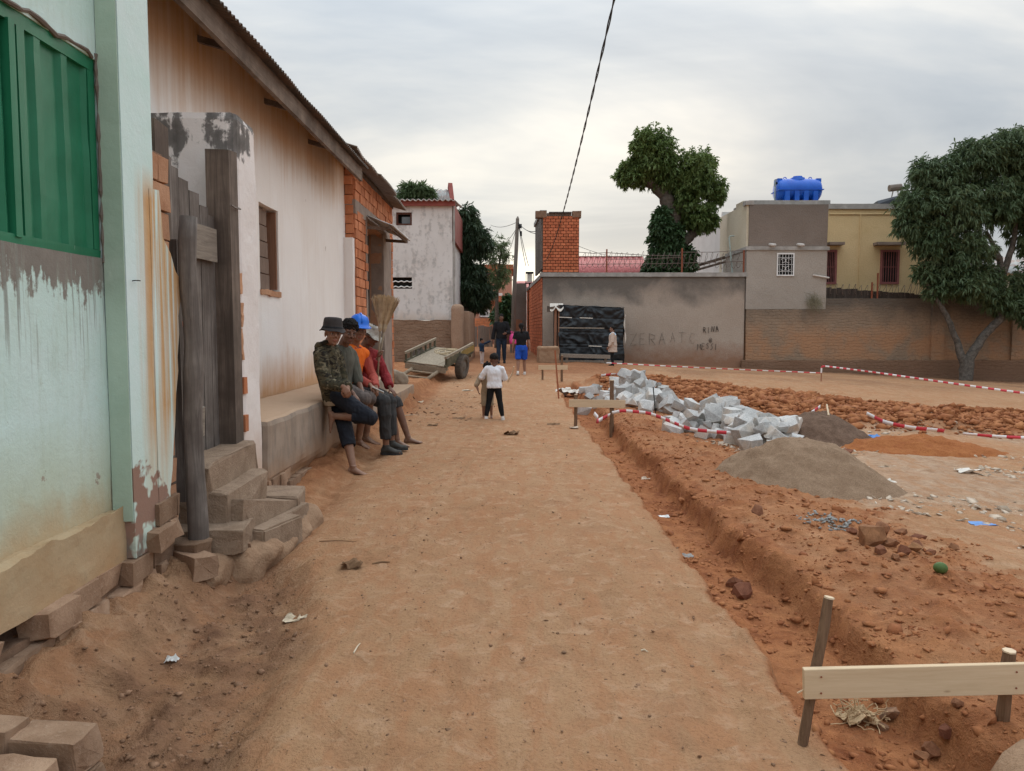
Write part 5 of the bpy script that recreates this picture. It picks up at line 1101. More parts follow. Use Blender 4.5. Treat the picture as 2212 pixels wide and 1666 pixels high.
MB().tube([(b_.x - 0.3, 36.5, a_.z + 0.8), (b_.x + 0.25, 36.5, a_.z + 0.86)], 0.16, 10).build('cistern', MAT['cement_dark'], so); MB().bar((b_.x - 0.25, 36.5, a_.z), (b_.x - 0.1, 36.5, a_.z + 0.75), 0.04).bar((b_.x + 0.2, 36.5, a_.z), (b_.x + 0.1, 36.5, a_.z + 0.75), 0.04).build('bracket', MAT['coping'], so)
# white and cream house behind
cw = thing('white_house', 'white house with a cream stepped parapet behind the garden wall', 'house', (9, 36, 0))
P_ = [atY(1482, 512, 42), atY(1590, 455, 36)]
def side(px0, py0, Y0, px1, py1, Y1, zb, mat, par, name='wall', th=0.2):
    a = atY(px0, py0, Y0); b_ = atY(px1, py1, Y1)
    d = Vector((b_.x - a.x, b_.y - a.y, 0)).normalized(); n = Vector((-d.y, d.x, 0)) * th
    V = [Vector((a.x, a.y, zb)), Vector((b_.x, b_.y, zb)), b_, a]; V += [v + n for v in V]
    return MB().add(V, [(0, 1, 2, 3), (7, 6, 5, 4), (3, 2, 6, 7), (1, 5, 6, 2), (0, 3, 7, 4)]).build(name, MAT[mat], par)
side(1480, 515, 44, 1556, 478, 38, 2.5, 'concrete_white', cw); side(1556, 470, 37.9, 1590, 452, 35, 2.5, 'wall_cream', cw); side(1590, 442, 34.9, 1606, 434, 33.6, 2.5, 'wall_cream', cw)
side(1478, 512, 44.2, 1558, 472, 37.9, wz(515, 44), 'concrete_white', cw, 'roof_edge', 0.4)
MB().span((wx(1556, 38), 38, 3.0), (wx(1606, 38), 38.2, wz(458, 38))).build('rear_wall', MAT['concrete_white'], cw)
for px in (1553, 1575): MB().span((wx(px, 37), 36.5, 3.0), (wx(px + 6, 37), 36.7, wz(560, 37))).build('terrace_post', MAT['concrete_white'], cw)
MB().bar(atY(1486, 580, 37), atY(1604, 545, 33.5), 0.12, 0.10).bar(atY(1500, 585, 37), atY(1580, 562, 35), 0.10, 0.08).build('terrace_beam', MAT['beam'], cw)
rr = thing('red_roof_house', 'house with a dusty red sheet roof just behind the razor wire', 'house', (5, 38, 0))
a_, b_ = wx(1248, 37), wx(1402, 37)
corrugated('roof', 'roof_red', (a_, 36.6, wz(592, 36.6)), (1, 0, 0), (0, 1, 0.42), b_ - a_, 2.6, 0.30, 0.02, rr, 0.03)
MB().span((a_ + .1, 36.9, 0.3), (b_ - .1, 41, wz(594, 36.6))).build('wall', MAT['wall_pink'], rr)
MB().bar((a_, 39.1, wz(592, 36.6) + 1.02), (b_, 39.1, wz(592, 36.6) + 1.02), 0.2, 0.08).build('ridge', MAT['trim_maroon'], rr)
MB().tube([atY(1575, 518, 32), atY(1577, 510, 32), atY(1586, 510, 32)], 0.03, 6).tube([atY(1575, 512, 31.4), atY(1582, 590, 31.4)], 0.03, 6).build('standpipe', MAT['galv_pipe'], cw)
dg = thing('dry_plant', 'tuft of dry hanging weeds on the boundary wall below the annex', 'plant', (wx(1752), WY - 0.15, wz(650)))
V = []; F = []; rg2 = np.random.default_rng(3)
for i in range(420):
    a = rg2.uniform(0, 6.28); l = rg2.uniform(.15, .5); x0 = wx(1752) + rg2.normal(0, .14); z0 = wz(650) + rg2.normal(0, .13); p0 = Vector((x0, WY - 0.10 - rg2.uniform(0, .18), z0)); d = Vector((math.cos(a) * .5, -rg2.uniform(0, .3), math.sin(a) * .6 - .35)).normalized() * l
    o_ = len(V); w = 0.008; V += [p0, p0 + Vector((w, 0, w)), p0 + d + Vector((0, 0, -0.08 * l))]; F.append((o_, o_ + 1, o_ + 2))
o = mk('stems', V, F, MAT['drygrass']); keep(o, dg)

# ------------------------------------------------------------------ tarpaulin stall
SY = 29.2
sl = thing('tarpaulin_stall', 'wooden street stall wrapped in black plastic sheeting against the garden wall', 'stall', (3.2, 30.2, gz(3.2, 30)))
x0, x1, zb, zt = wx(1207, SY), wx(1347, SY), gz(3.2, SY) - 0.05, wz(660, SY)
def sheet(name, nu, nv, f, mat, par):
    V = [f(i / nu, j / nv) for j in range(nv + 1) for i in range(nu + 1)]; F = [(j * (nu + 1) + i, j * (nu + 1) + i + 1, (j + 1) * (nu + 1) + i + 1, (j + 1) * (nu + 1) + i) for j in range(nv) for i in range(nu)]
    o = mk(name, V, F, MAT[mat], None, True); md = o.modifiers.new('t', 'SOLIDIFY'); md.thickness = 0.004; keep(o, par); return o
_u, _v = np.meshgrid(np.linspace(0, 1, 110), np.linspace(0, 1, 90)); _w = fbm(_u * 3, _v * 3, octv=3, seed=91)
NG = (1 - 2 * np.abs(vnoise(_u * 7 + _v * 5 + 2 * _w, _v * 3.0 - _u * 2, seed=92))) * 0.5 + (1 - 2 * np.abs(vnoise(_u * 9 - _v * 6 + 2 * _w, _v * 4 + _u * 3, seed=93))) * 0.35 + 0.3 * fbm(_u * 14, _v * 12, octv=3, seed=94)
def fold(u, v):
    a = 0.0
    for (pu, pv, ph, fr_) in ((0.46, 1.03, 0.0, 17), (1.02, 1.0, 1.0, 13), (-0.02, 0.58, 2.0, 15), (0.55, 0.66, 0.5, 7)):
        d = math.hypot(u - pu, (v - pv) * 0.9); th = math.atan2(v - pv, u - pu); a += 0.5 * math.sin(th * fr_ + ph + 3 * d) * math.exp(-d * 3.0) * min(1, d * 6)
    w_ = math.sin(u * 13 + 2.1 * math.sin(v * 7 + 1)) * math.sin(v * 9 + 1.7 * math.sin(u * 11)) + .6 * math.sin(u * 31 + v * 17 + 2 * math.sin(v * 13)) + .4 * math.sin(u * 53 - v * 37)
    return 0.045 * a + 0.012 * w_ + 0.07 * float(NG[min(89, int(v * 90)), min(109, int(u * 110))])
bands_ = (0.30, 0.345, 0.55, 0.62, 0.80)
sheet('tarpaulin', 110, 90, lambda u, v: (x0 + (x1 - x0) * u + 0.02 * math.sin(v * 9), SY - fold(u, v) + 0.022 * sum(math.exp(-((v - b_) / 0.012) ** 2) for b_ in bands_), zb + (zt - zb - 0.10 * u) * v), 'tarp', sl)
sheet('tarpaulin_roof', 30, 12, lambda u, v: (x0 - 0.02 + (x1 - x0 + 0.06) * u, SY - 0.02 + 1.80 * v, zt - 0.10 * u + 0.02 + 0.04 * v + 0.03 * math.sin(u * 14) * math.sin(v * 5)), 'tarp', sl)
sheet('tarpaulin_side', 20, 40, lambda u, v: (x1 + 0.02 + 0.03 * math.sin(v * 12 + u * 4), SY + 0.02 + 1.75 * u, zb + (zt - 0.1 - zb) * v), 'tarp', sl)
sheet('white_edge', 5, 40, lambda u, v: (x1 + 0.03 + 0.05 * math.sin(v * 7) * u + 0.02, SY - 0.06 + 0.05 * u, zb + 0.75 + (zt - 0.35 - zb - 0.75) * v), 'tarp_white', sl)
for px, w in ((1199, .09), (1206, .05)): MB().bar((wx(px, SY), SY + 0.02, zb - .1), (wx(px, SY) + 0.02, SY + 0.02, zt - 0.05), w, w).build('post', MAT['brownbeam'], sl)
MB().bar((wx(1183, SY), SY + 0.5, zt - 0.12), (wx(1210, SY), SY + 0.45, zt - 0.12), 0.08, 0.22).build('roof_board', MAT['oldwood_brown'], sl)
MB().bar((wx(1187, SY), SY, zt - 0.10), (wx(1208, SY), SY, zt - 0.04), 0.08, 0.08).build('rail', MAT['oldwood_brown'], sl)
MB().span((wx(1196, SY), SY + 0.2, zb), (x0 + 0.1, SY + 0.25, zt - 0.2)).build('back_board', MAT['tarboard'], sl)
sheet('white_sack', 16, 16, lambda u, v: (wx(1188, SY) + 0.50 * u, SY - 0.10 + 0.25 * v + 0.03 * math.sin(u * 9), zt + 0.06 - 0.30 * (1 - v) * (0.4 + 0.6 * abs(math.sin(u * 5 + 1))) + 0.02 * math.sin(v * 8)), 'tarp_white', sl)
for (v, ua, ub) in ((0.80, 0.0, 0.20), (0.79, 0.32, 0.52), (0.62, 0.0, 0.70), (0.31, 0.46, 0.66)): MB().bar((x0 + (x1 - x0) * ua, SY - 0.05, zb + (zt - zb) * v), (x0 + (x1 - x0) * ub, SY - 0.055, zb + (zt - zb) * v - 0.02), 0.02, 0.045 if v < .7 and v > .5 else 0.03).build('batten', MAT['greyboard' if v == 0.62 else 'tarp_white'], sl)
MB().bar((x0 - 0.02, SY - 0.12, zb + 0.06), (x1 - 0.05, SY - 0.12, zb + 0.04), 0.05, 0.18).build('base_board', MAT['greyboard'], sl)
# rough bench of planks in front
bn = thing('plank_bench', 'low plank bench standing before the black plastic stall', 'bench', (3.0, 28.6, gz(3, 28.6)))
a_, b_ = atY(1211, 768, 28.6), atY(1318, 771, 28.6)
MB().bar(a_, b_, 0.22, 0.14, jit=0.01).build('plank', MAT['greyboard'], bn)
for t in (0.12, 0.9): q = a_.lerp(b_, t); MB().bar((q.x, q.y, gz(q.x, q.y) - 0.05), (q.x + 0.02, q.y, q.z - .07), 0.09, 0.06).build('leg', MAT['greyboard'], bn)
mbk = slab(0, 0, 0, 0.78, 0.6, 0.66, 0.1, (0, 0), 'mudblock', 'masonry_block', 0.08, 88, 0.03); p_ = atY(1184, 768, 28.4); mbk.location = (p_.x, p_.y, gz(p_.x, p_.y) + 0.27); tag(mbk, 'block of old plastered masonry standing left of the black stall', 'masonry block')

# ------------------------------------------------------------------ white two-storey house on the left
HY = 29.0
w2 = thing('grey_white_house', 'tall grey-white two-storey house with small windows on a rough mud brick base', 'house', (-5, 29, 0))
hx1 = wx(978, HY); hx0 = -9.5
def hole_wall(mb, x0, x1, z0, z1, Y, th, holes):
    xs_ = sorted({x0, x1, *[h[0] for h in holes], *[h[1] for h in holes]}); zs_ = sorted({z0, z1, *[h[2] for h in holes], *[h[3] for h in holes]})
    for i in range(len(xs_) - 1):
        for j in range(len(zs_) - 1):
            cx, cz = (xs_[i] + xs_[i + 1]) / 2, (zs_[j] + zs_[j + 1]) / 2
            if any(h[0] < cx < h[1] and h[2] < cz < h[3] for h in holes): continue
            mb.span((xs_[i], Y, zs_[j]), (xs_[i + 1], Y + th, zs_[j + 1]))
    return mb
up = (wx(858, HY), wx(892, HY), wz(487, HY), wz(459, HY)); lo = (wx(840, HY), wx(891, HY), wz(624, HY), wz(599, HY))
hole_wall(MB(), hx0, hx1, wz(692, HY), wz(445, HY), HY, 0.3, [up, lo]).build('wall', MAT['whitewash_far'], w2)
MB().span((hx1 - 0.28, HY + 0.3, 0.3), (hx1 - 0.002, 38, wz(445, HY))).build('side_wall', MAT['whitewash_far'], w2)
rbox('mud_base', (hx0, HY - 0.10, -0.2), (hx1 - 0.02, HY + 0.25, wz(692, HY)), 'wall_mudbase', w2, step=0.10, amp=0.05, sc=2.5, seed=90, maxn=120)
for (q, nm) in ((up, 'window'), (lo, 'window')):
    MB().span((q[0] - .02, HY + 0.22, q[2] - .02), (q[1] + .02, HY + 0.24, q[3] + .02)).build('window_void', MAT['void'], w2)
fr = MB(); t = 0.07
for a, b_ in (((up[0], up[3] - t), (up[1], up[3])), ((up[0], up[2]), (up[1], up[2] + t)), ((up[0], up[2] + t), (up[0] + t, up[3] - t)), ((up[1] - t, up[2] + t), (up[1], up[3] - t))): fr.span((a[0], HY + 0.04, a[1]), (b_[0], HY + 0.10, b_[1]))
w_ = fr.build('window', MAT['darkwood_frame'], w2); sub(MB().span((up[0] + .2, HY + 0.12, up[2] + t), (up[1] - t, HY + 0.13, up[3] - .15)).build('pane', MAT['glass']), w_)
for zf in (0.12, 0.58): sheet('ventilation_strip', 24, 1, lambda u, v, zf=zf: (lo[0] + (lo[1] - lo[0]) * u, HY + 0.02, lo[2] + (lo[3] - lo[2]) * (zf + 0.10 * v) + 0.018 * math.sin(u * 26)), 'white_metal', w2)
MB().span((hx0, HY - 0.14, wz(446, HY)), (wx(985, HY), HY - 0.08, wz(435, HY))).build('fascia', MAT['trim_maroon'], w2)
corrugated('roof', 'roof_pale', (hx0, HY - 0.25, wz(435, HY) + 0.02), (1, 0, 0), (0, 1, 0.10), wx(985, HY) - hx0, 4.0, 0.20, 0.035, w2, 0.03)
corrugated('upper_roof', 'roof_grey', (hx0, 33.0, wz(434, 33)), (1, 0, 0), (0, 1, 0.85), wx(974, 33) - hx0, 0.9, 0.22, 0.03, w2, 0.03)
MB().bar(atY(976, 436, 33.2), atY(972, 401, 33.8), 0.18, 0.30).build('roof_edge', MAT['trim_maroon'], w2)
MB().span((hx1 + 0.002, HY + 0.1, wz(520, HY)), (hx1 + 0.10, HY + 6, wz(440, HY))).build('verge_board', MAT['trim_maroon'], w2)
MB().tube([(hx1 + 0.06, HY + 0.05, wz(445, HY)), (hx1 + 0.06, HY + 0.05, wz(690, HY))], 0.04, 8).build('downpipe', MAT['coping'], w2)
bp = thing('buttress_wall', 'round-topped mud rendered wall end at the corner of the grey-white house', 'wall', (-1.9, 28.2, 0))
rbox('wall', (wx(974, 28.2), 28.2, 0.1), (wx(1001, 28.2), 28.6, wz(657, 28.2)), 'wall_mud', bp, step=0.08, amp=0.02, sc=3, rad=0.16, seed=91)
rbox('rear_wall', (wx(1003, 29) - 0.3, 28.62, 0.1), (wx(1015, 29), 33, wz(672, 29)), 'wall_mud', bp, step=0.25, amp=0.02, sc=3, rad=0.05, seed=92)

# ------------------------------------------------------------------ far end of the alley
ph = thing('pink_house', 'terracotta pink house with a balcony slab and white barred window at the alley end', 'house', (-1.4, 50, 0))
PY_ = 50.0
def pX(px, Y=PY_): return wx(px, Y)
def pZ(py, Y=PY_): return wz(py, Y)
MB().span((pX(990), PY_, 0), (pX(1103), PY_ + 8, pZ(648))).build('wall', MAT['wall_pink'], ph)
MB().span((pX(1000), PY_ + 1.5, pZ(648)), (pX(1106), PY_ + 8, pZ(578))).build('upper_wall', MAT['wall_pink'], ph)
MB().span((pX(996), PY_ + 1.2, pZ(578)), (pX(1109), PY_ + 8, pZ(568))).build('parapet', MAT['terracotta'], ph)
MB().span((pX(1056), PY_ - 0.6, pZ(652)), (pX(1112), PY_ + 1.5, pZ(640))).build('balcony_slab', MAT['terracotta'], ph)
MB().span((pX(1062), PY_ - 0.5, pZ(640)), (pX(1085), PY_ + 1.0, pZ(634))).build('balcony_ledge', MAT['concrete_white'], ph)
MB().span((pX(1085), PY_ - 0.2, pZ(665)), (pX(1106), PY_ - 0.03, pZ(655))).build('yellow_band', MAT['wall_yellow'], ph)
barred(1036, 1058, 660, 685, PY_ - 0.04, ph, 'white_metal', 6, 'white_metal')
MB().span((pX(1010), PY_ - 0.25, 0.3), (pX(1062), PY_ - 0.06, pZ(690))).build('brick_front', MAT['mortar'], ph)
q_ = brick_meshes(0.42, 0.05, 0.16, 'brick_red', 5, 0.08, 0.03); lay(ph, q_, 0.42, 0.16, 0.03, (pX(1010), PY_ - 0.255, 0), (1, 0, 0), (0, -1, 0), pX(1062) - pX(1010), 1.0, pZ(690), None, 0.004)
MB().span((pX(1088), PY_ - 0.1, 0.6), (pX(1103), PY_ - 0.02, pZ(665))).build('door', MAT['darkwood_frame'], ph)
f2 = thing('plank_fence', 'crooked fence of grey planks beside the alley below the pink house', 'fence', (-1.6, 44, 0))
xx = wx(1014, 44)
while xx < wx(1062, 44):
    w = random.uniform(.10, .18); MB().bar((xx, 44 + random.uniform(-.05, .05), 0.3), (xx + random.uniform(-.03, .03), 44, wz(random.uniform(696, 706), 44)), w, 0.03, up=(0, 1, 0), jit=0.004).build('plank', MAT['fencewood'], f2); xx += w + 0.01
gpw = thing('alley_gateway', 'dark rendered gateway pier beside the electricity pole', 'wall', (0.4, 40, 0))
rbox('pier', (wx(1112, 40), 40, 0.2), (wx(1137, 40), 41, wz(612, 40)), 'wall_gateway', gpw, step=0.25, amp=0.02, seed=93)
MB().bar((wx(1118, 39.9), 39.9, 0.3), (wx(1119, 39.9), 39.9, wz(690, 39.9)), 0.22, 0.06).bar((wx(1124, 39.9), 39.88, 0.3), (wx(1125, 39.9), 39.88, wz(692, 39.9)), 0.16, 0.06).build('leaning_board', MAT['brownbeam'], gpw)
rh = thing('red_roof_far_house', 'far house with dark red roof and white balcony rails above the alley', 'house', (1.2, 60, 0))
MB().span((wx(1112, 60), 60, 0), (wx(1150, 60), 66, wz(625, 60))).build('wall', MAT['concrete_white'], rh)
MB().add([(wx(1108, 60), 59.4, wz(622, 60)), (wx(1152, 60), 59.4, wz(622, 60)), (wx(1152, 60), 63, wz(602, 60)), (wx(1118, 60), 63, wz(602, 60)), (wx(1108, 60), 66, wz(622, 60)), (wx(1152, 60), 66, wz(622, 60))], [(0, 1, 2, 3), (0, 3, 4), (3, 2, 5, 4)]).build('roof', MAT['roof_red'], rh)
rl = MB()
for k in range(9): rl.bar((wx(1113 + k * 3, 58), 58, wz(650, 58)), (wx(1113 + k * 3, 58), 58, wz(628, 58)), 0.07)
rl.bar((wx(1111, 58), 58, wz(628, 58)), (wx(1140, 58), 58, wz(628, 58)), 0.1).bar((wx(1111, 58), 58, wz(650, 58)), (wx(1140, 58), 58, wz(650, 58)), 0.1).build('balcony_rail', MAT['white_metal'], rh)
ln = thing('wall_lantern', 'black lantern on the coping of the brick alley wall', 'lantern', (atY(1144, 608, 39).x, 39, wz(616, 39)))
lx, lz = atY(1144, 616, 39).x, wz(618, 39)
MB().span((lx - .22, 38.8, lz + .12), (lx + .22, 39.2, lz + .16)).span((lx - .2, 38.82, lz + .62), (lx + .2, 39.18, lz + .70)).bar((lx - .18, 38.84, lz + .15), (lx - .18, 38.84, lz + .63), .03).bar((lx + .18, 38.84, lz + .15), (lx + .18, 38.84, lz + .63), .03).bar((lx - .18, 39.16, lz + .15), (lx - .18, 39.16, lz + .63), .03).bar((lx + .18, 39.16, lz + .15), (lx + .18, 39.16, lz + .63), .03).span((lx - .04, 38.96, lz - .2), (lx + .04, 39.04, lz + .13)).build('lantern_frame', MAT['cable'], ln)
MB().span((lx - .12, 38.88, lz + .2), (lx + .12, 39.12, lz + .6)).build('lantern_glass', MAT['tarp_white'], ln)
# utility pole with wires
po = thing('electricity_pole', 'leaning wooden electricity pole in the alley with loose wires at its top', 'pole', (wx(1107, 37), 37, gz(0, 37)))
top = atY(1118, 473, 37)
MB().tube([(wx(1106, 37), 37, 0.2), (wx(1110, 37), 37, 3), (wx(1115, 37), 37, 5.3), top, top + Vector((0.01, 0, 0.12))], [0.115, 0.105, 0.095, 0.085, 0.02], 10).build('shaft', MAT['polewood'], po)
MB().box(top + Vector((0.12, -.05, -.35)), (0.16, 0.2, 0.18)).build('bracket', MAT['cable'], po); MB().box(top + Vector((0.16, -.05, -.7)), (0.10, 0.14, 0.22)).build('junction_box', MAT['cable'], po)
def wire_(pa, Ya, pb, Yb, sag, rad=0.014, par=po, name='wire', mat='cable'):
    a, b_ = atY(pa[0], pa[1], Ya), atY(pb[0], pb[1], Yb); pts = [a.lerp(b_, t) - Vector((0, 0, sag * 4 * t * (1 - t))) for t in np.linspace(0, 1, 12)]
    return MB().tube(pts, rad, 4, cap=False).build(name, MAT[mat], par)
wire_((1117, 480), 37, (1060, 486), 60, 0.2); wire_((1117, 492), 37, (1030, 560), 48, 0.5); wire_((1116, 490), 37, (1095, 550), 60, 0.2); wire_((1120, 482), 37, (1158, 505), 31.2, 0.1); wire_((1121, 490), 37, (1136, 575), 40, 0.1); wire_((1122, 490), 37, (1142, 575), 41, 0.1); wire_((1119, 480), 37, (1162, 498), 31.5, 0.2)
wire_((1250, 532), 33, (1330, 556), 40, 0.05, 0.01)
# twisted black cable crossing overhead to the brick tower
cb = MB(); a, b_ = atY(1330, -15, 6.2), atY(1172, 566, 30.9); N = 380
pts1 = []; pts2 = []
for i in range(N + 1):
    t = -.45 + 1.45 * i / N; p = a.lerp(b_, t) - Vector((0, 0, 0.55 * 4 * t * (1 - t))); ph_ = t * 150; r_ = 0.0068
    pts1.append(p + Vector((math.cos(ph_) * r_, 0, math.sin(ph_) * r_))); pts2.append(p - Vector((math.cos(ph_) * r_, 0, math.sin(ph_) * r_)))
oc = thing('overhead_cable', 'twisted black cable running from overhead down to the brick tower', 'cable', tuple(b_))
MB().tube(pts1, 0.0062, 5, cap=False).build('strand', MAT['cable'], oc); MB().tube(pts2, 0.0062, 5, cap=False).build('strand', MAT['cable'], oc)

# ------------------------------------------------------------------ trees
def leaf_cloud(name, lobes, n_clump, k, size, mat, parent, droop=0.4, seed=1, aspect=0.32, spread=0.28, shell=0.45, fold=0.25):
    """lobes: (centre, (rx, ry, rz)); leaves grow in whorls from clump centres spread through each lobe"""
    rg = np.random.default_rng(seed); C = np.array([list(c) for c, r in lobes]); Rr = np.array([list(r) for c, r in lobes])
    wgt = (Rr[:, 0] * Rr[:, 1] + Rr[:, 0] * Rr[:, 2] + Rr[:, 1] * Rr[:, 2]); li = rg.choice(len(lobes), n_clump, p=wgt / wgt.sum())
    d = rg.normal(0, 1, (n_clump, 3)); d /= np.linalg.norm(d, axis=1, keepdims=True)
    rad = rg.uniform(0, 1, (n_clump, 1)) ** shell
    rad = rad * (1 + 0.42 * fbm(d[:, 0] * 2.2 + li, d[:, 1] * 2.2, d[:, 2] * 2.2, 3, seed)[:, None])
    cen = C[li] + d * Rr[li] * rad
    n = n_clump * k; ci = np.repeat(np.arange(n_clump), k)
    ld = rg.normal(0, 1, (n, 3)) + d[ci] * 0.9; ld[:, 2] -= droop * 1.4; ld /= np.linalg.norm(ld, axis=1, keepdims=True)
    base = cen[ci] + rg.normal(0, spread * size * 0.6, (n, 3)); ln = size * rg.uniform(0.45, 1.45, (n, 1))
    side = np.cross(ld, rg.normal(0, 1, (n, 3)) * 0.6 + np.array([0, 0, 1.0])); side /= np.maximum(np.linalg.norm(side, axis=1, keepdims=True), 1e-6)
    up = np.cross(side, ld); tip = base + ld * ln + np.array([0, 0, -1]) * ln * droop * 0.35
    mid = base + ld * ln * 0.45; w = ln * aspect * 0.5
    V = np.stack([base, mid + side * w + up * w * fold, tip, mid - side * w + up * w * fold], 1).reshape(-1, 3)
    o4 = (np.arange(n) * 4)[:, None]; F = np.concatenate([o4 + np.array([0, 1, 2]), o4 + np.array([0, 2, 3])], 0)
    o = mk_np(name, V, F, MAT[mat])
    if parent is not None: keep(o, parent)
    return o
def limbs(name, chains, mat, parent, seg=9):
    mb = MB()
    for pts, rads in chains:
        P = []; Q = []
        for i in range(len(pts) - 1):
            for t in np.linspace(0, 1, 5, endpoint=False): P.append(Vector(pts[i]).lerp(Vector(pts[i + 1]), t) + Vector((random.uniform(-1, 1) * rads[i] * .12, random.uniform(-1, 1) * rads[i] * .12, 0))); Q.append(rads[i] * (1 - t) + rads[i + 1] * t)
        P.append(Vector(pts[-1])); Q.append(rads[-1]); mb.tube(P, Q, seg)
    return mb.build(name, MAT[mat], parent, smooth=True)
def L3(px, py, Y, rx, ry, dz=0.0, depth=1.0):
    s = Y / FPX; c = atY(px, py, Y); return ((c.x, c.y + dz, c.z), (rx * s, rx * s * depth, ry * s))
Y_ = 34.5
pt = thing('pollarded_tree', 'pollarded tree with knobbly leafy arms and ivy-clad trunk behind the garden wall', 'tree', (atY(1445, 590, Y_).x, Y_, 0.2))
A = lambda x, y, dy=0: atY(x, y, Y_ + dy)
tr_ = limbs('trunk', [([(A(1447, 590).x, Y_, 0.2), A(1447, 590), A(1448, 520), A(1452, 470), A(1440, 425)], [.62, .55, .46, .38, .32]), ([A(1440, 425), A(1412, 398), A(1385, 388), A(1352, 380)], [.30, .26, .20, .10]), ([A(1425, 405), A(1412, 370), A(1408, 330), A(1408, 300)], [.20, .15, .11, .05]), ([A(1452, 470), A(1478, 440), A(1498, 400), A(1505, 350)], [.30, .24, .16, .06]), ([A(1455, 545), A(1490, 512), A(1512, 488), A(1535, 440)], [.28, .22, .16, .08])], 'bark', pt)
leaf_cloud('crown', [L3(1412, 335, Y_, 48, 62), L3(1388, 320, Y_, 28, 40, -.3), L3(1436, 370, Y_, 36, 50), L3(1372, 372, Y_, 36, 34), L3(1350, 380, Y_, 22, 26), L3(1500, 380, Y_, 42, 56), L3(1520, 360, Y_, 30, 40, .3), L3(1478, 420, Y_, 34, 50), L3(1548, 415, Y_, 22, 34), L3(1505, 468, Y_, 40, 34), L3(1530, 480, Y_, 22, 20)], 5200, 9, 0.155, 'leaf_pollard', pt, 0.7, 3, 0.42, shell=0.42)
leaf_cloud('ivy', [L3(1440, 520, Y_, 38, 50), L3(1425, 490, Y_, 22, 40, -.5), L3(1470, 560, Y_, 36, 34), L3(1432, 575, Y_, 42, 30), L3(1400, 590, Y_, 14, 16)], 1900, 8, 0.18, 'leaf_vine', pt, 0.6, 4, 0.55, shell=0.3)
Y_ = 29.6
mt = thing('mango_tree', 'broad dark mango tree with a pale forked trunk before the boundary wall', 'tree', (atY(2085, 800, Y_).x, Y_, -0.5))
tb0 = atY(2085, 790, Y_)
limbs('trunk', [([(tb0.x, Y_, -0.6), A(2083, 790), A(2066, 735), A(2044, 680), A(2018, 640), A(1995, 600)], [.24, .17, .115, .10, .08, .05]), ([(tb0.x + .05, Y_, -0.5), A(2092, 775), A(2125, 725), A(2160, 690), A(2168, 640), A(2160, 560), A(2130, 500)], [.26, .19, .155, .15, .13, .11, .06]), ([A(2160, 690), A(2200, 675), A(2260, 660)], [.13, .10, .06]), ([A(2160, 560), A(2110, 520), A(2060, 480), A(2020, 450)], [.13, .10, .08, .04]), ([A(2165, 600), A(2190, 520), A(2200, 440)], [.13, .10, .05])], 'bark_pale', mt)
leaf_cloud('crown', [L3(2000, 375, Y_, 34, 34), L3(2040, 380, Y_, 46, 44), L3(2105, 345, Y_, 58, 46), L3(2170, 325, Y_, 60, 48), L3(2215, 345, Y_, 60, 60), L3(1985, 440, Y_, 50, 40), L3(1965, 480, Y_, 36, 36), L3(2060, 450, Y_, 70, 60), L3(2150, 430, Y_, 70, 60), L3(2240, 450, Y_, 70, 80), L3(2010, 520, Y_, 46, 44), L3(2080, 540, Y_, 60, 50), L3(2050, 590, Y_, 44, 34), L3(2120, 600, Y_, 44, 30), L3(2270, 540, Y_, 60, 70), L3(2205, 620, Y_, 30, 40), L3(2180, 660, Y_, 30, 26), L3(2025, 630, Y_, 30, 18), L3(2085, 615, Y_, 60, 30), L3(2150, 640, Y_, 36, 30), L3(2230, 660, Y_, 40, 50), L3(2000, 590, Y_, 24, 26)], 9000, 10, 0.185, 'leaf_mango', mt, 0.75, 5, 0.26, shell=0.42)
Y_ = 34.0
ml = thing('mango_tree', 'dense dark tree hanging over the alley behind the grey-white house', 'tree', (atY(1005, 700, Y_).x, Y_, 0.3))
limbs('trunk', [([(A(1004, 700).x, Y_, 0.2), A(1005, 640), A(1012, 560), A(1015, 480)], [.22, .18, .12, .05]), ([A(1005, 620), A(1040, 600), A(1060, 590)], [.12, .08, .03])], 'bark', ml)
leaf_cloud('crown', [L3(1008, 470, Y_, 24, 28), L3(1020, 505, Y_, 34, 32), L3(1035, 530, Y_, 28, 24), L3(1005, 540, Y_, 26, 30), L3(1020, 590, Y_, 34, 24, 0, 1.0), L3(1015, 620, Y_, 42, 34), L3(1040, 635, Y_, 28, 26), L3(1030, 655, Y_, 26, 18), L3(995, 600, Y_, 20, 60)], 2300, 10, 0.21, 'leaf_dark', ml, 0.8, 6, 0.24, shell=0.45)
Y_ = 42.0
fl = thing('feathery_tree', 'thin feathery tree backlit beside the electricity pole', 'tree', (atY(1078, 640, Y_).x, Y_, 0.4))
limbs('trunk', [([(A(1072, 700).x, Y_, 0.3), A(1074, 620), A(1080, 560), A(1088, 520)], [.12, .09, .05, .02]), ([A(1076, 590), A(1092, 560), A(1102, 550)], [.05, .03, .015]), ([A(1076, 600), A(1064, 560), A(1060, 530)], [.05, .03, .015])], 'bark', fl)
leaf_cloud('crown', [L3(1082, 535, Y_, 22, 26), L3(1066, 555, Y_, 18, 26), L3(1096, 555, Y_, 14, 14), L3(1070, 600, Y_, 26, 30), L3(1090, 590, Y_, 16, 30)], 330, 8, 0.24, 'leaf_light', fl, 0.5, 7, 0.16, shell=0.7)
Y_ = 37.0
bu = thing('leafy_bush', 'bright green leafy shoots rising behind the grey tin roof', 'bush', (atY(895, 440, Y_).x, Y_, 4.5))
limbs('stems', [([(A(890, 520).x, Y_, 0.3), A(892, 450), A(895, 415)], [.12, .08, .03])], 'bark', bu)
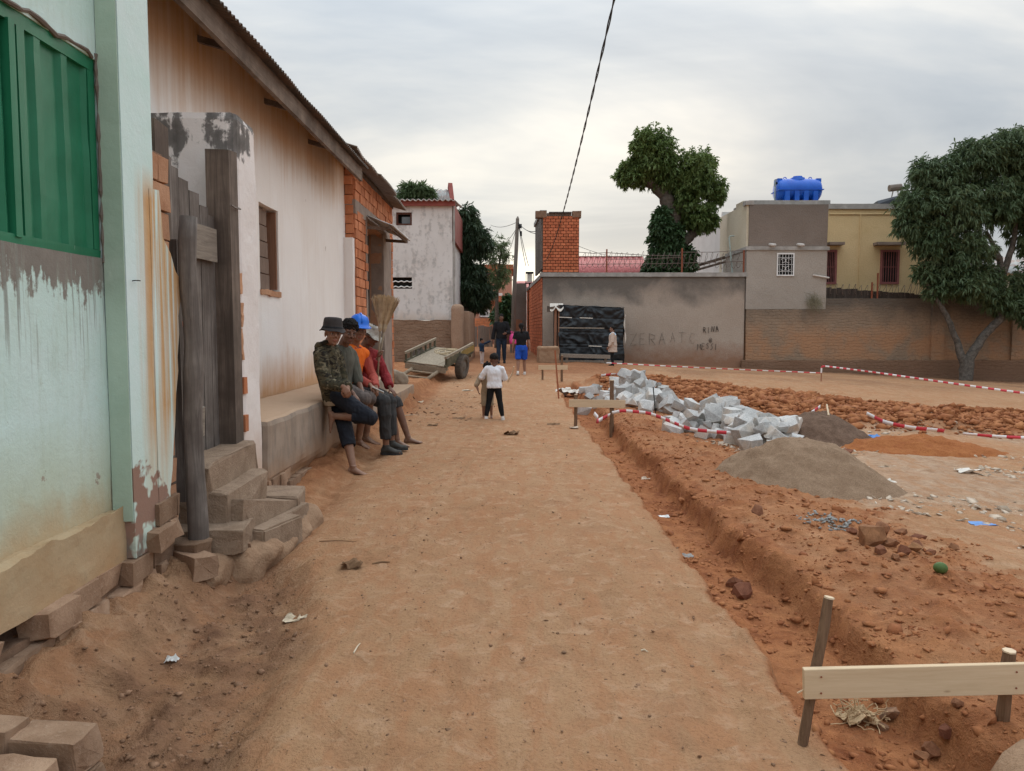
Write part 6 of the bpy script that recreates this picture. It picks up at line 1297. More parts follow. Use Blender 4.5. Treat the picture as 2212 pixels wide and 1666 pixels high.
leaf_cloud('foliage', [L3(885, 412, 32.6, 20, 15), L3(905, 414, 32.6, 22, 14), L3(925, 420, 32.6, 14, 11), L3(870, 424, 32.6, 10, 9)], 420, 9, 0.24, 'leaf_light', bu, 0.35, 8, 0.2, shell=0.5)
Y_ = 43.5
vb = thing('vine_bush', 'dark green climbing bush beside the electricity pole in the alley', 'bush', (atY(1088, 700, Y_).x, Y_, 0.5))
limbs('stems', [([(A(1088, 735).x, Y_, 0.3), A(1088, 700), A(1090, 670)], [.10, .07, .03])], 'bark', vb)
leaf_cloud('foliage', [L3(1088, 672, Y_, 20, 18), L3(1078, 685, Y_, 14, 14), L3(1098, 660, Y_, 12, 20), L3(1096, 690, Y_, 14, 16)], 500, 8, 0.24, 'leaf_vine', vb, 0.5, 9, 0.7, shell=0.4)

# ------------------------------------------------------------------ people
def skinm(name, c1, c2):
    m, nt, b = newmat(name, 0.55, 0.3); P = objc(nt); n = noise(nt, P, 14, 4, 0.6)
    at = node(nt, 'ShaderNodeAttribute', {'attribute_name': 'tint'}); c = mixc(nt, n, c1, c2)
    c = mixc(nt, node(nt, 'ShaderNodeSeparateColor', Color=at.outputs['Color']).outputs[0], c, tuple(q * 0.25 for q in c1))
    c = mixc(nt, node(nt, 'ShaderNodeSeparateColor', Color=at.outputs['Color']).outputs[1], c, (c2[0] * .90, c2[1] * 0.66, c2[2] * 0.72)); 
    c = mixc(nt, mth(nt, 'MULTIPLY', node(nt, 'ShaderNodeSeparateColor', Color=at.outputs['Color']).outputs[2], ramp(nt, n, [(0.4, 0.2), (0.6, 0.9)])), c, (0.30, 0.20, 0.14)); setc(nt, b, c)
skinm('skin_dark', (0.13, 0.060, 0.038), (0.19, 0.094, 0.060)); skinm('skin_brown', (0.20, 0.097, 0.060), (0.27, 0.138, 0.088)); skinm('skin_light', (0.26, 0.135, 0.088), (0.33, 0.185, 0.125))
def cloth(name, c1, c2, sc=7, rough=0.9): return simple(name, c1, c2, sc, rough, 0.25, 0.004, obj=True, bscale=45)
cloth('c_navy', (0.010, 0.012, 0.018), (0.026, 0.028, 0.036)); cloth('c_brown', (0.085, 0.066, 0.058), (0.14, 0.112, 0.100)); cloth('c_charcoal', (0.030, 0.030, 0.031), (0.058, 0.056, 0.055)); cloth('c_olive', (0.085, 0.082, 0.066), (0.13, 0.125, 0.10)); cloth('c_greysleeve', (0.075, 0.070, 0.066), (0.11, 0.10, 0.095)); cloth('c_red', (0.19, 0.018, 0.022), (0.29, 0.035, 0.040)); cloth('c_salmon', (0.30, 0.055, 0.042), (0.40, 0.085, 0.065)); cloth('c_orange', (0.72, 0.13, 0.012), (0.85, 0.19, 0.03)); cloth('c_reflect', (0.20, 0.19, 0.18), (0.30, 0.29, 0.28)); cloth('c_white', (0.70, 0.70, 0.73), (0.80, 0.80, 0.82)); cloth('c_black', (0.008, 0.008, 0.009), (0.018, 0.018, 0.020)); cloth('c_blue', (0.012, 0.060, 0.36), (0.022, 0.095, 0.50)); cloth('c_jean', (0.012, 0.020, 0.036), (0.026, 0.038, 0.060)); cloth('c_darkblue', (0.010, 0.020, 0.040), (0.02, 0.036, 0.065)); cloth('c_smock', (0.46, 0.35, 0.28), (0.56, 0.45, 0.38)); cloth('c_collar', (0.38, 0.56, 0.72), (0.5, 0.68, 0.82)); cloth('c_pale', (0.42, 0.34, 0.31), (0.54, 0.45, 0.42)); cloth('c_khaki', (0.30, 0.23, 0.15), (0.40, 0.31, 0.22)); cloth('c_pink', (0.58, 0.045, 0.19), (0.72, 0.10, 0.30), 14); cloth('c_shoe', (0.050, 0.047, 0.042), (0.085, 0.080, 0.072)); cloth('c_whiteshoe', (0.60, 0.56, 0.52), (0.72, 0.68, 0.64)); cloth('c_hat', (0.030, 0.026, 0.026), (0.060, 0.052, 0.050)); cloth('c_hat_pale', (0.24, 0.22, 0.19), (0.56, 0.53, 0.48), 26); simple('helmet', (0.010, 0.13, 0.62), (0.016, 0.17, 0.72), 3, 0.35, 0.05, spec=0.4, obj=True)
simple('hair', (0.006, 0.005, 0.005), (0.018, 0.015, 0.013), 40, 0.8, 0.6, 0.01, obj=True); simple('eye_white', (0.33, 0.29, 0.26), (0.38, 0.34, 0.31), 9, 0.3, 0, obj=True); simple('eye_iris', (0.012, 0.007, 0.005), (0.02, 0.012, 0.008), 9, 0.3, 0, obj=True)
m, nt, b = newmat('c_camo', 0.92, 0.15); O = objc(nt); q1 = noise(nt, vscale(nt, O, (1, 1, 2.2)), 8, 3, 0.5, 1.0); q2 = noise(nt, vscale(nt, O, (1, 1, 2.2), (5, 3, 1)), 9, 3, 0.5, 1.0); q3 = noise(nt, vscale(nt, O, (1, 1, 2.5), (9, 1, 4)), 12, 3, 0.5, 1.0)
c = mixc(nt, ramp(nt, q1, [(0.47, 0), (0.5, 1)]), (0.050, 0.046, 0.030), (0.080, 0.066, 0.040)); c = mixc(nt, ramp(nt, q2, [(0.54, 0), (0.56, 1)]), c, (0.022, 0.018, 0.014)); c = mixc(nt, ramp(nt, q3, [(0.60, 0), (0.62, 1)]), c, (0.17, 0.145, 0.095)); setc(nt, b, c); bump(nt, b, noise(nt, O, 60, 3), 0.2, 0.003)

QUEUE = []
def queue(name, mb, mat, voxel, parent, smooth=4, post=None):
    o = mk(name + '_tmp', mb.V, mb.F, MAT[mat])
    r = o.modifiers.new('r', 'REMESH'); r.mode = 'VOXEL'; r.voxel_size = voxel
    if smooth: s = o.modifiers.new('s', 'SMOOTH'); s.iterations = smooth; s.factor = 0.5
    QUEUE.append((o, name, mat, parent, post)); return o
def flush():
    dg = bpy.context.evaluated_depsgraph_get(); dg.update(); done = []
    for (o, name, mat, parent, post) in QUEUE:
        me = bpy.data.meshes.new_from_object(o.evaluated_get(dg)); done.append(me)
    for (o, name, mat, parent, post), me in zip(QUEUE, done):
        old = o.data; bpy.data.objects.remove(o); bpy.data.meshes.remove(old); me.name = name
        me.polygons.foreach_set('use_smooth', np.ones(len(me.polygons), bool))
        if not me.materials: me.materials.append(MAT[mat])
        n = len(me.vertices); co = np.empty(n * 3, np.float32); me.vertices.foreach_get('co', co); co = co.reshape(-1, 3)
        if post is not None:
            nr = np.empty(n * 3, np.float32); me.vertices.foreach_get('normal', nr); nr = nr.reshape(-1, 3)
            co = post(me, co, nr)
        me.vertices.foreach_set('co', np.asarray(co, np.float32).ravel()); me.update()
        ob = bpy.data.objects.new(name, me); COL.objects.link(ob); keep(ob, parent)
    QUEUE.clear()
def folds(amp=0.006, sc=9.0, seed=0, stretch=(1, 1, 1)):
    def f(me, co, nr):
        p = co * sc * np.array(stretch)
        a = fbm(p[:, 0], p[:, 1], p[:, 2], 3, seed); r = 1 - 2 * np.abs(vnoise(p[:, 0] * 1.3 + 5, p[:, 1] * 1.3, p[:, 2] * 1.3, seed + 9))
        r2 = 1 - 2 * np.abs(vnoise(p[:, 0] * 2.9 + 1, p[:, 1] * 2.9, p[:, 2] * 1.6 + p[:, 0] * 1.2, seed + 4))
        return co + nr * ((0.7 * a + 0.6 * r + 0.35 * r2) * amp * 1.5)[:, None]
    return f
def curls(amp=0.01, sc=70, seed=0):
    def f(me, co, nr): return co + nr * (fbm(co[:, 0] * sc, co[:, 1] * sc, co[:, 2] * sc, 2, seed) * amp)[:, None]
    return f
PROF = [(-0.22, .140, .100), (-0.1, .156, .110), (0.0, .160, .114), (0.22, .140, .102), (0.45, .146, .106), (0.68, .162, .114), (0.84, .156, .104), (0.94, .110, .080), (1.0, .062, .058)]
class Fig:
    def __init__(s, J, sc=1.0, hs=1.0, voxel=0.006, fat=1.0):
        s.J = J; s.sc = sc; s.hs = hs; s.vx = voxel; s.fat = fat
        s.up = (J['neck'] - J['pelvis']); s.L = s.up.length; s.up.normalize()
        s.rh = (J['hipR'] - J['hipL']).normalized(); s.rs = (J['shR'] - J['shL']).normalized()
        bend = J.get('bend', Vector((0, 0, 0))); s.bend = bend
    def torso_at(s, t):
        w = np.interp(t, [p[0] for p in PROF], [p[1] for p in PROF]) * s.sc * s.fat; d = np.interp(t, [p[0] for p in PROF], [p[2] for p in PROF]) * s.sc * s.fat
        c = s.J['pelvis'] + s.up * (s.L * t) + s.bend * (4 * t * (1 - t) if 0 < t < 1 else 0)
        r = s.rh.lerp(s.rs, min(max(t, 0), 1)); r = (r - s.up * r.dot(s.up)).normalized(); f = s.up.cross(r).normalized()
        return c, r, f, w, d
    def torso(s, mb, t0, t1, infl=0.0, n=14, flare=0.0):
        rings = []
        for t in np.linspace(t0, t1, n):
            c, r, f, w, d = s.torso_at(t); e = infl + (flare * (1 - (t - t0) / (t1 - t0)) if flare else 0)
            rings.append([c + r * ((w + e) * (abs(math.cos(a)) ** 0.85) * (1 if math.cos(a) > 0 else -1)) + f * ((d + e) * (abs(math.sin(a)) ** 0.85) * (1 if math.sin(a) > 0 else -1)) for a in np.linspace(0, 2 * math.pi, 24, endpoint=False)])
        mb.rings(rings)
    def limb(s, mb, a, b_, c, rads, upto=2.0, infl=0.0, start=0.0):
        r0, r1, r2, r3 = [q * s.sc + infl for q in rads]      # start, before joint, bulge, end
        P = []; Q = []
        def pos(t): return a.lerp(b_, t) if t <= 1 else b_.lerp(c, t - 1)
        for t in np.linspace(start, upto, 19):
            P.append(pos(t)); Q.append(np.interp(t, [0, 0.35, 1.0, 1.35, 2.0], [r0, r0 * .96, r1, r2, r3]))
        mb.tube(P, Q, 14)
        if upto > 1: mb.ell(b_, [Vector((1, 0, 0)) * r1 * 1.03, Vector((0, 1, 0)) * r1 * 1.03, Vector((0, 0, 1)) * r1 * 1.03], 12, 8)
        mb.ell(a, [Vector((1, 0, 0)) * r0 * 1.02, Vector((0, 1, 0)) * r0 * 1.02, Vector((0, 0, 1)) * r0 * 1.02], 12, 8)
    ARM = (.050, .038, .038, .026); LEG = (.082, .056, .056, .036)
    def arm(s, mb, S, upto=2.0, infl=0.0): s.limb(mb, s.J['sh' + S], s.J['el' + S], s.J['wr' + S], s.ARM, upto, infl)
    def leg(s, mb, S, upto=2.0, infl=0.0): s.limb(mb, s.J['hip' + S], s.J['kn' + S], s.J['an' + S], s.LEG, upto, infl)
    def hand(s, mb, S):
        J = s.J; w = J['wr' + S]; d = J.get('hd' + S) or (w - J['el' + S]); d = d.normalized(); n = (J.get('hn' + S) or Vector((0, 0, -1))); n = (n - d * n.dot(d)).normalized(); l = d.cross(n).normalized(); k = s.sc; curl = J.get('curl' + S, 0.35)
        if J.get('flip' + S): l = -l
        for i in range(2): pass
        mb.rings([[w + d * (t * k) + l * (math.cos(a) * hw * k) + n * (math.sin(a) * hd_ * k) for a in np.linspace(0, 2 * math.pi, 12, endpoint=False)] for t, hw, hd_ in ((-0.015, .024, .018), (0.02, .032, .016), (0.055, .040, .0145), (0.085, .038, .012))])
        for i, (off, ln) in enumerate(((-.028, .85), (-.0095, 1.0), (.0095, .95), (.028, .75))):
            p = w + d * (.080 * k) + l * (off * k); dd = d.copy(); P = [p - d * .02 * k, p]; Q = [.0088 * k, .0092 * k]; ang = 0.0
            for j, sl in enumerate((.036, .026, .020)):
                ang = curl * (1.0 + 0.6 * j); dd = (dd * math.cos(ang) + n * math.sin(ang)).normalized(); n2 = n; P.append(P[-1] + dd * (sl * ln * k)); Q.append((.0086, .0078, .0065)[j] * k)
            mb.tube(P, Q, 8)
        p = w + d * .022 * k - l * .028 * k; q = p + (d * .6 - l * .55 + n * .45).normalized() * .042 * k; r = q + (d * .8 - l * .1 + n * .5).normalized() * .032 * k
        mb.tube([p, q, r], [.013 * k, .0105 * k, .008 * k], 8)
    def foot(s, mb, S, infl=0.0, shoe=False):
        J = s.J; a = J['an' + S]; d = J['ft' + S].normalized(); dn = J.get('fd' + S, Vector((0, 0, -1))); dn = (dn - d * dn.dot(d)).normalized(); l = d.cross(dn).normalized(); k = s.sc
        sole = a + dn * (.072 * k); e = infl
        def P(t, w, h0, h1): return [sole + d * (t * k) + l * (math.cos(q) * (w * k + e)) - dn * ((h0 + h1) / 2 * k + math.sin(q) * ((h1 - h0) / 2 * k + e)) for q in np.linspace(0, 2 * math.pi, 14, endpoint=False)]
        R_ = [P(-.062, .016, .010, .045), P(-.050, .030, .000, .070), P(-.015, .034, .000, .090), P(.03, .034, .002, .084), P(.07, .040, .002, .062), P(.11, .045, .000, .044), P(.145, .043, .000, .032)]
        if shoe: R_ += [P(.175, .036, .000, .034), P(.195, .022, .004, .026)]
        else: R_ += [P(.158, .038, .002, .024)]
        mb.rings(R_); mb.tube([a + dn * 0.03 * k, a - dn * 0.03 * k], [(.034 * k + e), (.037 * k + e)], 12)
        if not shoe:
            for i, (off, ln, r) in enumerate(((-.030, .055, .0135), (-.012, .052, .0105), (.004, .045, .010), (.019, .036, .0095), (.032, .026, .009))):
                sg = -1 if S == 'L' else 1
                b0 = sole + d * (.138 * k) + l * (off * sg * k) - dn * (.012 * k); mb.tube([b0, b0 + d * (ln * .6 * k) + (-dn) * .004 * k, b0 + d * (ln * k) + dn * .003 * k], [r * k, r * .95 * k, r * .6 * k], 8)
    def head_axes(s):
        f = s.J['hf'].normalized(); u = s.J.get('hu', Vector((0, 0, 1))); u = (u - f * u.dot(f)).normalized(); return f.cross(u).normalized(), f, u
    def H(s, x, y, z):
        r, f, u = s.head_axes(); k = s.sc * s.hs; return s.J['head'] + (r * x + f * y + u * z) * k
    def he(s, mb, c, rad, seg=14, rin=9):
        r, f, u = s.head_axes(); k = s.sc * s.hs; mb.ell(s.H(*c), [r * rad[0] * k, f * rad[1] * k, u * rad[2] * k], seg, rin)
    def head(s, mb):
        e = s.he; k = s.sc * s.hs
        e(mb, (0, -.012, .042), (.077, .095, .080), 20, 14); e(mb, (0, .026, -.030), (.064, .060, .080)); e(mb, (0, .066, -.092), (.026, .020, .020)); e(mb, (0, .03, -.072), (.054, .044, .036))
        for q in (-1, 1): e(mb, (q * .030, .072, .026), (.030, .017, .012)); e(mb, (q * .038, .060, -.022), (.024, .024, .024)); e(mb, (q * .074, -.004, -.006), (.010, .020, .032)); e(mb, (q * .016, .091, -.030), (.011, .012, .009))
        mb.tube([s.H(0, .082, .018), s.H(0, .094, -.004), s.H(0, .106, -.026)], [.009 * k, .012 * k, .013 * k], 8)
        e(mb, (0, .086, -.056), (.024, .012, .0075)); e(mb, (0, .084, -.069), (.021, .012, .009))
        nb = s.J['neck']; mb.tube([nb - s.up * .05 * s.sc, nb.lerp(s.H(0, -.02, -.06), .5), s.H(0, -.012, -.045)], [.070 * s.sc, .059 * s.sc, .058 * s.sc], 14)
    def body(s, parent, mat, bare_feet=True, hands=True, dusty=0.0):
        mb = MB(); s.torso(mb, -0.22, 1.0)
        for S in 'LR':
            s.arm(mb, S); s.leg(mb, S); s.foot(mb, S)
            mb.tube([s.J['neck'].lerp(s.J['pelvis'], .06), s.J['sh' + S]], [.055 * s.sc, .050 * s.sc], 12)
            if hands: s.hand(mb, S)
        s.head(mb)
        r, f, u = s.head_axes(); hc = s.J['head']; k = s.sc * s.hs; an = [s.J['anL'], s.J['anR']]
        def post(me, co, nr):
            d = co - np.array(hc); x = d @ np.array(r) / k; y = d @ np.array(f) / k; z = d @ np.array(u) / k
            brow = np.exp(-(((np.abs(x) - .031) / .020) ** 4) - ((z - .030 + 0.1 * (np.abs(x) - .03)) / .0055) ** 4) * (y > .05)
            lips = np.exp(-((x / .026) ** 4) - ((z + .062) / .013) ** 4) * (y > .075)
            dust = np.zeros(len(co))
            for a in an: dust = np.maximum(dust, np.clip(1 - np.linalg.norm(co - np.array(a), axis=1) / (.30 * s.sc), 0, 1))
            ca = me.color_attributes.new('tint', 'FLOAT_COLOR', 'POINT'); ca.data.foreach_set('color', np.stack([np.clip(brow, 0, 1) * .9, np.clip(lips, 0, 1), dust * dusty, np.ones(len(co))], 1).astype(np.float32).ravel()); return co
        queue('body', mb, mat, s.vx, parent, 3, post)
    def eyes(s, parent):
        r, f, u = s.head_axes(); k = s.sc * s.hs
        for q in (-1, 1):
            e = MB(); c = s.H(q * .030, .0765, .004); e.ell(c, [r * .0120 * k, f * .011 * k, u * .0062 * k], 12, 8); o = e.build('eye', MAT['eye_white'], parent, smooth=True)
            i_ = MB(); c2 = s.H(q * .0295, .0845, .0045); i_.ell(c2, [r * .0066 * k, f * .0038 * k, u * .0056 * k], 10, 6); sub(i_.build('iris', MAT['eye_iris'], None, smooth=True), o)
    def hair(s, parent, kind='short', mat='hair'):
        mb = MB(); e = s.he
        if kind == 'short': e(mb, (0, -.016, .060), (.084, .097, .086), 20, 14); amp = .006
        elif kind == 'curly': e(mb, (0, -.020, .064), (.092, .102, .088), 20, 14); e(mb, (0, .04, .098), (.055, .045, .030)); amp = .016
        elif kind == 'afro': e(mb, (0, -.02, .06), (.105, .11, .10), 20, 14); amp = .022
        elif kind == 'back': e(mb, (0, -.024, .040), (.081, .092, .092), 20, 14); e(mb, (0, -.05, -.02), (.066, .055, .06)); amp = .006
        elif kind == 'ponytail':
            e(mb, (0, -.024, .044), (.085, .096, .090), 20, 14); e(mb, (0, -.06, -.01), (.07, .045, .06)); mb.tube([s.H(0, -.09, .0), s.H(0, -.115, -.07), s.H(0, -.10, -.16), s.H(0, -.08, -.24)], [.035 * s.sc, .042 * s.sc, .038 * s.sc, .012 * s.sc], 12); amp = .006
        elif kind == 'bun': e(mb, (0, -.024, .048), (.084, .094, .086), 20, 14); e(mb, (-.0, -.11, .075), (.042, .042, .042)); amp = .010
        elif kind == 'puffs': e(mb, (0, -.022, .048), (.084, .095, .086), 20, 14); e(mb, (-.07, -.05, .10), (.045, .045, .045)); e(mb, (.07, -.05, .10), (.045, .045, .045)); amp = .010
        queue('hair', mb, mat, max(s.vx * .8, .005), parent, 2, curls(amp, 60, 3))
    def shirt(s, parent, mat, sleeve=1.92, hem=-0.16, infl=0.014, name='shirt', top=0.955, amp=0.006, flare=0.0, seed=0, sl_infl=None, stretch=(1, 1, .6)):
        mb = MB(); s.torso(mb, hem, top, infl, 18, flare)
        for S in 'LR':
            if sleeve > 0: s.arm(mb, S, sleeve, (sl_infl or infl))
            mb.tube([s.J['neck'].lerp(s.J['pelvis'], .07), s.J['sh' + S]], [.055 * s.sc + infl * .6, .050 * s.sc + infl], 12)
        queue(name, mb, mat, s.vx, parent, 3, folds(amp * s.sc, 9 / s.sc, seed, stretch))
    def trousers(s, parent, mat, upto=1.9, infl=0.012, waist=0.12, name='trousers', amp=0.006, seed=3, per=None):
        mb = MB(); s.torso(mb, -0.22, waist, infl * .8, 8)
        for S in 'LR':
            u = per[S] if per else upto; s.leg(mb, S, u, infl)
        c = s.J['pelvis']
        queue(name, mb, mat, s.vx, parent, 3, folds(amp * s.sc, 8 / s.sc, seed, (1, 1, .7)))
    def shoes(s, parent, mat, sole=None):
        for S in 'LR':
            mb = MB(); s.foot(mb, S, .008 * s.sc, True); queue('shoe', mb, mat, s.vx * .8, parent, 2, None)
            if sole:
                J = s.J; a = J['an' + S]; d = J['ft' + S].normalized(); dn = Vector((0, 0, -1)); l = d.cross(dn).normalized(); k = s.sc; b0 = a + dn * (.076 * k); m2 = MB()
                ring = [(-.068, .024), (-.04, .040), (.03, .042), (.10, .054), (.15, .050), (.19, .034), (.207, .015)]; top = [b0 + d * t * k + l * w * k for t, w in ring] + [b0 + d * t * k - l * w * k for t, w in reversed(ring)]
                m2.rings([[p + dn * .014 * k for p in top], [p - dn * .012 * k for p in top]]); m2.build('sole', MAT[sole], parent)
    def lathe(s, prof, wob=None, seg=36):
        """rings in head space: (r_side, r_front, height[, forward shift])"""
        rr = []
        for i, p in enumerate(prof):
            sh = p[3] if len(p) > 3 else 0.0
            rr.append([s.H(p[0] * math.cos(a), p[1] * math.sin(a) - .012 + sh, p[2] + (wob(i, a) if wob else 0)) for a in np.linspace(0, 2 * math.pi, seg, endpoint=False)])
        return rr
def T(px, py, Y): return atY(px, py, Y)
def person(label, J, **kw):
    b_ = J['pelvis']; foot_z = min(J['anL'].z, J['anR'].z) - 0.07
    t = thing('person', label, 'person', (b_.x, b_.y, foot_z)); return t, Fig(J, **kw)
V3 = Vector
# --- youth in camouflage, one foot up against the bench
J = dict(pelvis=T(722, 850, 8.38), neck=T(707, 744, 8.36), head=T(719, 721, 8.28), hf=V3((.50, -.86, -.06)), hu=V3((.05, 0, 1)), shR=T(694, 772, 8.19), shL=T(728, 770, 8.53), elR=T(706, 829, 8.09), wrR=T(742, 836, 7.97), elL=T(742, 830, 8.50), wrL=T(752, 838, 8.13),
         hipR=T(729, 856, 8.28), hipL=T(729, 856, 8.48), knR=T(801, 903, 8.13), anR=T(722, 899, 8.22), knL=T(748, 936, 8.22), anL=T(763, 1026, 8.03), ftR=V3((.10, 0, -1)), fdR=V3((-1, 0, 0)), ftL=V3((.96, -.22, -.10)), hdR=V3((.55, -.1, -.8)), hnR=V3((-.3, .9, -.2)), hdL=V3((.1, -.75, -.55)), hnL=V3((-.6, -.2, -.7)), curlR=.55, curlL=.6, bend=V3((-.03, 0, 0)))
t, f = person('barefoot youth in camouflage hooded top and bucket hat, one foot against the bench', J, sc=.93, hs=1.16, voxel=.0055)
J['anL'].z = gz(J['anL'].x + .05, J['anL'].y) + .069
f.body(t, 'skin_brown', dusty=.6); f.eyes(t); f.shirt(t, 'c_camo', 1.88, -.13, .022, 'hooded_top', .96, .010, seed=1); f.trousers(t, 'c_navy', infl=.022, per={'L': 1.38, 'R': 1.45}, amp=.008)
mb = MB(); c, r, fw, w, d = f.torso_at(-.12)
rings_ = [[c + f.up * (z_ * .93) + r * (math.cos(a) * (w + .030)) + fw * (math.sin(a) * (d + .030)) for a in np.linspace(0, 2 * math.pi, 28, endpoint=False)] for z_ in (-.055, .02)]
mb.rings(rings_); queue('hem_band', mb, 'c_khaki', .006, t, 2, folds(.004, 9, 2))
mb = MB(); n_ = f.J['neck']
pts = [n_ + f.up * (.012 + .020 * math.cos(a)) + f.rs * (math.cos(a + 1.57) * .088) + f.rs.cross(f.up) * (-1) * (math.sin(a + 1.57) * .075 ) for a in np.linspace(0, 2 * math.pi, 20)]
mb.tube(pts, .026, 10, cap=False); bk_ = -(f.up.cross(f.rs)).normalized() if False else V3((-1, .1, 0))
mb.ell(n_ + bk_ * .085 - f.up * .06, [bk_ * .05, f.rs * .085, f.up * .085]); mb.ell(n_ + bk_ * .125 - f.up * .10, [bk_ * .03, f.rs * .05, f.up * .04]); queue('hood', mb, 'c_camo', .006, t, 3, folds(.008, 12, 4))
hat = MB().rings(f.lathe([(.128, .136, .030), (.126, .134, .026), (.106, .117, .056), (.096, .108, .070), (.094, .106, .098), (.088, .100, .142), (.078, .088, .158), (.04, .045, .164), (.005, .005, .165)], lambda i, a: .010 * math.sin(2 * a + .6) + .006 * math.sin(5 * a) if i < 2 else 0)); o = hat.build('bucket_hat', MAT['c_hat'], t, smooth=True)
mb = MB().rings(f.lathe([(.1065, .118, .057), (.0975, .1095, .070), (.0955, .1075, .074), (.105, .1165, .060)], None), cap=False); sub(mb.build('hat_band', MAT['c_black'], None, smooth=True), o)
# --- man in grey-green shirt, tucked behind the youth
J = dict(pelvis=T(736, 838, 8.98), neck=T(740, 745, 8.92), head=T(754, 719, 8.82), hf=V3((.48, -.82, -.22)), hu=V3((.25, -.05, 1)), shR=T(724, 768, 8.76), shL=T(760, 768, 9.10), elR=T(738, 828, 8.66), wrR=T(764, 852, 8.52), elL=T(775, 828, 9.05), wrL=T(782, 848, 8.75), hipR=T(742, 843, 8.88), hipL=T(744, 843, 9.08), knR=T(786, 862, 8.70), anR=T(775, 950, 8.95), knL=T(798, 861, 8.95), anL=T(791, 943, 9.12), ftR=V3((.80, -.45, -.18)), ftL=V3((.85, -.30, -.15)), hdR=V3((.6, -.2, -.7)), hdL=V3((.5, -.4, -.7)))
t, f = person('bareheaded barefoot man in grey-green shirt leaning forward behind the youth', J, sc=.97, hs=1.12, voxel=.006)
for S in 'LR': J['an' + S].z = max(J['an' + S].z, gz(J['an' + S].x + .08, J['an' + S].y) + .075)
f.body(t, 'skin_dark', dusty=1.0); f.eyes(t); f.hair(t, 'curly'); f.shirt(t, 'c_olive', 1.0, -.15, .018, seed=5, amp=.008); f.trousers(t, 'c_brown', 1.06, .020, amp=.008)
# --- man in orange vest and blue helmet
J = dict(pelvis=T(754, 838, 9.50), neck=T(763, 744, 9.43), head=T(775, 714, 9.34), hf=V3((.38, -.91, -.10)), hu=V3((.12, 0, 1)), shR=T(746, 770, 9.25), shL=T(788, 768, 9.62), elR=T(766, 816, 9.13), wrR=T(800, 832, 9.05), elL=T(806, 815, 9.55), wrL=T(812, 838, 9.20), hipR=T(762, 842, 9.40), hipL=T(764, 842, 9.60), knR=T(829, 868, 9.22), anR=T(834, 950, 9.28), knL=T(842, 868, 9.52), anL=T(846, 940, 9.52), ftR=V3((.97, -.22, 0)), ftL=V3((.97, -.15, 0)), hdR=V3((.75, -.1, -.6)), hdL=V3((.1, -.8, -.4)), curlR=.5, curlL=.6)
t, f = person('man in orange safety vest and blue helmet holding a phone on the bench', J, sc=1.0, hs=1.12, voxel=.006)
for S in 'LR': J['an' + S].z = gz(J['an' + S].x + .08, J['an' + S].y) + .090
f.body(t, 'skin_brown'); f.eyes(t); f.shirt(t, 'c_salmon', 1.9, -.1, .014, 'sweater', seed=7, amp=.008); f.shirt(t, 'c_orange', 0, -.12, .027, 'safety_vest', .93, .006, seed=8); f.trousers(t, 'c_charcoal', 1.80, .020, amp=.009); f.shoes(t, 'c_shoe', 'c_charcoal')
mb = MB(); f.torso(mb, .18, .27, .034, 4); queue('reflective_band', mb, 'c_reflect', .006, t, 1, None)
def hel(i, a): return 0
hm = MB().rings(f.lathe([(.112, .140, .050, .012), (.108, .134, .056, .010), (.104, .124, .075), (.100, .120, .110), (.085, .102, .145), (.055, .066, .168), (.02, .024, .178), (.002, .002, .179)])); hm_ = hm.build('helmet', MAT['helmet'], t, smooth=True)
hb = MB().rings([[f.H(q * math.cos(a), (q2 * math.sin(a) if math.sin(a) < 0 else (q2 + .035) * math.sin(a)) - .005, z_ - .010 * max(0, math.sin(a))) for a in np.linspace(0, 2 * math.pi, 36, endpoint=False)] for q, q2, z_ in ((.108, .130, .060), (.128, .140, .050), (.127, .139, .044), (.106, .128, .052))]); sub(hb.build('brim', MAT['helmet'], None, smooth=True), hm_)
MB().tube([f.H(0, y_, z_) for y_, z_ in ((.108, .09), (.09, .135), (.05, .168), (0, .183), (-.05, .172), (-.10, .135), (-.128, .08))], .014, 8).build('ridge', MAT['helmet'], None, smooth=True); sub(bpy.data.objects['ridge.001'] if 'ridge.001' in bpy.data.objects else bpy.data.objects['ridge'], hm_)
PHONE = J['wrR'] + V3((.10, -.05, -.055))
# --- man in red with pale hat, holding brooms
J = dict(pelvis=T(777, 838, 10.08), neck=T(788, 750, 10.01), head=T(801, 727, 9.96), hf=V3((.86, -.28, -.42)), hu=V3((.45, 0, 1)), shR=T(772, 770, 9.83), shL=T(812, 770, 10.20), elR=T(803, 806, 9.72), wrR=T(817, 774, 9.68), elL=T(832, 812, 10.15), wrL=T(842, 838, 9.95), hipR=T(783, 842, 9.98), hipL=T(785, 842, 10.18), knR=T(842, 868, 9.92), anR=T(858, 942, 9.92), knL=T(855, 868, 10.20), anL=T(882, 930, 10.18), ftR=V3((.95, -.28, -.05)), ftL=V3((.97, -.10, 0)), hdR=V3((.12, -.1, 1)), hnR=V3((.9, .3, 0)), curlR=1.0, hdL=V3((.6, -.3, -.6)))
t, f = person('barefoot man in dark red jacket and pale floppy hat gripping two brooms', J, sc=.98, hs=1.1, voxel=.006)
for S in 'LR': J['an' + S].z = gz(J['an' + S].x + .08, J['an' + S].y) + .075
f.body(t, 'skin_dark', dusty=.5); f.eyes(t); f.hair(t, 'short'); f.shirt(t, 'c_red', 1.86, -.14, .022, 'jacket', seed=11, amp=.010); f.trousers(t, 'c_charcoal', 1.15, .018, amp=.008)
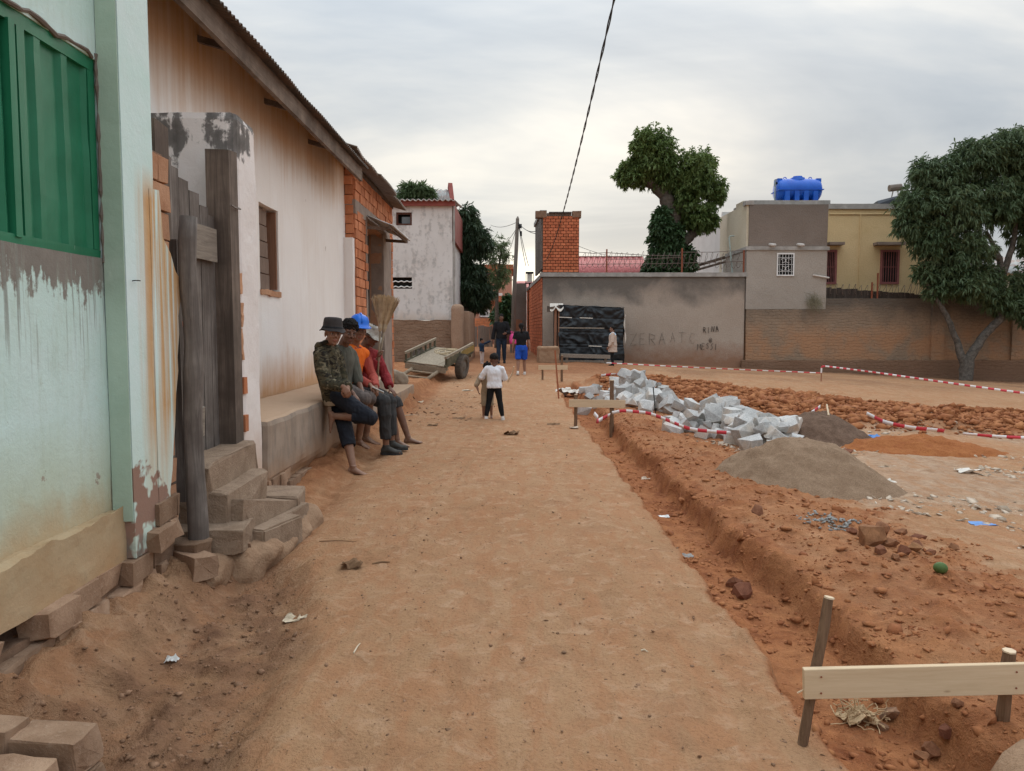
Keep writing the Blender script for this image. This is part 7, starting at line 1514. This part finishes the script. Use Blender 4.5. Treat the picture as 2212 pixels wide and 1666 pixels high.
hat = MB().rings(f.lathe([(.152, .170, .008), (.150, .168, .003), (.110, .122, .044), (.102, .112, .060), (.098, .108, .10), (.085, .095, .13), (.04, .045, .138), (.004, .004, .139)], lambda i, a: .018 * math.sin(3 * a + 1) + .010 * math.sin(7 * a) if i < 2 else .004 * math.sin(9 * a + i))); hat.build('floppy_hat', MAT['c_hat_pale'], t, smooth=True)
GRIP = J['wrR'] + V3((.015, -.02, .075))

# --- standing figures
def stand(x, y, h, yaw, z=None, child=0.0, stride=0.0, arms=None, head_yaw=0.0, hs=None, head_pitch=0.0, spread=.05, lean=0.0):
    z = gz(x, y) if z is None else z; F_ = V3((math.sin(yaw), math.cos(yaw), 0)); Rt = V3((math.cos(yaw), -math.sin(yaw), 0)); U = V3((0, 0, 1)); B = V3((x, y, z)); k = h / 1.70
    nk = .835 - .04 * child; shh = .805 - .04 * child; hp = .505 - .03 * child
    def q(r, f_, u): return B + Rt * (r * h) + F_ * (f_ * h) + U * (u * h)
    J = dict(pelvis=q(0, 0, hp + .035), neck=q(0, lean, nk), head=q(0, lean + .012, nk + .092 + .012 * child), hf=V3((math.sin(yaw + head_yaw), math.cos(yaw + head_yaw), head_pitch)))
    for S, sg in (('R', 1), ('L', -1)):
        st_ = stride * sg
        J['sh' + S] = q(sg * .108, lean, shh); J['hip' + S] = q(sg * .052, 0, hp); J['kn' + S] = q(sg * (.055 + spread * .4), st_ * .55 + .012, .272); J['an' + S] = q(sg * (.052 + spread), st_ - .005, .044 + max(0, -st_) * .25); J['ft' + S] = F_ + V3((0, 0, -.9 * max(0, -st_ * 3)))
        a = (arms or {}).get(S) or ((.150, .0, .625), (.160, .055, .480))
        J['el' + S] = q(sg * a[0][0], a[0][1] + lean, a[0][2]); J['wr' + S] = q(sg * a[1][0], a[1][1] + lean, a[1][2]); J['hn' + S] = Rt * (-sg)
    return J, k, hs or (1.0 + .36 * child)
def mkperson(label, J, k, hs, vx, skin): 
    t, f = person(label, J, sc=k, hs=hs, voxel=vx); return t, f
p = atZ(1068, 907, 0.0)
J, k, hs = stand(p.x, p.y, 1.10, R(3), child=.55, spread=.075, arms={'L': ((.205, .03, .655), (.15, .19, .62)), 'R': ((.165, .05, .640), (.12, .20, .60))}, head_yaw=R(12))
t, f = mkperson('child in white top and black leggings standing in the street, seen from behind', J, k, hs * 1.14, .006, 'skin_dark'); f.body(t, 'skin_dark'); f.hair(t, 'short'); f.shirt(t, 'c_white', 1.35, -.10, .018, seed=21, amp=.010, flare=.01); f.trousers(t, 'c_black', 1.93, .009, amp=.003); f.shoes(t, 'c_whiteshoe', 'c_whiteshoe')
J, k, hs = stand(p.x - .125, p.y + .26, .95, R(176), child=.8, arms={'L': ((.15, .02, .62), (.11, .15, .60)), 'R': ((.20, .03, .60), (.17, .10, .50))}, spread=.02)
t, f = mkperson('curly-haired toddler in khaki half hidden before the child in white', J, k, hs * .95, .007, 'skin_dark'); f.body(t, 'skin_brown'); f.eyes(t); f.hair(t, 'afro'); f.shirt(t, 'c_khaki', 1.1, -.15, .018, seed=22, amp=.008); f.trousers(t, 'c_khaki', 1.2, .016)
p = atZ(1126, 812, .15); p = atY(1126, 812, 23.0)
J, k, hs = stand(p.x, 23.0, 1.54, R(-4), child=.1, stride=.07, arms={'L': ((.155, -.01, .63), (.165, .02, .49)), 'R': ((.150, -.02, .62), (.165, .0, .465))}, spread=.02)
t, f = mkperson('girl in black T-shirt and bright blue shorts walking away up the alley', J, k, hs, .008, 'skin_light'); f.body(t, 'skin_light'); f.hair(t, 'ponytail'); f.shirt(t, 'c_black', .62, -.06, .016, seed=23); f.trousers(t, 'c_blue', .86, .030, amp=.008, name='shorts'); f.shoes(t, 'c_whiteshoe', 'c_whiteshoe')
J, k, hs = stand(atY(1083, 780, 27.8).x, 27.8, 1.76, R(178), stride=.05, arms={'R': ((.155, .0, .625), (.175, .03, .475)), 'L': ((.165, .02, .635), (.09, .13, .610))}, spread=.01)
t, f = mkperson('man in black jacket and dark jeans walking with a small child', J, k, hs, .008, 'skin_dark'); f.body(t, 'skin_dark'); f.eyes(t); f.hair(t, 'short'); f.shirt(t, 'c_black', 1.9, -.12, .028, 'jacket', seed=24); f.trousers(t, 'c_jean', 1.95, .016); f.shoes(t, 'c_black')
MANL = J['elL'].copy(); MANR = J['wrR'].copy()
J, k, hs = stand(atY(1041, 785, 27.6).x, 27.6, .90, R(120), child=.9, arms={'L': ((.13, .11, .74), (.12, .25, .76)), 'R': ((.14, .02, .60), (.15, .06, .48))}, head_yaw=R(-20), spread=.0)
J['elL'] = J['shL'].lerp(MANR, .45); J['wrL'] = J['shL'].lerp(MANR, .82)
t, f = mkperson('small child in dark blue top and pale trousers holding a hand up', J, k, hs, .007, 'skin_brown'); f.body(t, 'skin_brown'); f.eyes(t); f.hair(t, 'puffs'); f.shirt(t, 'c_darkblue', 1.85, -.2, .016, seed=25); f.trousers(t, 'c_pale', 1.9, .014); f.shoes(t, 'c_pale')
gx_ = atY(1323, 800, 27.2)
J, k, hs = stand(gx_.x, 27.2, 1.40, R(-82), child=.3, arms={'L': ((.150, .01, .61), (.13, .10, .47)), 'R': ((.15, .01, .61), (.14, .10, .47))}, spread=.0)
t, f = mkperson('schoolgirl in beige smock with pale blue collar standing before the black stall', J, k, hs, .007, 'skin_brown'); f.body(t, 'skin_brown'); f.eyes(t); f.hair(t, 'bun'); f.shirt(t, 'c_smock', 1.85, -.62, .028, 'smock', .93, .008, .05, seed=26); f.trousers(t, 'c_black', 1.95, .012); f.shirt(t, 'c_collar', 0, .84, .034, 'collar', .985, .004, seed=27); f.shoes(t, 'c_black')
flush()
# pink backpack on the man's arm
bp_ = thing('backpack', 'pink child backpack hanging from the arm of the man in black', 'backpack', tuple(MANL + V3((.12, -.06, -.35))))
c = MANL + V3((.16, -.08, -.22)); rng_ = []
for zf, w, d in ((-.20, .12, .07), (-.19, .15, .09), (-.05, .165, .10), (.08, .15, .09), (.15, .10, .06), (.17, .04, .03)): rng_.append([c + V3((math.cos(a) * w, math.sin(a) * d, zf)) for a in np.linspace(0, 2 * math.pi, 18, endpoint=False)])
MB().rings(rng_).build('bag', MAT['c_pink'], bp_, smooth=True); MB().rings([[c + V3((math.cos(a) * w * .8, -.06 + math.sin(a) * .06, zf)) for a in np.linspace(0, 2 * math.pi, 14, endpoint=False)] for zf, w in ((-.19, .10), (-.18, .13), (-.06, .13), (-.04, .09))]).build('front_pocket', MAT['c_pink'], bp_, smooth=True)
MB().tube([c + V3((-.05, .02, .14)), c + V3((-.10, .03, .22)), MANL + V3((0, 0, .05)), c + V3((.02, .05, .20)), c + V3((.05, .03, .13))], .014, 6).build('strap', MAT['c_pink'], bp_)
# phone
ph_ = thing('phone', 'phone with a white lit case held by the man in the orange vest', 'phone', tuple(PHONE)); mt_ = Matrix.Rotation(R(25), 3, 'Y') @ Matrix.Rotation(R(-20), 3, 'X')
MB().box(PHONE, (.145, .070, .009), mt_).build('case', MAT['paper'], ph_); MB().box(PHONE + mt_ @ V3((-.05, .012, .006)), (.03, .03, .004), mt_).build('camera_bump', MAT['panel_black'], ph_)
# brooms
for i, (ang, off, ln, lab) in enumerate(((R(3), V3((.0, .0, 0)), .92, 'left of two raffia brooms held upright by the man in red'), (R(10), V3((.012, .03, 0)), .88, 'right of two raffia brooms held upright by the man in red'))):
    ax = V3((math.sin(ang), .05, math.cos(ang))).normalized(); g0 = GRIP + off; b0 = g0 - ax * .42; t0 = g0 + ax * .36
    br = thing('broom', lab, 'broom', tuple(b0), group='brooms of the man in red')
    MB().tube([b0, g0, t0], [.011, .012, .012], 8).build('handle', MAT['cartpole'], br, smooth=True)
    MB().tube([t0 - ax * .10, t0 - ax * .06, t0], [.016, .026, .030], 10).build('binding', MAT['rope'], br)
    V = []; F = []; rg3 = np.random.default_rng(30 + i); u = ax.orthogonal().normalized(); v = ax.cross(u)
    for s_ in range(420):
        a = rg3.uniform(0, 6.283); rr_ = math.sqrt(rg3.uniform(0, 1)); l = rg3.uniform(.30, .38); r0 = .024 * rr_; r1 = .12 * rr_; dr = u * math.cos(a) + v * math.sin(a) ; drx = V3((dr.x * 1.2, dr.y * .8, dr.z))
        p0 = t0 + dr * r0 - ax * .03; p1 = t0 + drx * (r1 * .62) + ax * l * .5; p2 = t0 + drx * r1 + ax * l * .95; w_ = dr.cross(ax) * .0035; o_ = len(V); V += [p0 - w_, p0 + w_, p1 + w_, p1 - w_, p2 + w_ * .6, p2 - w_ * .6]; F += [(o_, o_ + 1, o_ + 2, o_ + 3), (o_ + 3, o_ + 2, o_ + 4, o_ + 5)]
    keep(mk('bristles', V, F, MAT['raffia']), br)

# ------------------------------------------------------------------ hand cart
ct = thing('hand_cart', 'wooden two-wheeled hand cart with car tyres parked at the verge', 'cart', (-2.05, 22.1, 0.2))
fdir = V3((-.30, -.954, 0)).normalized(); rdir = V3((-fdir.y, fdir.x, 0)); rdir = V3((.954, -.30, 0)).normalized()
wr_ = V3((-1.42, 21.9, 0)); wr_.z = gz(wr_.x, wr_.y) + .35; wl_ = wr_ - rdir * 1.36; wl_.z = gz(wl_.x, wl_.y) + .345
ax_ = (wr_ - wl_).normalized(); O = (wr_ + wl_) / 2; tilt = R(10); uu = ax_.cross(fdir).normalized()
if uu.z < 0: uu = -uu
ff = (fdir * math.cos(tilt) - uu * math.sin(tilt)).normalized(); ff = (ff - ax_ * ff.dot(ax_)).normalized(); uu = ax_.cross(ff).normalized(); uu = uu if uu.z > 0 else -uu
def q(a, b_, c): return O + ff * a + ax_ * b_ + uu * c
MCT = Matrix((ax_, ff, uu)).transposed()
def wheel(cen, par):
    w_ = bpy.data.objects.new('wheel', None); COL.objects.link(w_); w_.location = (0, 0, 0); keep(w_, par)
    d = ax_; e1 = ff; e2 = uu; rr = []
    for (r_, o_) in ((.20, -.09), (.28, -.105), (.335, -.09), (.345, -.05), (.345, .05), (.335, .09), (.28, .105), (.20, .09)):
        rr.append([cen + d * o_ + e1 * (math.cos(a) * r_) + e2 * (math.sin(a) * r_) for a in np.linspace(0, 2 * math.pi, 40, endpoint=False)])
    rr.append(rr[0]); mb = MB().rings(rr, cap=False)
    for k in range(40):
        a = 2 * math.pi * k / 40; p = cen + e1 * (math.cos(a) * .347) + e2 * (math.sin(a) * .347); mb.bar(p - d * .08, p + d * .08, .012, .03)
    ty = mb.build('tyre', MAT['rubber'], None, smooth=False); ri = MB().rings([[cen + d * o_ + e1 * (math.cos(a) * r_) + e2 * (math.sin(a) * r_) for a in np.linspace(0, 2 * math.pi, 28, endpoint=False)] for r_, o_ in ((.205, -.07), (.19, -.03), (.10, .03), (.06, .06), (.001, .06))], cap=False).rings([[cen + d * o_ + e1 * (math.cos(a) * r_) + e2 * (math.sin(a) * r_) for a in np.linspace(0, 2 * math.pi, 28, endpoint=False)] for r_, o_ in ((.205, .07), (.19, .045), (.12, .065), (.06, .09), (.001, .095))], cap=False).build('rim', MAT['rimsteel'], None, smooth=True)
    for o_ in (ty, ri): o_.parent = w_; o_.matrix_parent_inverse = (Matrix.Translation(par.location)).inverted() if False else Matrix.Identity(4); o_.matrix_parent_inverse = (Matrix.Translation(par.location) @ w_.matrix_parent_inverse).inverted()
wheel(wr_, ct); wheel(wl_, ct)
MB().tube([wl_, wr_], .035, 8).build('axle', MAT['rimsteel'], ct)
for i in range(6):
    b_ = -.56 + i * .187; MB().box(q(0.02 + random.uniform(-.02, .02), b_ + .0935, .21), (.18, 2.05, .025), MCT, jit=.003).build('floor_board', MAT['cartboard'], ct)
for a in (-.9, 0, .95): MB().box(q(a, 0, .115), (1.25, .09, .08), MCT).build('cross_beam', MAT['cartpole'], ct)
for sg in (-1, 1):
    MB().box(q(0, sg * .60, .46), (.05, 2.1, .07), MCT, jit=.004).build('side_rail', MAT['cartboard'], ct)
    MB().box(q(0, sg * .60, .21), (.05, 2.1, .07), MCT, jit=.004).build('side_rail', MAT['cartpaint'], ct)
    for k in range(7): MB().box(q(-.98 + k * .327, sg * .60, .33), (.045, .06, .20), MCT).build('side_slat', MAT['cartpaint'], ct)
MB().box(q(-.55, .632, .33), (.012, 1.0, .17), MCT).build('side_panel', MAT['cartyellow'], ct); MB().box(q(.55, .632, .33), (.012, .9, .17), MCT).build('side_panel', MAT['cartpaint'], ct)
for sg in (-.38, .38): MB().tube([q(.3, sg, .06), q(1.1, sg, .03), q(1.75, sg, -.01)], .05, 10).build('shaft', MAT['cartpole'], ct, smooth=True)
for a in (1.25, 1.68): MB().tube([q(a, -.42, .03 if a < 1.5 else .0), q(a, .42, .03 if a < 1.5 else .0)], .030, 8).build('crossbar', MAT['cartpole'], ct)
MB().box(q(1.02, 0, .10), (1.2, .06, .16), MCT, jit=.006).build('front_board', MAT['cartboard'], ct)
rp = thing('rope', 'coil of thick pale rope lying on the cart floor', 'rope', tuple(q(-.45, .1, .19)))
pts = []
for i in range(260):
    t = i / 259; a = t * 2 * math.pi * 7.3; r_ = .22 + .12 * math.sin(t * 23) ; pts.append(q(-.55 + math.sin(a) * r_ * 1.1 + .10 * math.sin(t * 9), .12 + math.cos(a) * r_ * 1.25 + .1 * math.cos(t * 7), .205 + .05 * t + .015 * math.sin(t * 40)))
pts += [q(-.2 + .25 * k, -.30 - .05 * k, .20) for k in range(4)]
MB().tube(pts, .017, 6).build('rope_coil', MAT['rope'], rp, smooth=True)
# sack by the brick house
sk = slab(0, 0, 0, .60, .42, .36, R(25), (R(6), R(26)), 'sack', 'sack', .13, 99, .06); sk.location = (-2.72, 17.85, gz(-2.72, 17.85) + .15); tag(sk, 'dirty pale sack lying against the far corner of the brick house', 'sack')

# ------------------------------------------------------------------ batter boards along the trench
def board(name_lab, A_, B_, hgt, stakes, th=.022, mat='pineboard'):
    t = thing('batter_board', name_lab, 'batter board', tuple(stakes[0][0]))
    d = (B_ - A_); L_ = d.length; d.normalize(); n_ = V3((0, 1, 0)); n_ = (n_ - d * n_.dot(d)).normalized(); u_ = n_.cross(d); u_ = u_ if u_.z > 0 else -u_
    Mx = Matrix((d, n_, u_)).transposed(); mb = MB(); mb.box((0, 0, 0), (L_, th, hgt), None, jit=.003)
    o = mb.build('board', MAT[mat]); o.matrix_world = Matrix.Translation((A_ + B_) / 2) @ Mx.to_4x4(); M0 = o.matrix_world.copy(); o.parent = t; o.matrix_parent_inverse = Matrix.Translation(t.location).inverted(); bevel_obj(o, .002)
    for (b0, t0, r_) in stakes:
        k = 7; pts = [b0.lerp(t0, i / (k - 1)) + V3((random.uniform(-.003, .003), 0, 0)) for i in range(k)]
        o2 = MB().tube(pts, [r_ * random.uniform(.88, 1.08) for _ in range(k)], 7).build('stake', MAT['stake'], t); ax2 = (t0 - b0).normalized()
        MB().tube([t0, t0 + ax2 * .006], [r_ * .98, r_ * .96], 7).build('stake_top', MAT['cutwood'], t)
    for e in (.07, .91):
        for h_ in (-.28, .25):
            c = A_.lerp(B_, e) + u_ * hgt * h_ - V3((0, th * .5 + .0005, 0)); MB().tube([c, c - V3((0, .002, 0))], .0035, 8).build('nail', MAT['rusty'], t)
    return t
s1b = atZ(1728, 1620, -.03); s1t = atY(1791, 1293, s1b.y + .03)
A_ = atY(1736, 1477, s1b.y - .032); B_ = atY(2236, 1464, s1b.y - .02)
s2t = atY(2180, 1408, s1b.y + .04); s2b = V3((s2t.x, s2t.y + .02, gz(s2t.x, s2t.y) - .1))
board('nearest pale pine board nailed to two stakes across the trench', A_, B_, .113, [(s1b - V3((0, 0, .03)), s1t, .019), (s2b, s2t, .024)])
sp_ = MB().bar(atY(1722, 1497, s1b.y - .03), atY(1737, 1490, s1b.y - .03), .004, .004).build('splinter', MAT['cutwood'], bpy.data.objects['batter_board'])
Y2 = 12.0
board('middle pine board on stakes beside the grey granite heap', atY(1229, 871, Y2), atY(1351, 873, Y2), .125, [(V3((atY(1243, 900, Y2 + .04).x, Y2 + .04, -.35)), atY(1244, 853, Y2 + .04), .028), (V3((atY(1321, 930, Y2 + .04).x, Y2 + .04, -.35)), atY(1322, 822, Y2 + .04), .036)])
Y3 = 21.5
board('farthest small pine board over the trench by the red stake', atY(1163, 794, Y3), atY(1226, 794, Y3), .13, [(V3((atY(1172, 812, Y3 + .04).x, Y3 + .04, -.1)), atY(1172, 793, Y3 + .04), .03), (V3((atY(1213, 825, Y3 + .04).x, Y3 + .04, -.2)), atY(1214, 768, Y3 + .04), .035)])
rs = MB().bar(atY(1207, 842, 17.2) - V3((0, 0, .2)), atY(1199, 757, 17.2), .034, .024).build('survey_stake', MAT['paintedstake']); tag(rs, 'leaning reddish painted stake at the far end of the trench', 'stake')
ir = MB().tube([atY(1417, 905, 13.6), atY(1411, 836, 13.6)], .010, 6).build('iron_rod', MAT['cable']); tag(ir, 'thin dark iron rod standing among the granite blocks', 'rod')

# ------------------------------------------------------------------ red and white tape
def tape(label, pts, w=.07, per=.42, twist=0.3, seed=0):
    P = []
    for i in range(len(pts) - 1):
        for t in np.linspace(0, 1, 14, endpoint=False): P.append(Vector(pts[i]).lerp(Vector(pts[i + 1]), t))
    P.append(Vector(pts[-1])); 
    Q_ = [sum((P[max(0, min(len(P) - 1, i + k))] for k in range(-4, 5)), Vector()) / 9 if 4 < i < len(P) - 5 else P[i] for i in range(len(P))]
    V = []; uvs = []; s_ = 0
    for i, p in enumerate(Q_):
        if i: s_ += (p - Q_[i - 1]).length
        a = twist * float(vnoise(np.array([s_ * .9 + seed]), np.array([.5]), seed=seed)[0]) * 2.2
        d = (Q_[min(i + 1, len(Q_) - 1)] - Q_[max(i - 1, 0)]).normalized(); sd = V3((0, 0, 1)) - d * d.z; sd = (Matrix.Rotation(a, 3, d) @ sd.normalized()); 
        V += [p + sd * w / 2, p - sd * w / 2]; uvs.append(s_ / per)
    F = [(2 * i, 2 * i + 1, 2 * i + 3, 2 * i + 2) for i in range(len(Q_) - 1)]
    o = mk('barrier_tape', V, F, MAT['tape'], None, True); uvl = o.data.uv_layers.new(name='UVMap')
    for poly in o.data.polygons:
        for li in poly.loop_indices: uvl.data[li].uv = (uvs[o.data.loops[li].vertex_index // 2], o.data.loops[li].vertex_index % 2)
    md = o.modifiers.new('t', 'SOLIDIFY'); md.thickness = .0015; tag(o, label, 'tape'); return o
tape('red and white tape sagging across the granite heap to the dark heap', [atY(1322, 892, 11.9), atY(1345, 887, 11.8), atY(1400, 892, 11.4), atY(1435, 905, 11.0), atY(1490, 928, 10.3), atY(1580, 936, 10.0), atY(1660, 936, 10.1), atY(1720, 915, 10.6), atY(1772, 878, 11.2)], .048, .26, .35, 1)
tape('red and white tape trailing from behind the dark heap over the orange mound', [atY(1872, 893, 11.3), atY(1910, 912, 11.0), atY(1965, 924, 10.8), atY(2040, 931, 10.8)], .055, .30, .4, 2)
tape('short end of red and white tape at the right edge beyond the orange mound', [atY(2080, 937, 10.5), atY(2150, 943, 10.3), atY(2225, 946, 10.2)], .04, .34, .3, 3)
tape('far line of red and white tape running low before the garden wall', [atY(1310, 784, 26.0), atY(1400, 789, 25.5), atY(1560, 797, 25), atY(1772, 806, 24.4)], .034, .36, .2, 4)
tape('long taut red and white tape rising along the right side of the yard', [atY(1774, 806, 24.4), atY(1775, 791, 24.4), atY(1790, 792, 24.2), atY(1900, 806, 22.0), atY(2060, 829, 19.5), atY(2230, 852, 17.6)], .052, .32, .15, 5)
tape('knotted scrap of red and white tape on the trench edge below the middle board', [atY(1283, 893, 11.6), atY(1292, 903, 11.5), atY(1288, 912, 11.4), atY(1300, 905, 11.6), atY(1318, 896, 11.8)], .06, .3, 1.5, 6)
tape('scrap of red and white tape lying beyond the first granite blocks', [atY(1298, 812, 19.5), atY(1320, 809, 19.8), atY(1338, 808, 20)], .08, .4, 1.0, 7)
st1 = MB().bar(atY(1774, 812, 24.45) - V3((0, 0, .3)), atY(1775, 788, 24.45), .02, .02).build('tape_peg', MAT['rusty']); tag(st1, 'short peg holding the corner of the far tape', 'peg')

# ------------------------------------------------------------------ litter
def crumple(name, c, size, mat, label, cat, flat=.5, n=10, seed=0, amp=.35):
    rg = np.random.default_rng(seed); V = []; F = []
    for j in range(n + 1):
        for i in range(n + 1):
            u, v = i / n - .5, j / n - .5; h = fbm(np.array([u * 3.1 + seed]), np.array([v * 3.1]), octv=3, seed=seed)[0]
            V.append(V3((c[0] + (u * 1.3 + .25 * h) * size, c[1] + (v + .2 * fbm(np.array([u * 3 + 9]), np.array([v * 3]), octv=2, seed=seed)[0]) * size, c[2] + max(.002, (h + .45) * size * flat))))
    F = [(j * (n + 1) + i, j * (n + 1) + i + 1, (j + 1) * (n + 1) + i + 1, (j + 1) * (n + 1) + i) for j in range(n) for i in range(n)]
    o = mk(name, V, F, MAT[mat], None, False); md = o.modifiers.new('t', 'SOLIDIFY'); md.thickness = .0015; return tag(o, label, cat)
def onp(px, py, z=0.0):
    p = atZ(px, py, z); p.z = gz(p.x, p.y); return p
crumple('packet', onp(1434, 1127, -.2), .075, 'paper', 'white packet lying on the trench floor', 'litter', .25, 6, 1); crumple('packet', onp(1483, 1212, -.2), .07, 'greychip', 'grey torn packet by the trench edge', 'litter', .25, 6, 2)
crumple('paper_scrap', onp(372, 1416, -.05), .045, 'paper', 'small crumpled white paper in the dark gutter', 'litter', .7, 6, 3); crumple('husk', onp(632, 1332, -.05), .07, 'husk', 'pale dry husks scattered at the gutter edge', 'litter', .4, 8, 4); crumple('husk', onp(655, 1338, -.05), .04, 'husk', 'smallest pale husk beside the scattered husks', 'litter', .4, 6, 5)
crumple('plastic_bag', onp(1222, 846, 0), .45, 'tarp_white', 'crumpled dirty white bag on the trench lip', 'litter', .45, 12, 6); crumple('paper_scrap', onp(1240, 2300 / 2212 * 890, 0), .1, 'chip', 'torn pale scrap below the middle board', 'litter', .3, 6, 7)
crumple('plastic_scrap', onp(1881, 926, .1), .16, 'blue_plastic', 'blue plastic scrap between the dark heap and orange mound', 'litter', .4, 6, 8); crumple('plastic_scrap', onp(2123, 1126, 0), .13, 'blue_plastic', 'flat blue plastic scrap on the bare yard', 'litter', .08, 6, 9)
crumple('paper_scrap', onp(1395, 985, .1), .07, 'chip', 'pale chip of paper on the trench spoil', 'litter', .4, 6, 10); crumple('paper_scrap', onp(1915, 1037, .0), .12, 'tarp_white', 'white torn paper below the orange mound', 'litter', .3, 6, 11); crumple('paper_scrap', onp(2090, 1010, 0), .16, 'tarp_white', 'dirty cloth scrap near the right edge of the yard', 'litter', .3, 6, 12); crumple('paper_scrap', onp(1375, 1040, 0), .05, 'chip', 'pale scrap on the trench side of the road edge', 'litter', .3, 6, 13)
crumple('dry_leaf', onp(760, 1224, 0), .10, 'dry_leaf', 'dark curled leaf in the street below the seated men', 'leaf', .5, 7, 14); crumple('dry_leaf', onp(1104, 940, 0), .16, 'dry_leaf', 'brown dry leaf in the middle of the street', 'leaf', .35, 7, 15); crumple('dry_leaf', onp(1196, 918, 0), .16, 'dry_leaf', 'brown dry leaf near the right edge of the street', 'leaf', .2, 7, 16); crumple('dry_leaf', onp(935, 920, 0), .12, 'dry_leaf', 'dry leaf in the street beyond the men', 'leaf', .3, 7, 17); crumple('husk', onp(990, 905, 0), .16, 'dry_leaf', 'flat dry stalk left of the child in white', 'leaf', .12, 7, 18); crumple('husk', onp(905, 865, .05), .14, 'husk', 'pale rag on the verge near the cart', 'litter', .3, 7, 19); crumple('dry_leaf', onp(1010, 838, .1), .2, 'husk', 'pale stalks lying near the cart wheel', 'litter', .15, 7, 20)
def twig(px0, py0, px1, py1, r_, label, mat='dry_leaf', z=0.0):
    a, b_ = onp(px0, py0, z), onp(px1, py1, z); m_ = (a + b_) / 2 + V3((0, .01, .004)); o = MB().tube([a + V3((0, 0, r_)), m_ + V3((0, 0, r_)), b_ + V3((0, 0, r_))], [r_, r_ * .9, r_ * .5], 6).build('twig', MAT[mat]); return tag(o, label, 'twig')
twig(805, 1221, 842, 1216, .006, 'dark twig right of the curled leaf'); twig(764, 1413, 778, 1392, .004, 'short pale twig lying in the street', 'husk'); twig(690, 1170, 770, 1172, .003, 'thin straw on the street by the steps'); twig(1385, 1407, 1400, 1410, .004, 'little chip of wood in the street near the trench', 'husk'); twig(870, 898, 902, 896, .007, 'straight stick lying by the doorstep', 'husk')
a_, b_ = atY(1097, 825, 13.1), atY(1110, 792, 12.9); k_ = MB().tube([a_, a_.lerp(b_, .55) + V3((.02, 0, 0)), b_], [.012, .013, .009], 6).build('stick', MAT['cutwood']); tag(k_, 'pale bent stick held beside the child in white', 'stick')
k2 = MB().bar(atY(1786, 874, 10.3), atY(1790, 897, 10.15), .02, .015).build('stick', MAT['cutwood']); tag(k2, 'short pale lath stuck into the dark soil heap', 'stick')
mg = MB().ell((0, 0, 0), [V3((.045, 0, 0)), V3((0, .036, 0)), V3((0, 0, .034))], 16, 10).build('green_fruit', MAT['mango_green'], None, smooth=True); mg.location = onp(2030, 1268, 0) + V3((0, 0, .030)); mg.rotation_euler = (0, .2, .4); tag(mg, 'green mango lying on the pale yard', 'fruit')
# tangle of raffia in the trench
rt = thing('raffia_tangle', 'tangle of frayed raffia sacking on the near trench floor', 'litter', tuple(onp(1856, 1590, -.2))); c = onp(1856, 1580, -.2); mb = MB()
rg4 = np.random.default_rng(5)
for i in range(60):
    a = rg4.uniform(0, 6.28); p = c + V3((rg4.normal(0, .035), rg4.normal(0, .04), abs(rg4.normal(.02, .02)) + .006)); pts = [p]; d = V3((math.cos(a), math.sin(a), rg4.normal(0, .4)))
    for k in range(6): d = (d + V3((rg4.normal(0, .7), rg4.normal(0, .7), rg4.normal(0, .4)))).normalized(); p = p + d * .018; p = V3((p.x, p.y, max(p.z, c.z + .004))); pts.append(p)
    mb.tube(pts, .0022, 4, cap=False)
mb.build('fibres', MAT['raffia'], rt); o = crumple('cloth', c + V3((0, 0, .005)), .11, 'raffia', None, None, .45, 9, 31); keep(o, rt)
for k_ in ('label', 'category'):
    if k_ in o: del o[k_]
twig(1700 + 60, 1255, 1788, 1235, .004, 'thin branch on the trench floor') if False else None
# small house and greenery glimpsed under the right-hand tree
sh_ = thing('cream_outhouse', 'pale outhouse with tin roof glimpsed under the mango tree', 'building', (wx(2190, 35), 35, 0))
MB().span((wx(2130, 35), 35, 0), (wx(2330, 35), 39, wz(590, 35))).build('wall', MAT['wall_cream'], sh_); corrugated('roof', 'roof_grey', (wx(2125, 35), 34.7, wz(590, 35)), (1, 0, 0), (0, 1, .3), wx(2335, 35) - wx(2125, 35), 3.5, .25, .03, sh_, .03)
